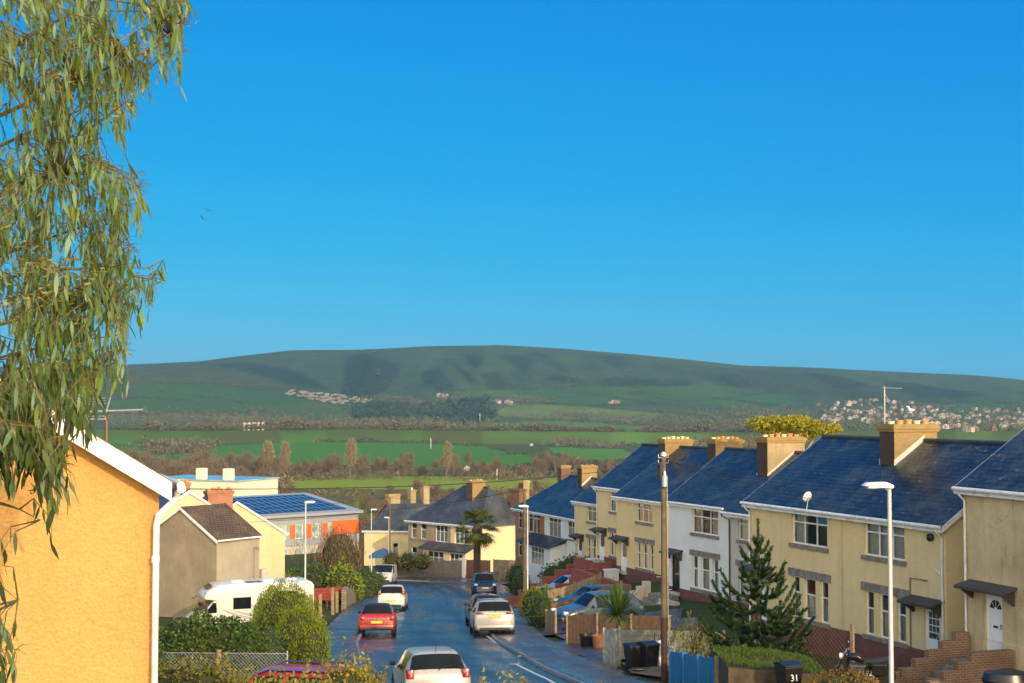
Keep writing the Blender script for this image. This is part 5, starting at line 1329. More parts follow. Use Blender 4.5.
# garden clutter by the drive
for (px, D, s, m_, lb) in ((586, 58.6, .34, BLACK, 'black plant tub in front of the brown fence'), (598, 57.6, .3, plain('dull_terracotta', (.22, .09, .04), .8, .3, 4), 'orange terracotta pot beside the black tub')):
    g = MB().lathe([(.24, 0), (.3, .5), (.33, .5), (.33, .56), (.27, .56), (.25, .45)], 14).build('plant_pot', m_, loc=(xat(px, D), D - .5, gz(xat(px, D), D - .5)), smooth=True); tag(g, lb, 'plant pot')
# trellis
tr = thing('trellis_fence', 'dark wooden trellis fence under the yellow house window', 'trellis', (xat(790, 46.2), 46.2, gz(xat(790, 46.2), 46.2) + .25), math.atan2(-1.8, 1.6))
q = MB()
for k in range(-8, 16):
    a, b_ = k * .16, k * .16 + 1.55
    for (u0, w0, u1, w1) in ((a, 0, b_, 1.55), (b_, 0, a, 1.55)):
        t0, t1 = 0., 1.
        if u1 != u0:
            ta, tb = sorted(((0 - u0) / (u1 - u0), (2.3 - u0) / (u1 - u0))); t0, t1 = max(t0, ta), min(t1, tb)
        if t1 > t0: q.tube([(u0 + (u1 - u0) * t0, 0, w0 + 1.55 * t0), (u0 + (u1 - u0) * t1, 0, w0 + 1.55 * t1)], .014, 4)
q.build('lattice', plain('dark_trellis_wood', (.09, .05, .028), .9, .3, 5), tr)
for X in (0, 2.3): MB().box(X - .05, X + .05, -.05, .05, -.2, 1.75).build('fence_post', FW2, tr)
# chain-link fence
clf = thing('chain_link_fence', 'rusty chain link fence with a wooden post below the hedge', 'fence', (-9.9, 40.2, gz(-9.9, 40.2)), 0)
q = MB(); Lc, Hc = 3.6, 1.5; dr_ = -.02
for k in range(-14, 36):
    for s in (1, -1):
        u0, u1 = (k * .1, k * .1 + Hc) if s > 0 else (k * .1 + Hc, k * .1)
        ta, tb = sorted(((0 - u0) / (u1 - u0), (Lc - u0) / (u1 - u0))); t0, t1 = max(0, ta), min(1, tb)
        if t1 > t0: q.tube([(u0 + (u1 - u0) * t0, 0, .05 + Hc * t0), (u0 + (u1 - u0) * t1, 0, .05 + Hc * t1)], .006, 3, False)
q.tube([(0, 0, Hc + .05), (Lc, 0, Hc + .02)], .008, 4); q.build('wire_mesh', METAL, clf)
MB().lathe([(.07, -.3), (.075, 1.6), (.05, 1.64)], 10, Matrix.Translation((1.7, -.06, 0))).build('fence_post', FW2, clf)
for X in (0, Lc): MB().tube([(X, 0, -.3), (X, 0, Hc + .1)], .025, 6).build('metal_post', METAL, clf)
# things on the left verge beyond the hedge
for k, (px, D, h) in enumerate(((318, 76, 1.5), (327, 80, 1.4), (339, 86, 1.6), (343, 89, 1.3))):
    g = MB().box(-.09, .09, -.09, .09, -.3, h).build('wooden_post', FW2, loc=(xat(px, D) - .3, D, gz(xat(px, D) - .3, D)), bevel=.02)
    tag(g, ('thick wooden post right behind the round hedge', 'wooden post second from the round hedge', 'tall wooden post at the end of the red boards', 'short wooden post beside the stone wall end')[k], 'post', 'posts beside the drive')
REDP = plain('red_boards', (.24, .022, .016), .6, .2, 5, dirt=(.2, .03, .02), ds=4)
q = MB()
for k in range(4): q.box(0, 2.6, -.03, .03, .55 + .2 * k, .72 + .2 * k)
for X in (.1, 1.3, 2.5): q.box(X - .04, X + .04, .03, .1, -.2, 1.4)
g = q.build('red_board_fence', REDP, loc=(xat(309, 91), 91, gz(-12, 91) - .05), rz=R(24)); tag(g, 'low red board fence behind the motorhome', 'fence')
wall('garden_wall', 'low rubble stone wall beside the left pavement near the hedge', [pt(345, 90), pt(352, 97), pt(360, 104)], (1.5, 1.0, .8), STW, .3, 9)
wall('garden_wall', 'rubble stone wall beneath the palm tree', [(-2.9, 151.2), (-1.3, 150.2)], (1.2, 1.1), STW, .3, 3)
# blue gazebo behind the van
gb = thing('garden_gazebo', 'blue canvas gazebo roof behind the white van', 'gazebo', (xat(384, 163), 163, gz(-14, 163) - .1))
MB().add([(-1.5, -1.5, 2.25), (1.5, -1.5, 2.25), (1.5, 1.5, 2.25), (-1.5, 1.5, 2.25), (0, 0, 3.0), (-1.5, -1.5, 2.0), (1.5, -1.5, 2.0), (1.5, 1.5, 2.0), (-1.5, 1.5, 2.0)], [(0, 1, 4), (1, 2, 4), (2, 3, 4), (3, 0, 4), (5, 6, 1, 0), (6, 7, 2, 1), (7, 8, 3, 2), (8, 5, 0, 3)]).build('canopy', plain('blue_canvas', (.03, .09, .22), .7, .1), gb)
for a in (-1.4, 1.4):
    for b_ in (-1.4, 1.4): MB().box(a - .03, a + .03, b_ - .03, b_ + .03, 0, 2.2).build('leg', GALV, gb)
# satellite dishes, aerial, vent, birds
dsh = thing('satellite_dish', 'small white satellite dish on the eave of the yellow house', 'satellite dish', (*loc2(pC, A1, 5.0, .42), -3.95), R(120))
MB().lathe([(.02, .0), (.11, .015), (.2, .05), (.21, .055), (.11, .022), (.02, .01)], 18, Matrix.Translation((0, 0, .3)) @ Matrix.Rotation(R(70), 4, 'Y')).build('dish', plain('dish_white', (.7, .72, .7), .4, .05), dsh, smooth=True)
MB().tube([(0, .1, -.25), (0, 0, .3)], .02, 6).build('bracket', METAL, dsh); MB().tube([(0, 0, .12), (.3, 0, .15), (.34, 0, .32)], .012, 5).build('feed_arm', METAL, dsh)
x_, y_ = tuple(np.array(pC1) + d2(A1) * -.5 + nb(A1) * 2.6)
ae = thing('television_aerial', 'tall thin television aerial strapped to the yellow house chimney', 'aerial', (x_, y_, -1.6))
q = MB(); q.tube([(0, 0, 0), (0, 0, 2.2)], .022, 6); q.build('mast', METAL, ae)
q = MB(); q.tube([(-.1, 0, 2.15), (.65, -.1, 2.13)], .012, 5)
for k in range(8): q.tube([(.0 + .08 * k, -.13, 2.14), (.0 + .08 * k, .13, 2.14)], .005, 4)
q.tube([(.0, 0, 1.95), (.15, 0, 1.6)], .012, 4); q.tube([(.08, -.1, 1.75), (.2, .1, 1.7)], .02, 4); q.build('antenna', METAL, ae)
FEW = plain('white_feathers', (.8, .8, .78), .8, .05); FEG = plain('dark_feathers', (.05, .05, .055), .8, .1); BEAK = plain('yellow_beak', (.6, .35, .03), .5, .1)
def gull(label, x, y, z, rz, mat):
    q = MB(); q.tube([(-.24, 0, .19), (-.12, 0, .16), (0, 0, .15), (.1, 0, .18), (.14, 0, .26), (.17, 0, .33), (.22, 0, .335), (.3, 0, .32)], [.01, .05, .085, .08, .05, .05, .035, .006], 10)
    q.tube([(.02, -.03, .08), (.02, -.03, 0)], .008, 4); q.tube([(.02, .03, .08), (.02, .03, 0)], .008, 4)
    o = q.build('perched_gull', mat, smooth=True, loc=(x, y, z), rz=R(rz)); o.scale = (.75,) * 3; tag(o, label, 'bird'); return o
ch = np.array(pC1) + d2(A1) * -.05 + nb(A1) * 3.35
gull('white gull standing on the yellow house chimney', *(ch + nb(A1) * .15), -8.95 + 8.1 + .42, 200, FEW)
gull('dark bird on the yellow house chimney beside the white gull', *(ch - nb(A1) * .45), -8.95 + 8.1 + .42, 30, FEG)
def flying(px, py, D, s, roll, label):
    q = MB(); q.tube([(-.3, 0, 0), (-.1, 0, 0), (.1, 0, 0), (.3, 0, .01)], [.02, .07, .06, .01], 8)
    for t_ in (-1, 1):
        q.add([(-.12, t_ * .03, .02), (.1, t_ * .03, .03), (.12, t_ * .4, .16), (-.08, t_ * .42, .15), (-.12, t_ * .85, .08), (-.02, t_ * .8, .1), (-.12, t_ * .03, 0), (.1, t_ * .03, .0), (.12, t_ * .4, .135), (-.08, t_ * .42, .13)], [(0, 1, 2, 3), (3, 2, 5, 4), (6, 9, 8, 7), (9, 4, 5, 8)])
    o = q.build('flying_bird', FEG, loc=at(px, py, D)); o.rotation_euler = (R(roll), R(-8), R(roll * 3 + 20)); o.scale = (s,) * 3
    tag(o, label, 'bird', 'birds in the air')
flying(208.5, 210.5, 140, .85, 20, 'tiny dark bird, higher of two in the sky beside the eucalyptus')
flying(202.5, 218.5, 150, .8, 35, 'tiny dark bird, lower of two in the sky beside the eucalyptus')
flying(373.5, 352.5, 110, .8, 12, 'dark bird gliding along the crest of the hill')
flying(378, 374.5, 130, .6, 60, 'small dark bird in front of the hill slope')
flying(317, 401, 100, .75, 25, 'dark bird flying in front of the distant caravans')
flying(369, 398, 140, .5, 50, 'tiny dark bird right of the distant caravans')
# ------------------------------------------------------------------ vegetation
BARK = plain('grey_bark', (.13, .105, .08), .9, .3, 6, .4, 30)
BARKW = plain('pale_bark', (.28, .22, .16), .85, .3, 5, .3, 20)
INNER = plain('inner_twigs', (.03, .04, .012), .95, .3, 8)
LF_DARK = leafmat('dark_hedge_leaf', [(.04, .085, .016), (.07, .125, .025), (.11, .16, .035)], .3, .5)
LF_BRIGHT = leafmat('bright_hedge_leaf', [(.17, .24, .012), (.25, .30, .016), (.33, .36, .02), (.19, .26, .012)], .45, .5)
LF_OLIVE = leafmat('olive_leaf', [(.10, .11, .022), (.18, .17, .03), (.27, .23, .04)], .35, .55)
LF_GOLD = leafmat('golden_shrub_leaf', [(.40, .34, .03), (.50, .42, .05), (.22, .26, .03), (.44, .27, .04)], .4, .55, (1.4, (.16, .19, .03), .7))
LF_RUST = leafmat('rusty_shrub_leaf', [(.26, .15, .03), (.32, .19, .03), (.18, .10, .025)], .3, .6)
LF_GREY = leafmat('grey_twig', [(.14, .11, .085), (.2, .16, .12), (.10, .08, .065)], .1, .8)
LF_BROWNT = leafmat('brown_bush_twig', [(.20, .10, .05), (.14, .075, .04), (.26, .15, .07)], .1, .8)
LF_LIME = leafmat('lime_leaf', [(.22, .30, .025), (.32, .38, .04), (.16, .22, .02)], .4, .5)
GRASSM = leafmat('grass_blade', [(.05, .10, .012), (.08, .14, .02), (.11, .15, .03)], .3, .6)
def foliage(name, label, cat, blobs, n, size, mat, inner=True, aspect=.5, up=None, upmix=0., group=None, kind=None, rough=.16, stems=0, stem_h=.5, parent=None):
    """blobs: (cx,cy,cz,rx,ry,rz) in world; leaves spread in an uneven shell"""
    B = np.array(blobs, float); base = np.array([B[:, 0].mean(), B[:, 1].mean(), (B[:, 2] - B[:, 5]).min()])
    vol = B[:, 3] * B[:, 4] + B[:, 3] * B[:, 5]; pr_ = vol / vol.sum()
    k = rng.choice(len(B), n, p=pr_)
    u = rng.normal(size=(n, 3)); u /= np.linalg.norm(u, axis=1)[:, None]
    lump = vnoise(u[:, 0] * 3.1 + 11 + k * 3, u[:, 1] * 3.1 + u[:, 2] * 2.7 + 20, 21) * rough + vnoise(u[:, 0] * 8 + 11, u[:, 1] * 8 + u[:, 2] * 7 + 40, 22) * rough * .7
    rad = (1 - np.abs(rng.normal(size=n)) * .13) + lump
    C = B[k, :3] + u * B[k, 3:6] * rad[:, None] - base
    V, Q = leaf_quads(C, size, aspect, up, upmix)
    idx = np.zeros(len(Q), int)
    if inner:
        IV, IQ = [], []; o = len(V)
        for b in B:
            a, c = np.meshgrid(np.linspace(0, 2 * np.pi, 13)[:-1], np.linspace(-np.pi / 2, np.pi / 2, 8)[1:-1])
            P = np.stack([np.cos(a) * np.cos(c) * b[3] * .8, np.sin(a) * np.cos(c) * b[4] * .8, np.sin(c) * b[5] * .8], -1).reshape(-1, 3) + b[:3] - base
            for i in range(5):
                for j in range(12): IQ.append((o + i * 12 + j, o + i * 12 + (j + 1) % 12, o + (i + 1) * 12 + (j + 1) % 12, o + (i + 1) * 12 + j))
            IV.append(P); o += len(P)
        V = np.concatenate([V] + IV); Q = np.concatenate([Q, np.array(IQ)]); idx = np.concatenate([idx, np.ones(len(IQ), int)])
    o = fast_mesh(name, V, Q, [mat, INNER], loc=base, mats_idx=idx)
    if label: tag(o, label, cat, group, kind)
    if stems:
        s = MB()
        for q in range(stems):
            a = random.uniform(0, 6.28); r0 = B[0, 3] * .3
            s.tube([(math.cos(a) * r0 * .3, math.sin(a) * r0 * .3, -.3), (math.cos(a) * r0, math.sin(a) * r0, stem_h), (math.cos(a) * r0 * 2, math.sin(a) * r0 * 2, (B[0, 2] + B[0, 5] * .5) - base[2])], [.03, .02, .008], 5)
        s.build('stem', BARK, o)
    return o
def blob(px, D, h, rx, ry, off=0, sink=.2):
    x = xat(px, D); z = gz(x, D) + off
    return (x, D, z + h / 2 - sink, rx, ry, h / 2 + sink)
# left side hedges
foliage('hedge', 'large round golden green hedge beside the left pavement', 'hedge', [blob(288, 52.2, 3.0, 1.15, 1.2), blob(302, 50.6, 2.25, 1.0, 1.1), blob(312, 50.2, 1.7, .75, .9), blob(275, 53.2, 2.6, .9, 1.1)], 30000, .085, LF_BRIGHT, up=(0, 0, 1), upmix=.6, aspect=.35)
foliage('hedge', 'dark green leafy hedge behind the chain link fence', 'hedge', [blob(176, 47, 1.9, 1.0, .8), blob(200, 46.5, 2.2, 1.0, .9), blob(226, 46.5, 2.05, 1.0, .9), blob(248, 46, 1.7, .8, .8)], 24000, .115, LF_DARK, aspect=.6)
foliage('shrub', 'low dark evergreen shrub in the shade between the two hedges', 'shrub', [blob(262, 49, 1.6, .9, .8), blob(270, 48, 1.2, .6, .6)], 2200, .1, LF_DARK)
foliage('shrub', 'tall loose green shrub in front of the motorhome cab', 'shrub', [blob(205, 52, 2.55, .4, .5), blob(193, 51, 2.2, .35, .5)], 600, .14, LF_OLIVE, inner=False, rough=.35)
foliage('shrub', 'green climber at the foot of the white downpipe', 'shrub', [blob(165, 33, 2.0, .35, .4), blob(160, 33.5, 2.6, .3, .3), blob(172, 36, 1.5, .5, .4)], 1800, .1, LF_DARK)
# yellowing shrubs along the bottom edge
sh = [(178, 27.5, 2.3, .7, LF_OLIVE), (205, 26.5, 2.1, .6, LF_OLIVE), (228, 27, 2.0, .6, LF_GOLD), (255, 26, 1.95, .6, LF_GOLD), (285, 25, 1.85, .55, LF_GOLD), (310, 25.5, 1.9, .5, LF_GOLD), (345, 27, 2.25, .55, LF_GOLD), (368, 28.5, 1.5, .4, LF_OLIVE)]
lb = ['dark olive shrub at the foot of the downpipe', 'olive shrub below the chain link fence post', 'yellowing shrub below the fence post', 'yellow leaved shrub before the hidden red car', 'golden shrub in front of the red car roof', 'golden shrub at the tail of the hidden red car', 'tallest yellow green shrub beside the left pavement', 'small olive shrub next to the kerb']
for (px, D, h, r, m_), l_ in zip(sh, lb):
    x = xat(px, D); zt_ = at(px, 668 if px != 345 else 657, D).z
    if px in (178, 205): zt_ = at(px, 657, D).z
    if px in (255, 285, 310): zt_ = at(px, 677, D).z
    foliage('shrub', l_, 'shrub', [(x, D, zt_ - 1.0, r, r * .9, 1.0), (x + .3, D + .2, zt_ - 1.15, r * .8, r * .8, 1.0)], 4200, .08, m_, inner=True, rough=.3, stems=6, stem_h=.8, aspect=.55)
for px, l_ in ((483, 'yellow tipped shrub top at the bottom edge near the road'), (505, 'pinkish yellow shrub top at the bottom edge, second by the road'), (519, 'lime shrub top at the bottom edge beside the painted line')):
    D = 19.; x = xat(px, D); zt_ = at(px, 672, D).z
    foliage('shrub', l_, 'shrub', [(x, D, zt_ - .45, .12, .12, .45)], 160, .07, LF_GOLD, inner=False, rough=.4, stems=3, stem_h=.4)
# left side further down
foliage('shrub', 'bright lime green shrub at the end of the stone wall', 'shrub', [blob(344, 99, 3.0, 1.2, 1.1), blob(352, 100, 2.4, 1.0, 1.0)], 2600, .2, LF_LIME)
foliage('shrub', 'green bush behind the red boards', 'shrub', [blob(317, 100, 2.9, 1.1, 1.0)], 1500, .2, LF_DARK)
foliage('hedge', 'clipped dark hedge at the corner beside the white van', 'hedge', [blob(369, 112, 2.2, 1.3, 1.4), blob(376, 117, 2.1, 1.0, 1.4), blob(363, 106, 1.6, 1.0, 1.2)], 3400, .18, LF_DARK)
foliage('shrub', 'bare brown rounded bush in front of the school', 'shrub', [(xat(340, 150), 150, -16.3, 2.3, 2.0, 3.3)], 3200, .4, LF_BROWNT, aspect=.14, up=(0, 0, 1), upmix=.8, stems=9, stem_h=2.0)
foliage('shrub', 'thin leafless pinkish tree in front of the school wall', 'tree', [(xat(318, 158), 158, -16.2, 2.6, 2.0, 3.0)], 900, .6, LF_GREY, aspect=.06, inner=False, up=(0, 0, 1), upmix=.5, stems=8, stem_h=2.0)
foliage('hedge', 'hedge between the school and the gabled houses', 'hedge', [blob(295 + 12 * k, 140 + 5 * k, 2.2, 2.0, 1.6) for k in range(4)], 2500, .3, LF_DARK)
foliage('hedge', 'hedge behind the grey fence before the grey pebbledash house', 'hedge', [(x_, 154.5 + 3.2 * 0 + (-x_ - 11) * .4, -17.2, 1.0, .8, 1.1) for x_ in (-13, -11.3, -9.6)], 1300, .25, LF_OLIVE)
# right side hedges
foliage('hedge', 'dark clipped hedge block beside the drive of the graphite car', 'hedge', [blob(538, 72, 1.85, .5, .7), blob(544, 71.6, 1.85, .45, .7), blob(541, 74, 1.9, .55, .8)], 3600, .1, LF_DARK)
foliage('hedge', 'long low green hedge beyond the dark clipped block', 'hedge', [blob(533, 84, 1.7, .8, 1.2), blob(543, 86, 1.7, 1.0, 1.2), blob(553, 86, 1.4, .8, 1.0)], 2600, .15, LF_BRIGHT)
foliage('hedge', 'tall dark hedge near the parked four by four', 'hedge', [blob(517, 121, 2.7, .9, 1.4), blob(521, 113, 2.2, .8, 1.2)], 2200, .18, LF_DARK)
foliage('shrub', 'loose garden bushes in front of the white lean-to porch', 'shrub', [blob(556, 112, 2.2, 1.4, 1.2), blob(572, 111, 2.4, 1.4, 1.2), blob(585, 108, 2.0, 1.0, 1.0)], 2600, .2, LF_DARK)
foliage('shrub', 'yellow green bamboo like shrub behind the blue fence', 'shrub', [(xat(688, 44.6), 44.6, gz(5.5, 44.6) + .9, .62, .5, 1.0), (xat(703, 45), 45, gz(5.5, 45) + .75, .5, .5, .85)], 2600, .16, LF_OLIVE, aspect=.16, up=(0, 0, 1), upmix=.6, inner=False, rough=.3)
foliage('shrub', 'dark leafy shrub under the monkey puzzle tree', 'shrub', [(xat(735, 42.4), 42.4, gz(6.5, 42.4) + .5, .8, .6, .75), (xat(765, 41.8), 41.8, gz(7.5, 41.8) + .4, .7, .6, .6)], 3000, .11, LF_DARK, rough=.3)
foliage('shrub', 'low golden brown shrub beside the motorcycle', 'shrub', [(xat(838, 36.4), 36.4, at(838, 690, 36.4).z, .85, .6, .55), (xat(858, 36), 36, at(858, 694, 36).z, .6, .5, .5)], 3400, .075, LF_RUST)
bt = foliage('shrub', 'bare thin shrub in front of the pale green fence', 'shrub', [(xat(655, 49.2), 49.2, gz(5, 49.2) + .9, .3, .3, .7)], 60, .5, LF_GREY, inner=False, aspect=.04, up=(0, 0, 1), upmix=.8, stems=5)
# lawn verge behind the blue fence
lx, ly = np.meshgrid(np.linspace(0, 1, 90), np.linspace(0, 1, 70)); n = lx.size
gx_ = xat(719, 40) + lx.ravel() * 2.6 + rng.normal(size=n) * .03; gy_ = 38.6 + ly.ravel() * 3.2 + rng.normal(size=n) * .03
GZ_ = at(745, 662, 39.5).z
gzz = GZ_ + .1 * vnoise(gx_ * 1.2, gy_ * 1.2, 31) - .25 * (lx.ravel() - .3)
V, Q = leaf_quads(np.stack([gx_, gy_, gzz], 1), .13, .18, (0, 0, 1), .75)
bank = MB(); x0, x1 = xat(719, 40), xat(719, 40) + 2.6
bank.slab([[(x0, 38.6, GZ_ - .0), (x1, 38.6, GZ_ - .2), (x1, 42, GZ_ - .2), (x0, 42, GZ_)]], 1.2)
b_ = bank.build('grass_bank', plain('turf', (.07, .055, .03), .95, .4, 4, .5, 30, dirt=(.04, .06, .02))); tag(b_, kind='structure')
tag(fast_mesh('grass', V, Q, GRASSM), 'short green grass on the bank behind the blue fence', 'grass', kind='stuff')
# garden surfaces on the right: gravel and paving of the drives
def patch(name, pts, mat, up_=.05):
    P = [Vector((x, y, 0)) for x, y in pts]; m = MB(); n = 10
    for i in range(n):
        for j in range(n):
            q = []
            for (a, b) in ((i, j), (i + 1, j), (i + 1, j + 1), (i, j + 1)):
                u, v = a / n, b / n; p = P[0] * (1 - u) * (1 - v) + P[1] * u * (1 - v) + P[2] * u * v + P[3] * (1 - u) * v
                q.append((p.x, p.y, gz(p.x, p.y) + up_))
            m.quad(*q)
    o = m.build(name, mat); tag(o, kind='structure'); return o
M_DRIVE = wet('drive_tarmac', (.055, .05, .048), .2, .6, .8, .3)
M_GARD = plain('shady_garden_ground', (.05, .05, .022), .95, .5, 2, .5, 25, dirt=(.075, .055, .035))
M_DIRT = plain('bare_earth', (.14, .085, .05), .95, .35, 3, .5, 25, dirt=(.06, .05, .03))
patch('drive', [(2.4, 61.5), (7.8, 59.5), (8.8, 68), (1.4, 71.5)], M_DRIVE, .1)
patch('drive', [(1.2, 66), (7.4, 64), (8.6, 72), (.9, 73.5)], M_DRIVE, .13)
patch('drive', [(1.2, 62.5), (2.6, 62), (6.4, 52.5), (2.4, 51)], M_DRIVE, .09)
patch('drive', [(1.0, 76), (6, 76), (6, 83.5), (.7, 83)], M_DRIVE, .1)
patch('drive', [(.8, 90), (5.6, 90.5), (5.6, 98), (.7, 97)], M_DRIVE, .1)
patch('drive', [pt(620, 50.5), pt(668, 48.6), pt(664, 44.8), pt(630, 47.2)], M_DIRT, .12)
patch('garden_path', [(7, 36), (13.2, 36), (14.5, 45), (9.5, 47)], M_GARD, .06)
# motorcycle position
mx, my = xat(858, 43.6), 43.6
mc.location = (mx, my, gz(mx, my) + .06); mc.rotation_euler = (0, R(-8), R(78))

# monkey puzzle tree
MPG = leafmat('monkey_puzzle_leaf', [(.012, .035, .008), (.022, .055, .012), (.035, .07, .014), (.05, .085, .016)], .1, .45)
MPT = leafmat('monkey_puzzle_tip', [(.09, .16, .02), (.14, .22, .025)], .2, .45)
mpx, mpy = xat(757, 44.2), 44.2
mpb = gz(mpx, mpy); mp_top = at(757, 519, mpy).z
mp = thing('monkey_puzzle_tree', 'spiky dark green monkey puzzle tree in front of the yellow house', 'tree', (mpx, mpy, mpb))
Hm = mp_top - mpb
MB().tube([(0, 0, -.3), (.01, 0, Hm * .5), (0, 0, Hm * .97)], [.12, .075, .02], 8).build('trunk', plain('monkey_puzzle_bark', (.05, .045, .03), .9, .3, 6), mp)
SPV = []; SPI = []
core = MB()
def spiky(P, r, tip=0):
    P = [Vector(p) for p in P]; core.tube(P, [r * .55] * (len(P) - 1) + [r * .2], 5)
    L = sum((b - a).length for a, b in zip(P, P[1:])); n = int(L * 250)
    for _ in range(n):
        t_ = random.random() * (len(P) - 1); i = min(int(t_), len(P) - 2); p = P[i].lerp(P[i + 1], t_ - i); d = (P[i + 1] - P[i]).normalized()
        a = random.uniform(0, 6.283); o1 = d.orthogonal().normalized(); o2 = d.cross(o1); q = o1 * math.cos(a) + o2 * math.sin(a)
        tp_ = p + q * r * 1.25 + d * r * 1.1; s = d.cross(q) * r * .3
        SPV.extend([p + q * r * .3 - s, p + q * r * .3 + s, tp_ + s * .15, tp_ - s * .15]); SPI.append(tip if t_ > len(P) - 1.5 else 0)
WH = [(.07, 1.2, 6), (.14, 1.5, 6), (.21, 1.72, 6), (.29, 1.82, 6), (.37, 1.66, 6), (.46, 1.4, 6), (.55, 1.08, 5), (.64, .82, 5), (.725, .58, 5), (.80, .38, 4), (.865, .22, 4)]
for w, (f, Lb, k) in enumerate(WH):
    z = Hm * f
    for b_ in range(k):
        az = 2 * math.pi * b_ / k + w * .7 + random.uniform(-.25, .25); L = Lb * random.uniform(.8, 1.12); zz0 = z + random.uniform(-.12, .12)
        rise = -.42 + 1.1 * f; dx, dy = math.cos(az), math.sin(az)
        P = []
        for q in range(7):
            s = q / 6; P.append((dx * L * s, dy * L * s, zz0 + L * (rise * s - .2 * math.sin(s * math.pi) + .42 * s ** 3)))
        spiky(P, .068, 1 if f > .92 else 0)
        if f < .75:
            for s_ in (-1, 1):
                for q in ((.35, .58, .78) if f < .42 else (.55, .75)):
                    if random.random() < .18: continue
                    i = int(q * 6); p0 = Vector(P[i]).lerp(Vector(P[i + 1]), q * 6 - i); l2_ = L * (.46 - .3 * q + .06) * random.uniform(.75, 1.25); a2 = az + s_ * random.uniform(.7, 1.0)
                    spiky([p0, p0 + Vector((math.cos(a2) * l2_ * .5, math.sin(a2) * l2_ * .5, -.02)), p0 + Vector((math.cos(a2) * l2_, math.sin(a2) * l2_, .26 * l2_ + .06))], .056)
spiky([(0, 0, Hm * .86), (0, 0, Hm * 1.0)], .06, 1)
core.build('branches', MPG, mp)
Vn = np.array([tuple(v) for v in SPV]); fast_mesh('spiky_foliage', Vn, np.arange(len(Vn)).reshape(-1, 4), [MPG, MPT], parent=mp, mats_idx=SPI)

# spiky cordyline over the planter box
yx, yy = xat(617, 50.9), 50.9
yc = thing('cordyline_plant', 'spiky green cordyline sprouting behind the pale grey box', 'plant', (yx, yy, gz(yx, yy)))
MB().tube([(0, 0, -.2), (0, 0, 1.35)], [.06, .05], 7).build('stem', BARK, yc)
SV, SQ = [], []
for k in range(190):
    az = random.uniform(0, 6.283); el = random.uniform(-.3, 1.5); L = random.uniform(.75, 1.2) if el > .4 else random.uniform(.5, .8); p = Vector((0, 0, 1.4))
    d = Vector((math.cos(az) * math.cos(el), math.sin(az) * math.cos(el), math.sin(el))); s = d.cross(Vector((0, 0, 1))).normalized() * .022; o = len(SV)
    for q in range(4):
        t_ = q / 3; c_ = p + d * L * t_ - Vector((0, 0, .25 * L * t_ * t_ * (1.2 - el / 1.5))); w_ = (1, 1.1, .7, .05)[q]; SV += [c_ - s * w_, c_ + s * w_]
    for q in range(3): SQ.append((o + 2 * q, o + 2 * q + 1, o + 2 * q + 3, o + 2 * q + 2))
fast_mesh('leaves', np.array([tuple(v) for v in SV]), np.array(SQ), leafmat('cordyline_leaf', [(.05, .11, .015), (.09, .16, .025), (.14, .20, .04)], .25), parent=yc)
yc.scale = (1.35, 1.35, 1.25)
# palm at the foot of the street
plx, ply = xat(477.5, 143.2) + .0, 142.4
pl = thing('palm_tree', 'palm tree with shaggy trunk in front of the cream house', 'palm tree', (plx, ply, gz(plx, ply)))
zc_ = at(477, 528, ply).z - gz(plx, ply)
MB().lathe([(.26, -.3), (.24, 1), (.27, zc_ * .7), (.36, zc_ * .92), (.2, zc_)], 10).build('trunk', plain('shaggy_palm_trunk', (.075, .055, .035), .95, .4, 8, .6, 15), pl)
SV, SQ = [], []
for k in range(64):
    az = random.uniform(0, 6.283); el = random.uniform(-1.15, 1.25); L = random.uniform(.9, 1.35); p = Vector((0, 0, zc_ - .1 if el > -.3 else zc_ - .35))
    d = Vector((math.cos(az) * math.cos(el), math.sin(az) * math.cos(el), math.sin(el))); s = d.cross(Vector((0, 0, 1))).normalized(); n_ = s.cross(d); e_ = p + d * L
    o = len(SV); SV += [p - s * .03, p + s * .03, e_ + s * .03, e_ - s * .03]; SQ.append((o, o + 1, o + 2, o + 3))
    for j in range(13):
        a = -1.9 + 3.8 * j / 12; dd = d * math.cos(a) + s * math.sin(a) - Vector((0, 0, .35)); l_ = .85 * (1 - .12 * abs(a)); w_ = n_.cross(dd).normalized() * .05
        o = len(SV); SV += [e_ - w_ * .5, e_ + dd * l_ * .5 - w_, e_ + dd * l_, e_ + dd * l_ * .5 + w_]; SQ.append((o, o + 1, o + 2, o + 3))
fast_mesh('fronds', np.array([tuple(v) for v in SV]), np.array(SQ), leafmat('palm_frond', [(.04, .06, .015), (.08, .11, .02), (.15, .18, .03), (.10, .085, .03)], .2), parent=pl)
pl.scale = (1.4, 1.4, 1.06)
# pine like tree standing behind the chimney of the white pair
tx, ty_ = xat(795, 84), 84.
tb = gz(tx, ty_); tt = at(795, 414, ty_).z
tr_ = thing('flat_topped_tree', 'flat topped yellow green tree in sun behind the rendered chimney', 'tree', (tx, ty_, tb))
q = MB(); hz_ = tt - tb
q.tube([(-.6, 0, -.3), (-.7, 0, hz_ * .6), (-1.4, 0, hz_ * .80), (-1.9, 0, hz_ * .93)], [.2, .15, .08, .03], 7)
for (ex, ey) in ((-.4, .5), (.7, -.3), (1.6, .3), (2.4, 0), (-2.3, .2)): q.tube([(-.7, 0, hz_ * .62), (ex * .5, ey, hz_ * .8), (ex, ey, hz_ * .92)], [.1, .06, .02], 6)
q.build('trunk', BARKW, tr_)
Bz = [(-2.1, 0, -.55, .75, .8, .4), (-1.2, .3, -.6, .95, .9, .5), (-.2, -.2, -.5, 1.0, 1., .48), (.7, .2, -.7, .9, .9, .45), (1.6, 0, -.95, .8, .8, .35), (2.3, .1, -.85, .5, .6, .25), (-1.0, 0, -1.2, .7, .7, .35), (.3, .2, -1.25, .9, .7, .35)]
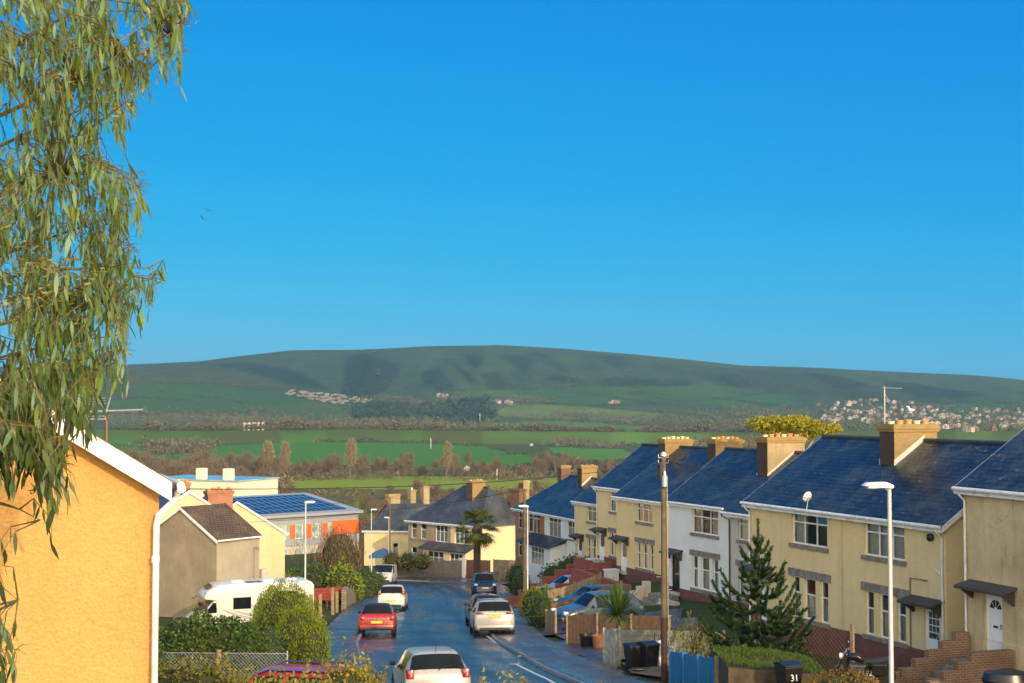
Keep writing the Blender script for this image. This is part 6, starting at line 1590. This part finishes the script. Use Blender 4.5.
cr = foliage('crown', None, None, [(tx + a, ty_ + b, tt + c, d, e_, f) for a, b, c, d, e_, f in Bz], 7500, .17, leafmat('sunlit_crown_leaf', [(.28, .28, .02), (.38, .36, .03), (.17, .2, .02), (.44, .40, .04)], .4), inner=False, rough=.3)
w_ = cr.matrix_basis.translation.copy(); cr.parent = tr_; cr.location = w_ - tr_.location

# ------------------------------------------------------------------ eucalyptus in the foreground
EU = leafmat('eucalyptus_leaf', [(.09, .17, .022), (.15, .23, .03), (.055, .11, .02), (.21, .28, .035), (.14, .26, .12), (.23, .37, .20), (.12, .2, .025), (.18, .31, .15)], .45, .36)
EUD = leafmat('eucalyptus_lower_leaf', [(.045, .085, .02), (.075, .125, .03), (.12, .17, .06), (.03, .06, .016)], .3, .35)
EUB = leafmat('eucalyptus_bud', [(.25, .22, .02), (.18, .19, .025), (.3, .24, .04)], .25, .5)
EUW = plain('eucalyptus_twig', (.11, .105, .04), .7, .3, 10)
et = thing('eucalyptus_tree', 'eucalyptus tree with drooping grey green leaves in the foreground', 'tree', (xat(-190, 10.8), 10.8, gz(-5.3, 10.8)))
ew = Vector(et.location)
ENV = [(-30, 200), (0, 188), (30, 182), (60, 178), (90, 166), (130, 152), (150, 148), (190, 140), (240, 146), (262, 155), (285, 152), (320, 142), (345, 132), (370, 116), (395, 106), (410, 102), (425, 82), (440, 62), (470, 68), (500, 70), (520, 66), (540, 52), (570, 34), (610, 18), (690, 12)]
envx = lambda y: float(np.interp(y, [a for a, _ in ENV], [b for _, b in ENV]))
tr2 = MB(); tr2.tube([(0, 0, -.4), (.1, 0, 2.5), (.0, .1, 5), (.25, .1, 8), (.4, 0, 12)], [.22, .18, .15, .11, .04], 9); tr2.build('trunk', BARKW, et)
br = MB(); limbs = []
def limb(p0, p1, p2, r):
    P = []
    for k in range(9):
        t_ = k / 8; P.append(Vector(p0) * (1 - t_) ** 2 + Vector(p1) * 2 * t_ * (1 - t_) + Vector(p2) * t_ * t_)
    br.tube(P, [r * (1 - .85 * k / 8) for k in range(9)], 6); limbs.extend(P[2:])
def E(px, py, D): return at(px, py, D) - ew
for (y0, yc_, y2, px2, D, r) in ((140, 60, -10, 120, 10.6, .035), (190, 120, 40, 175, 10.2, .03), (230, 150, 90, 130, 11.2, .028), (320, 260, 215, 120, 10.5, .03), (340, 260, 268, 148, 10.9, .025), (390, 320, 300, 110, 10.2, .028), (420, 350, 335, 120, 11.2, .024), (470, 400, 385, 90, 10.4, .022), (520, 430, 460, 55, 9.6, .022), (560, 470, 520, 40, 9.8, .018), (640, 540, 600, 18, 10., .015), (60, -20, -60, 150, 10.8, .03), (280, 200, 175, 60, 10., .028)):
    limb(E(-150, y0, 10.8), E(-40 + px2 * .1, yc_, (D + 10.8) / 2), E(px2, y2, D), r)
LV, LQ, LM = [], [], []
def eleaf(p, d, L, w, m):
    d = d.normalized(); s = d.cross(Vector((random.gauss(0, 1), random.gauss(0, 1), random.gauss(0, .4))))
    if s.length < 1e-4: return
    s.normalize(); bend = s.cross(d) * random.uniform(-.12, .12) * L + Vector((0, 0, -.06 * L)); o = len(LV)
    for q, (t_, ww) in enumerate(((0, .12), (.3, 1.), (.62, .8), (1., .03))):
        c_ = p + d * L * t_ + bend * math.sin(t_ * 2.4); LV.extend([c_ - s * w * ww, c_ + s * w * ww])
    for q in range(3): LQ.append((o + 2 * q, o + 2 * q + 1, o + 2 * q + 3, o + 2 * q + 2)); LM.append(m)
LA = np.array([tuple(p) for p in limbs])
cnt = 0; tries = 0
while cnt < 860 and tries < 9000:
    tries += 1
    py = random.uniform(-25, 690); ex = envx(py) + 13 * float(vnoise(np.array([py / 17.]), np.array([3.]), 44)[0]) - 5; px = random.uniform(-25, ex - 4)
    dens = .8 if py < 415 else .36 + .34 * (430 < py < 530)
    if vnoise(np.array([px / 24.]), np.array([py / 34.]), 41)[0] > (.36 if py < 420 else .14): continue
    if 120 < py < 240 and px < 110 and random.random() < .35: continue
    if py > 530 and random.random() < .75: continue
    if random.random() > dens: continue
    D = random.uniform(9.3, 11.6) if py < 430 else random.uniform(9.2, 10.2)
    p = E(px, py - 12, D)
    j = int(np.argmin(((LA - np.array(tuple(p))) ** 2).sum(1))); a = limbs[j]
    if (a - p).length > 1.25: a = p + Vector((-.35, random.uniform(-.2, .2), random.uniform(.0, .25)))
    mid = (a + p) / 2 + Vector((random.gauss(0, .05), random.gauss(0, .05), .10))
    p2 = p + Vector((random.uniform(-.02, .12), random.gauss(0, .06), -random.uniform(.12, .34)))
    br.tube([a, mid, p, p.lerp(p2, .5) + Vector((.02, 0, .02)), p2], [.007, .005, .0035, .0025, .0012], 4, False)
    cnt += 1
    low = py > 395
    if (py < 320 and py > 235 and px < 90 and random.random() < .5) or random.random() < .05:
        for _ in range(26):
            c_ = p + Vector((random.gauss(0, .06), random.gauss(0, .06), random.gauss(0, .05)))
            d = Vector((random.gauss(0, 1), random.gauss(0, 1), random.gauss(.1, .7))); eleaf(c_, d, random.uniform(.03, .06), .006, 2)
    n_ = random.randint(5, 9)
    for q in range(n_):
        t_ = q / n_; b0 = (mid.lerp(p, t_ * 2) if t_ < .4 else p.lerp(p2, (t_ - .4) / .6))
        d = Vector((random.gauss(.06, .24), random.gauss(0, .26), -1 + random.gauss(0, .14)))
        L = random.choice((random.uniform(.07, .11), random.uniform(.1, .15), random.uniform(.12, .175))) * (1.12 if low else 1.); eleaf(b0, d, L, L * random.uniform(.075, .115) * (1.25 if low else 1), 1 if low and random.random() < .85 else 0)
    if px > ex - 26 or random.random() < .25:     # bare twiglets feathering the outline
        for _ in range(5):
            e_ = p + Vector((random.uniform(.02, .12), random.gauss(0, .05), random.gauss(.01, .04))); br.tube([p, (p + e_) / 2 + Vector((0, 0, .015)), e_], [.0026, .002, .0012], 3, False)
br.build('branches', EUW, et)
fast_mesh('foliage', np.array([tuple(v) for v in LV]), np.array(LQ), [EU, EUD, EUB], parent=et, mats_idx=LM)
print('euc', cnt, len(LQ))
# ------------------------------------------------------------------ far country
BT = leafmat('bare_tree_twig', [(.13, .115, .075), (.19, .16, .105), (.095, .085, .06), (.15, .125, .08)], .1, .85)
BT2 = leafmat('ruddy_tree_twig', [(.145, .11, .07), (.2, .15, .095), (.11, .085, .058)], .1, .85)
PO = leafmat('poplar_twig', [(.23, .18, .115), (.18, .145, .095), (.27, .21, .135)], .1, .85)
WD = leafmat('far_wood_leaf', [(.03, .05, .022), (.045, .065, .03), (.06, .07, .036)], 0., .9)
WB = leafmat('far_bare_wood', [(.10, .095, .055), (.13, .115, .07), (.075, .08, .045)], 0., .9)
WDD = leafmat('far_evergreen', [(.016, .034, .018), (.024, .046, .022), (.034, .055, .026)], 0., .9)
def bare_tree(name, mat, H, spread, seed, twigs=2600, tall=False):
    r = random.Random(seed); m = MB(); tips = []
    def grow(p, d, L, rad, dep):
        e_ = p + d * L; m.tube([p, p + d * L * .5 + Vector((r.gauss(0, .04), r.gauss(0, .04), 0)) * L, e_], [rad, rad * .8, rad * .6], 4 if dep else 6, False)
        if dep >= 3: tips.append((e_, d)); return
        for k in range(r.randint(3, 4)):
            s = .35 if tall else spread
            nd = (d + Vector((r.gauss(0, s), r.gauss(0, s), r.gauss(.1, .25) + (.5 if tall else 0)))).normalized()
            grow(p + d * L * r.uniform(.55, 1.), nd, L * r.uniform(.55, .8), rad * .55, dep + 1)
        tips.append((e_, d))
    grow(Vector((0, 0, -.5)), Vector((0, 0, 1)), H * (.30 if not tall else .34), H * .022, 0)
    zs = max(t_[0].z for t_ in tips); k_ = H / zs if zs > 0 else 1
    k_ *= 1.0
    m.v = [(x * k_ * (.55 if tall else 1), y * k_ * (.55 if tall else 1), z * k_) for x, y, z in m.v]
    V = np.array(m.v); Tm = MB(); Tm.v = m.v; Tm.f = m.f; Tm.m = m.m
    tp_ = np.array([(t_[0].x * k_ * (.55 if tall else 1), t_[0].y * k_ * (.55 if tall else 1), t_[0].z * k_) for t_ in tips])
    rr_ = np.random.default_rng(seed); i = rr_.integers(0, len(tp_), twigs)
    C = tp_[i] * np.stack([rr_.uniform(.55, 1.05, twigs)] * 2 + [rr_.uniform(.35, 1.0, twigs) ** .7], 1) + rr_.normal(size=(twigs, 3)) * H * np.array([.05, .05, .05]); C[:, 2] = np.clip(C[:, 2], H * .12, H * 1.03)
    Vq, Qq = leaf_quads(C, H * .085, .11, (0, 0, 1), .55, rr_)
    root = thing(name, 'x', 'tree', (0, 0, 0))
    Tm.build('trunk', BARK, root)
    fast_mesh('crown', Vq, Qq, mat, parent=root)
    return root
protos = [bare_tree('bare_tree', BT, 9, .55, 3), bare_tree('bare_tree', BT2, 8, .6, 4), bare_tree('bare_tree', BT, 11, .5, 5), bare_tree('bare_tree', BT2, 10, .55, 6)]
popl = bare_tree('poplar_tree', PO, 15, .3, 9, 1700, True)
used = set()
def put(pr_, x, y, s, label, group, sx=1.):
    if pr_.name in used: o = copy_tree(pr_)
    else: o = pr_; used.add(pr_.name)
    o.location = (x, y, gz(x, y)); o.rotation_euler.z = random.uniform(0, 6.28); o.scale = (s * sx, s * sx, s)
    o['label'] = label; o['group'] = group; return o
for px, top, D, l_ in ((270, 440, 535, 'leftmost of two tall bare poplars behind the cream hall'), (287, 441, 538, 'second of two tall bare poplars behind the cream hall'), (350.5, 438, 532, 'tall pale bare poplar standing alone above the school roof'), (447, 441, 536, 'tall bare poplar in line with the road')):
    x = xat(px, D); h = at(px, top, D).z - gz(x, D); put(popl, x, D, h / 15, l_, 'poplars along the bright field', .9)
lbl = {'belt': 'bare winter tree in the belt behind the bright green strip', 'thick': 'bare brown winter tree in the thicket beyond the ochre gable', 'right': 'bare grey winter tree beyond the roofs of the terrace', 'scrub': 'low bare tree in the scrub below the bright green strip'}
for k in range(95):   # belt behind the bright strip
    px = random.uniform(205, 640); D = random.uniform(540, 700); x = xat(px, D)
    put(random.choice(protos), x, D, random.uniform(.5, .88) * (1.1 if px < 420 else 1.), lbl['belt'], 'bare trees behind the bright strip')
for k in range(75):   # thicket to the left
    px = random.uniform(100, 275); D = random.uniform(330, 560); x = xat(px, D)
    put(random.choice(protos), x, D, random.uniform(.65, 1.05) * (1.12 if 120 < px < 225 else .75), lbl['thick'], 'bare trees of the left thicket')
for k in range(24):
    px = random.uniform(685, 770); D = random.uniform(330, 560); x = xat(px, D)
    put(random.choice(protos), x, D, random.uniform(1.0, 1.6), lbl['right'], 'bare trees beyond the terrace roofs')
for k in range(60):
    px = random.uniform(360, 640); D = random.uniform(230, 400); x = xat(px, D)
    put(random.choice(protos), x, D, random.uniform(.3, .55), lbl['scrub'], 'scrub trees below the bright strip')
for pr_ in protos + [popl]:
    if pr_.name not in used: put(pr_, xat(300, 500), 500, 1, lbl['belt'], 'bare trees behind the bright strip')
# scrub in front of the bright strip, woods and hedgerows: masses nobody could count
def mass(name, label, pts, hs, mat, q=26, flat=.8, size=.45):
    P = np.array(pts); h = np.asarray(hs) * (.75 + .45 * vnoise(P[:, 0] / 25, P[:, 1] / 60, 61))
    kp = (vnoise(P[:, 0] / 18 + 5, P[:, 1] / 45, 62) + rng.uniform(-.5, .5, len(P)) > -.45) & (h > 1.0); P, h = P[kp], h[kp]; n = len(P)
    k = np.repeat(np.arange(n), q); u = rng.normal(size=(n * q, 3)); u /= np.linalg.norm(u, axis=1)[:, None]
    u *= rng.uniform(.6, 1.05, (n * q, 1)); C = P[k] + u * h[k][:, None] * np.array([flat * .62, flat * .62, .55]) + np.array([0, 0, 1]) * h[k][:, None] * .45
    V, Q = leaf_quads(C, h[k] * size, .75)
    o = fast_mesh(name, V, Q, mat); tag(o, label, 'woodland', kind='stuff'); return o
def fill(poly, n, jit=0):
    P = np.array(poly); out = []
    x0, y0 = P.min(0); x1, y1 = P.max(0)
    while len(out) < n:
        a = rng.uniform([x0, y0], [x1, y1], (n * 2, 2)); a = a[inpoly(a[:, 0], a[:, 1], P)]
        out += list(a)
    return np.array(out[:n])
def ground_pts(px):
    out = []
    for a, b in px:
        p = ground_at(a, b)
        if p.y < 5000: out.append(tuple(p))
    return np.array(out)
def line(pts, step=1.6):
    P = np.array(pts, float); s = np.concatenate([[0], np.cumsum(np.linalg.norm(np.diff(P, axis=0), axis=1))]); n = int(s[-1] / step) + 1
    q = np.linspace(0, s[-1], n); return np.stack([np.interp(q, s, P[:, i]) for i in (0, 1)], 1) + rng.normal(size=(n, 2)) * [.5, .12]
sx_ = rng.uniform(190, 660, 3600); sD = rng.uniform(215, 440, 3600); keep = ~((sx_ > 352) & (sx_ < 378) & (sD > 250) & (sD < 330)) & ~((sD > 425) & (sx_ > 275) & (sx_ < 600)); sx_, sD = sx_[keep], sD[keep]
X = (sx_ - 512) / F * sD
mass('scrub', 'olive brown scrub and rough grass between the houses and the bright strip', np.stack([X, sD, G(X, sD)], 1), rng.uniform(.8, 2.6, len(X)), leafmat('scrub_twig', [(.13, .11, .05), (.17, .14, .06), (.10, .10, .04), (.2, .15, .08)], .1, .9), 22, .9, .3)
ux = rng.uniform(200, 660, 2600); uD = rng.uniform(536, 700, 2600); X = (ux - 512) / F * uD
mass('undergrowth', 'brown undergrowth at the foot of the winter trees behind the bright strip', np.stack([X, uD, G(X, uD)], 1), rng.uniform(1.4, 3.3, len(X)), BT, 24, .9, .26)
ux = rng.uniform(95, 290, 1800); uD = rng.uniform(300, 560, 1800); X = (ux - 512) / F * uD
mass('undergrowth', 'brown thicket beyond the ochre gable filling in between the trees', np.stack([X, uD, G(X, uD)], 1), rng.uniform(1.8, 4.5, len(X)), BT2, 24, .9, .26)
woods_d = [[(415, 405), (428, 403), (480, 410), (478, 424), (430, 421), (412, 416)], [(358, 402), (400, 405), (402, 421), (360, 418)], [(462, 402), (488, 404), (484, 421), (468, 420)]]
woods_b = [[(108, 412), (270, 412), (350, 416), (470, 420), (478, 436), (440, 439), (350, 432), (240, 429), (190, 425), (110, 428)], [(365, 420), (475, 424), (475, 438), (370, 434)], [(205, 433), (480, 437), (500, 444), (420, 441), (300, 440), (210, 441)], [(470, 395), (560, 402), (490, 408), (445, 402)],
           [(540, 434), (640, 446), (600, 448), (530, 442)], [(640, 428), (730, 436), (760, 450), (690, 456), (640, 442)], [(545, 418), (640, 424), (760, 428), (820, 430), (690, 424), (560, 414)], [(735, 405), (820, 412), (830, 434), (760, 436), (720, 420)],
           [(110, 412), (560, 414), (560, 440), (480, 437), (420, 441), (300, 440), (205, 439), (110, 424)], [(240, 418), (480, 421), (490, 440), (300, 439), (230, 432)], [(110, 414), (300, 418), (300, 428), (110, 424)], [(640, 415), (830, 410), (830, 430), (700, 432)],
           [(820, 405), (1030, 408), (1030, 438), (960, 430), (860, 434)], [(380, 396), (440, 400), (445, 412), (380, 404)], [(150, 437), (215, 438), (205, 452), (150, 455)]]
wp = np.concatenate([ground_pts(fill(P, 230) + rng.normal(size=(230, 2)) * [8, 1.6]) for P in woods_d]); mass('far_wood', 'dark evergreen woods across the valley', wp, rng.uniform(9, 15, len(wp)), WDD, 30, 1.0, .3)
wp = np.concatenate([ground_pts(fill(P, 620) + rng.normal(size=(620, 2)) * [9, 1.6]) for P in woods_b]); mass('far_wood', 'grey brown bare woods across the valley', wp, rng.uniform(4.5, 9, len(wp)), WB, 26, 1.0, .27)
hed = [[(205, 446), (215, 463), (300, 470), (500, 471), (548, 465)], [(300, 442), (420, 443), (480, 447), (530, 456), (560, 466), (600, 468)], [(480, 423), (560, 420), (700, 429), (740, 436)], [(480, 440), (560, 444), (650, 447)], [(548, 447), (622, 449), (650, 457)], [(556, 457), (582, 463), (642, 459)], [(500, 456), (540, 452), (560, 458), (600, 467)],
       [(486, 405), (540, 403), (660, 413), (760, 419)], [(500, 418), (560, 421), (655, 420), (760, 424)], [(452, 391), (560, 389), (640, 402), (700, 408)], [(480, 384), (590, 388), (690, 403)], [(470, 401), (600, 406), (640, 404)], [(600, 388), (690, 398), (740, 401)], [(510, 386), (530, 384), (600, 382)], [(690, 402), (770, 394)], [(740, 401), (800, 409)],
       [(125, 385), (205, 384), (270, 391), (315, 402)], [(118, 383), (200, 384), (300, 389)], [(140, 396), (165, 392), (185, 401)], [(195, 397), (225, 399), (265, 410)], [(108, 400), (150, 398), (225, 406)], [(110, 414), (180, 415), (265, 412)], [(112, 430), (200, 431), (230, 437)], [(130, 441), (180, 442), (230, 437)], [(930, 405), (985, 401), (1030, 407)], [(700, 437), (760, 440)], [(140, 378), (165, 384), (172, 394)], [(600, 395), (620, 404)], [(560, 384), (640, 388)]]
hp = np.concatenate([ground_pts(line(L, 1.3)) for L in hed]); mass('hedgerow', 'dark hedgerows dividing the fields of the valley', hp, rng.uniform(3, 6.5, len(hp)) * np.where(hp[:, 1] < 1300, .55, 1.), WD, 24, 1.3, .3)
gp_ = np.concatenate([ground_pts(fill(P, n)) for P, n in (([(652, 364), (760, 376), (880, 392), (900, 400), (780, 393), (700, 384)], 260), ([(342, 380), (400, 382), (420, 394), (345, 396)], 160), ([(600, 377), (690, 379), (690, 387), (600, 386)], 130), ([(195, 361), (245, 356), (243, 358), (200, 363)], 40), ([(480, 376), (600, 376), (600, 384), (480, 388)], 120))])
fp = fill([(120, 366), (290, 353), (500, 348), (740, 368), (1030, 382), (1030, 402), (800, 396), (600, 384), (420, 394), (300, 390), (130, 384)], 2600); dn = vnoise(fp[:, 0] / 22, fp[:, 1] / 7, 71); fp = ground_pts(fp[dn > .12])
mass('hill_scrub', 'dots of thorn bushes spread over the slope of the down', fp, rng.uniform(1.6, 3.6, len(fp)), WD, 12, 1.4, .3)
mass('gorse', 'gorse and thorn scrub on the flank of the down', gp_, rng.uniform(3, 6, len(gp_)), WD, 16, 1.5, .3)
tp__ = ground_pts(fill([(815, 402), (868, 401), (1030, 408), (1030, 436), (945, 436), (820, 428)], 420)); mass('town_trees', 'garden trees between the houses of the distant town', tp__, rng.uniform(5, 9, len(tp__)), WB, 24, 1.0, .28)
# houses of the far town, caravans and farm buildings
HW = plain('far_white_wall', (.34, .32, .28), .8, .1, .2); HC = plain('far_cream_wall', (.26, .21, .16), .8, .1, .2); HB = plain('far_brick_wall', (.17, .11, .08), .8, .1, .2); HR = plain('far_grey_roof', (.09, .09, .10), .8, .2, .2); HR2 = plain('far_red_roof', (.11, .08, .065), .8, .2, .2); CAR = plain('caravan_cream', (.19, .18, .15), .6, .1, .3)
def far_house(w, d, h, rise, wm, rm, name='far_house'):
    m = MB(); gw(m, 0, w, 0, d, -2, h, h + rise); m.mi = 1
    a = .4; k = rise / (w / 2); m.slab([[(w / 2, -.3, h + rise + .1), (w + a, -.3, h - a * k + .1), (w + a, d + .3, h - a * k + .1), (w / 2, d + .3, h + rise + .1)], [(-a, -.3, h - a * k + .1), (w / 2, -.3, h + rise + .1), (w / 2, d + .3, h + rise + .1), (-a, d + .3, h - a * k + .1)]], .2)
    m.mi = 2
    for x in (w * .2, w * .62):
        for z in (1., h - 1.7): m.box(x, x + w * .18, -.06, .02, z, z + 1.2)
    return m, [wm, rm, DARK]
TYP = [far_house(9, 8, 5, 3, HW, HR), far_house(11, 7, 5, 2.6, HC, HR2), far_house(8, 8, 5.2, 2.8, HB, HR2), far_house(14, 9, 5.5, 3, HW, HR2), far_house(7, 10, 3.2, 2.4, HC, HR)]
MES = []
for m, mm in TYP:
    o = m.build('far_house', mm); MES.append(o.data); bpy.data.objects.remove(o)
def town(poly, n, label, group, near_w, sc_=1., name='far_house', mes=None):
    for (a, b) in fill(poly, n):
        p = ground_at(a, b)
        if p.y > 4200: continue
        o = bpy.data.objects.new(name, (mes or MES)[int(rng.choice(len(mes or MES)))]); COL.objects.link(o); o.location = p; o.rotation_euler.z = rng.uniform(-.9, .9); o.scale = (sc_,) * 3
        tag(o, label, 'house' if name == 'far_house' else 'caravan', group)
town([(815, 404), (868, 402), (880, 412), (868, 424), (822, 424)], 60, 'small pale house in the distant town below the down', 'houses of the distant town', 0, .8)
town([(868, 407), (940, 406), (1030, 411), (1030, 432), (945, 432), (880, 424)], 150, 'small house among roofs and trees of the distant town', 'houses in the wooded part of the distant town', 0, .72)
town([(840, 400), (920, 404), (870, 404)], 8, 'small white villa above the distant town', 'villas above the distant town', 0)
cm = MB(); cm.box(0, 9, 0, 3.4, -1, 2.6); cm.slab([[(-.2, -.2, 2.6), (9.2, -.2, 2.6), (9.2, 1.7, 3.1), (-.2, 1.7, 3.1)], [(-.2, 1.7, 3.1), (9.2, 1.7, 3.1), (9.2, 3.6, 2.6), (-.2, 3.6, 2.6)]], .1); cm.mi = 1
for x in (1, 4, 6.5): cm.box(x, x + 1.2, -.05, .02, 1, 1.9)
co = cm.build('caravan', [CAR, DARK]); cme = co.data; bpy.data.objects.remove(co)
town([(281, 390.5), (300, 392), (366, 398.5), (368, 404), (330, 404), (288, 397)], 75, 'pale static caravan in the park under the down', 'caravans under the down', 0, 1., 'static_caravan', [cme])
town([(432, 396), (446, 396), (446, 399), (432, 399)], 4, 'pale farmhouse under the down beyond the caravans', 'farm under the down', 0)
town([(485, 403), (505, 403), (505, 405), (485, 405)], 4, 'low pale farm building on the lower slope', 'farm on the lower slope', 0)
town([(605, 403), (625, 403), (625, 407), (605, 407)], 2, 'lone white cottage among the hedges of the slope', 'cottages on the slope', 0)
tk = MB().lathe([(2.2, -1), (2.2, 7), (1.8, 7.6), (.2, 8.2)], 14); to = tk.build('storage_tank', HW, smooth=True); tm_ = to.data; bpy.data.objects.remove(to)
for k in range(5):
    p = ground_at(244.5 + 4.6 * k, 434.5); o = bpy.data.objects.new('storage_tank', tm_); COL.objects.link(o); o.location = p; tag(o, 'white cylindrical tank in the row of five across the valley', 'tank', 'row of white tanks')
for (px, py, s, l_) in ((418, 442, .75, 'white cottage with bright wall at the top edge of the green field'), (530, 446, .6, 'white house at the bend of the hedge right of the green field'), (556, 446, .55, 'white house by the hedgerow, nearer its middle'), (598, 446, .6, 'long white house by the hedgerow beside a bare tree'), (330, 432, .8, 'low white sheds among bare woods'), (270, 431, .7, 'low pale shed just right of the white tanks'), (297, 433, .6, 'white barn between the tanks and the sheds'), (345, 436, .6, 'long pale shed behind the green field'), (396, 474, .45, 'pale roofed shed in the tree belt'), (464, 471, .5, 'white house in the tree belt right of the poplar'), (145, 433, .6, 'pale barn left of the valley thicket'), (204, 432, .5, 'small white house at the valley hedge'), (618, 445, .4, 'little white house at the end of the hedgerow')):
    p = ground_at(px, py); o = bpy.data.objects.new('far_house', MES[3 if s > .6 else 0]); COL.objects.link(o); o.location = p; s *= .62; o.scale = (s * (1.4 if 'long' in l_ or 'low' in l_ else 1), s, s * (.6 if 'shed' in l_ else 1)); o.rotation_euler.z = .3
    tag(o, l_, 'house')
for (px, top, D, l_) in ((480, 413, 2000, 'thin white mast beside the dark wood'), (497, 469, 540, 'thin pale pole in the tree belt'), (431, 438, 1250, 'white post near the cottage')):
    x = xat(px, D); z = gz(x, D); o = MB().tube([(0, 0, 0), (0, 0, at(px, top, D).z - z)], .2 if D > 1000 else .1, 5).build('mast', UPVC, loc=(x, D, z)); tag(o, l_, 'mast')

# ------------------------------------------------------------------ haze, light, sky, camera
if HAZE > 0:
    hb_ = MB().box(-5200, 5200, -90, 7200, -75, 185).build('haze', []) if False else None
    m = bpy.data.materials.new('valley_haze'); m.use_nodes = True; nt = m.node_tree; nt.nodes.clear()
    o_ = nt.nodes.new('ShaderNodeOutputMaterial'); v_ = nt.nodes.new('ShaderNodeVolumePrincipled')
    v_.inputs['Color'].default_value = (.25, .68, 1, 1); v_.inputs['Density'].default_value = HAZE; v_.inputs['Anisotropy'].default_value = .3
    nt.links.new(v_.outputs[0], o_.inputs['Volume'])
    hz = MB().box(-6500, 6500, -100, 7600, -80, 190).build('haze', m); tag(hz, kind='stuff')
    sc.cycles.volume_bounces = 0
to_sun = Vector((math.sin(R(SUN_AZ)) * math.cos(R(SUN_EL)), -math.cos(R(SUN_AZ)) * math.cos(R(SUN_EL)), math.sin(R(SUN_EL))))
ld = bpy.data.lights.new('sun', 'SUN'); ld.energy = SUN_E; ld.angle = R(.53); ld.color = (1, .77, .50)
lo_ = bpy.data.objects.new('sun', ld); COL.objects.link(lo_); lo_.rotation_euler = to_sun.to_track_quat('Z', 'Y').to_euler()
w = bpy.data.worlds.new('World'); sc.world = w; w.use_nodes = True; nt = w.node_tree
bg = nt.nodes['Background']; sk = nt.nodes.new('ShaderNodeTexSky'); sk.sky_type = 'NISHITA'; sk.sun_disc = False
sk.sun_elevation = R(SUN_EL); sk.sun_rotation = math.atan2(to_sun.x, to_sun.y); sk.altitude = 60; sk.air_density = 1.; sk.dust_density = .3; sk.ozone_density = 2.2
# the clear sky is deepest blue away from the sun; the unseen sun side is boosted as warm fill for shaded fronts
tc = nt.nodes.new('ShaderNodeTexCoord'); dt = nt.nodes.new('ShaderNodeVectorMath'); dt.operation = 'DOT_PRODUCT'; dt.inputs[1].default_value = to_sun
nt.links.new(tc.outputs['Generated'], dt.inputs[0])
mr = nt.nodes.new('ShaderNodeMapRange'); mr.interpolation_type = 'SMOOTHSTEP'; mr.inputs['From Min'].default_value = -.45; mr.inputs['From Max'].default_value = .15
nt.links.new(dt.outputs['Value'], mr.inputs['Value'])
mx = nt.nodes.new('ShaderNodeMix'); mx.data_type = 'RGBA'; mx.inputs[6].default_value = SKY_AWAY + (1,); mx.inputs[7].default_value = SKY_FILL + (1,)
nt.links.new(mr.outputs[0], mx.inputs[0])
def wmath(op, a, b):
    k = nt.nodes.new('ShaderNodeMath'); k.operation = op; nt.links.new(a, k.inputs[0]); k.inputs[1].default_value = b; return k.outputs[0]
sp_ = nt.nodes.new('ShaderNodeSeparateColor'); nt.links.new(sk.outputs[0], sp_.inputs[0])
cb = nt.nodes.new('ShaderNodeCombineColor')
nt.links.new(wmath('MULTIPLY', wmath('POWER', sp_.outputs[0], SKY_POW), SKY_AWAY[0]), cb.inputs[0])
nt.links.new(wmath('MULTIPLY', wmath('POWER', sp_.outputs[1], .69), SKY_AWAY[1]), cb.inputs[1]); nt.links.new(wmath('MULTIPLY', wmath('POWER', sp_.outputs[2], .2), SKY_AWAY[2]), cb.inputs[2])
mu = nt.nodes.new('ShaderNodeMix'); mu.data_type = 'RGBA'; mu.blend_type = 'MULTIPLY'; mu.inputs[0].default_value = 1.
nt.links.new(sk.outputs[0], mu.inputs[6]); mu.inputs[7].default_value = SKY_FILL + (1,)
nt.links.new(cb.outputs[0], mx.inputs[6]); nt.links.new(mu.outputs[2], mx.inputs[7])
nt.links.new(mx.outputs[2], bg.inputs[0]); bg.inputs[1].default_value = SKY_E
cam = bpy.data.cameras.new('camera'); cam.sensor_width = 36; cam.lens = 36 * F / 1024; cam.clip_end = 30000; cam.clip_start = .1
co = bpy.data.objects.new('camera', cam); COL.objects.link(co); co.location = (0, 0, 0); co.rotation_euler = (math.pi / 2 + PITCH, 0, 0); sc.camera = co
vs = sc.view_settings; vs.view_transform = 'Standard'; vs.look = 'None'; vs.exposure = EXPO; vs.gamma = 1; vs.use_curve_mapping = False
sc.cycles.max_bounces = 6; sc.cycles.diffuse_bounces = 3; sc.cycles.glossy_bounces = 3; sc.cycles.transparent_max_bounces = 12
sc.cycles.use_denoising = True
drop_tmp()
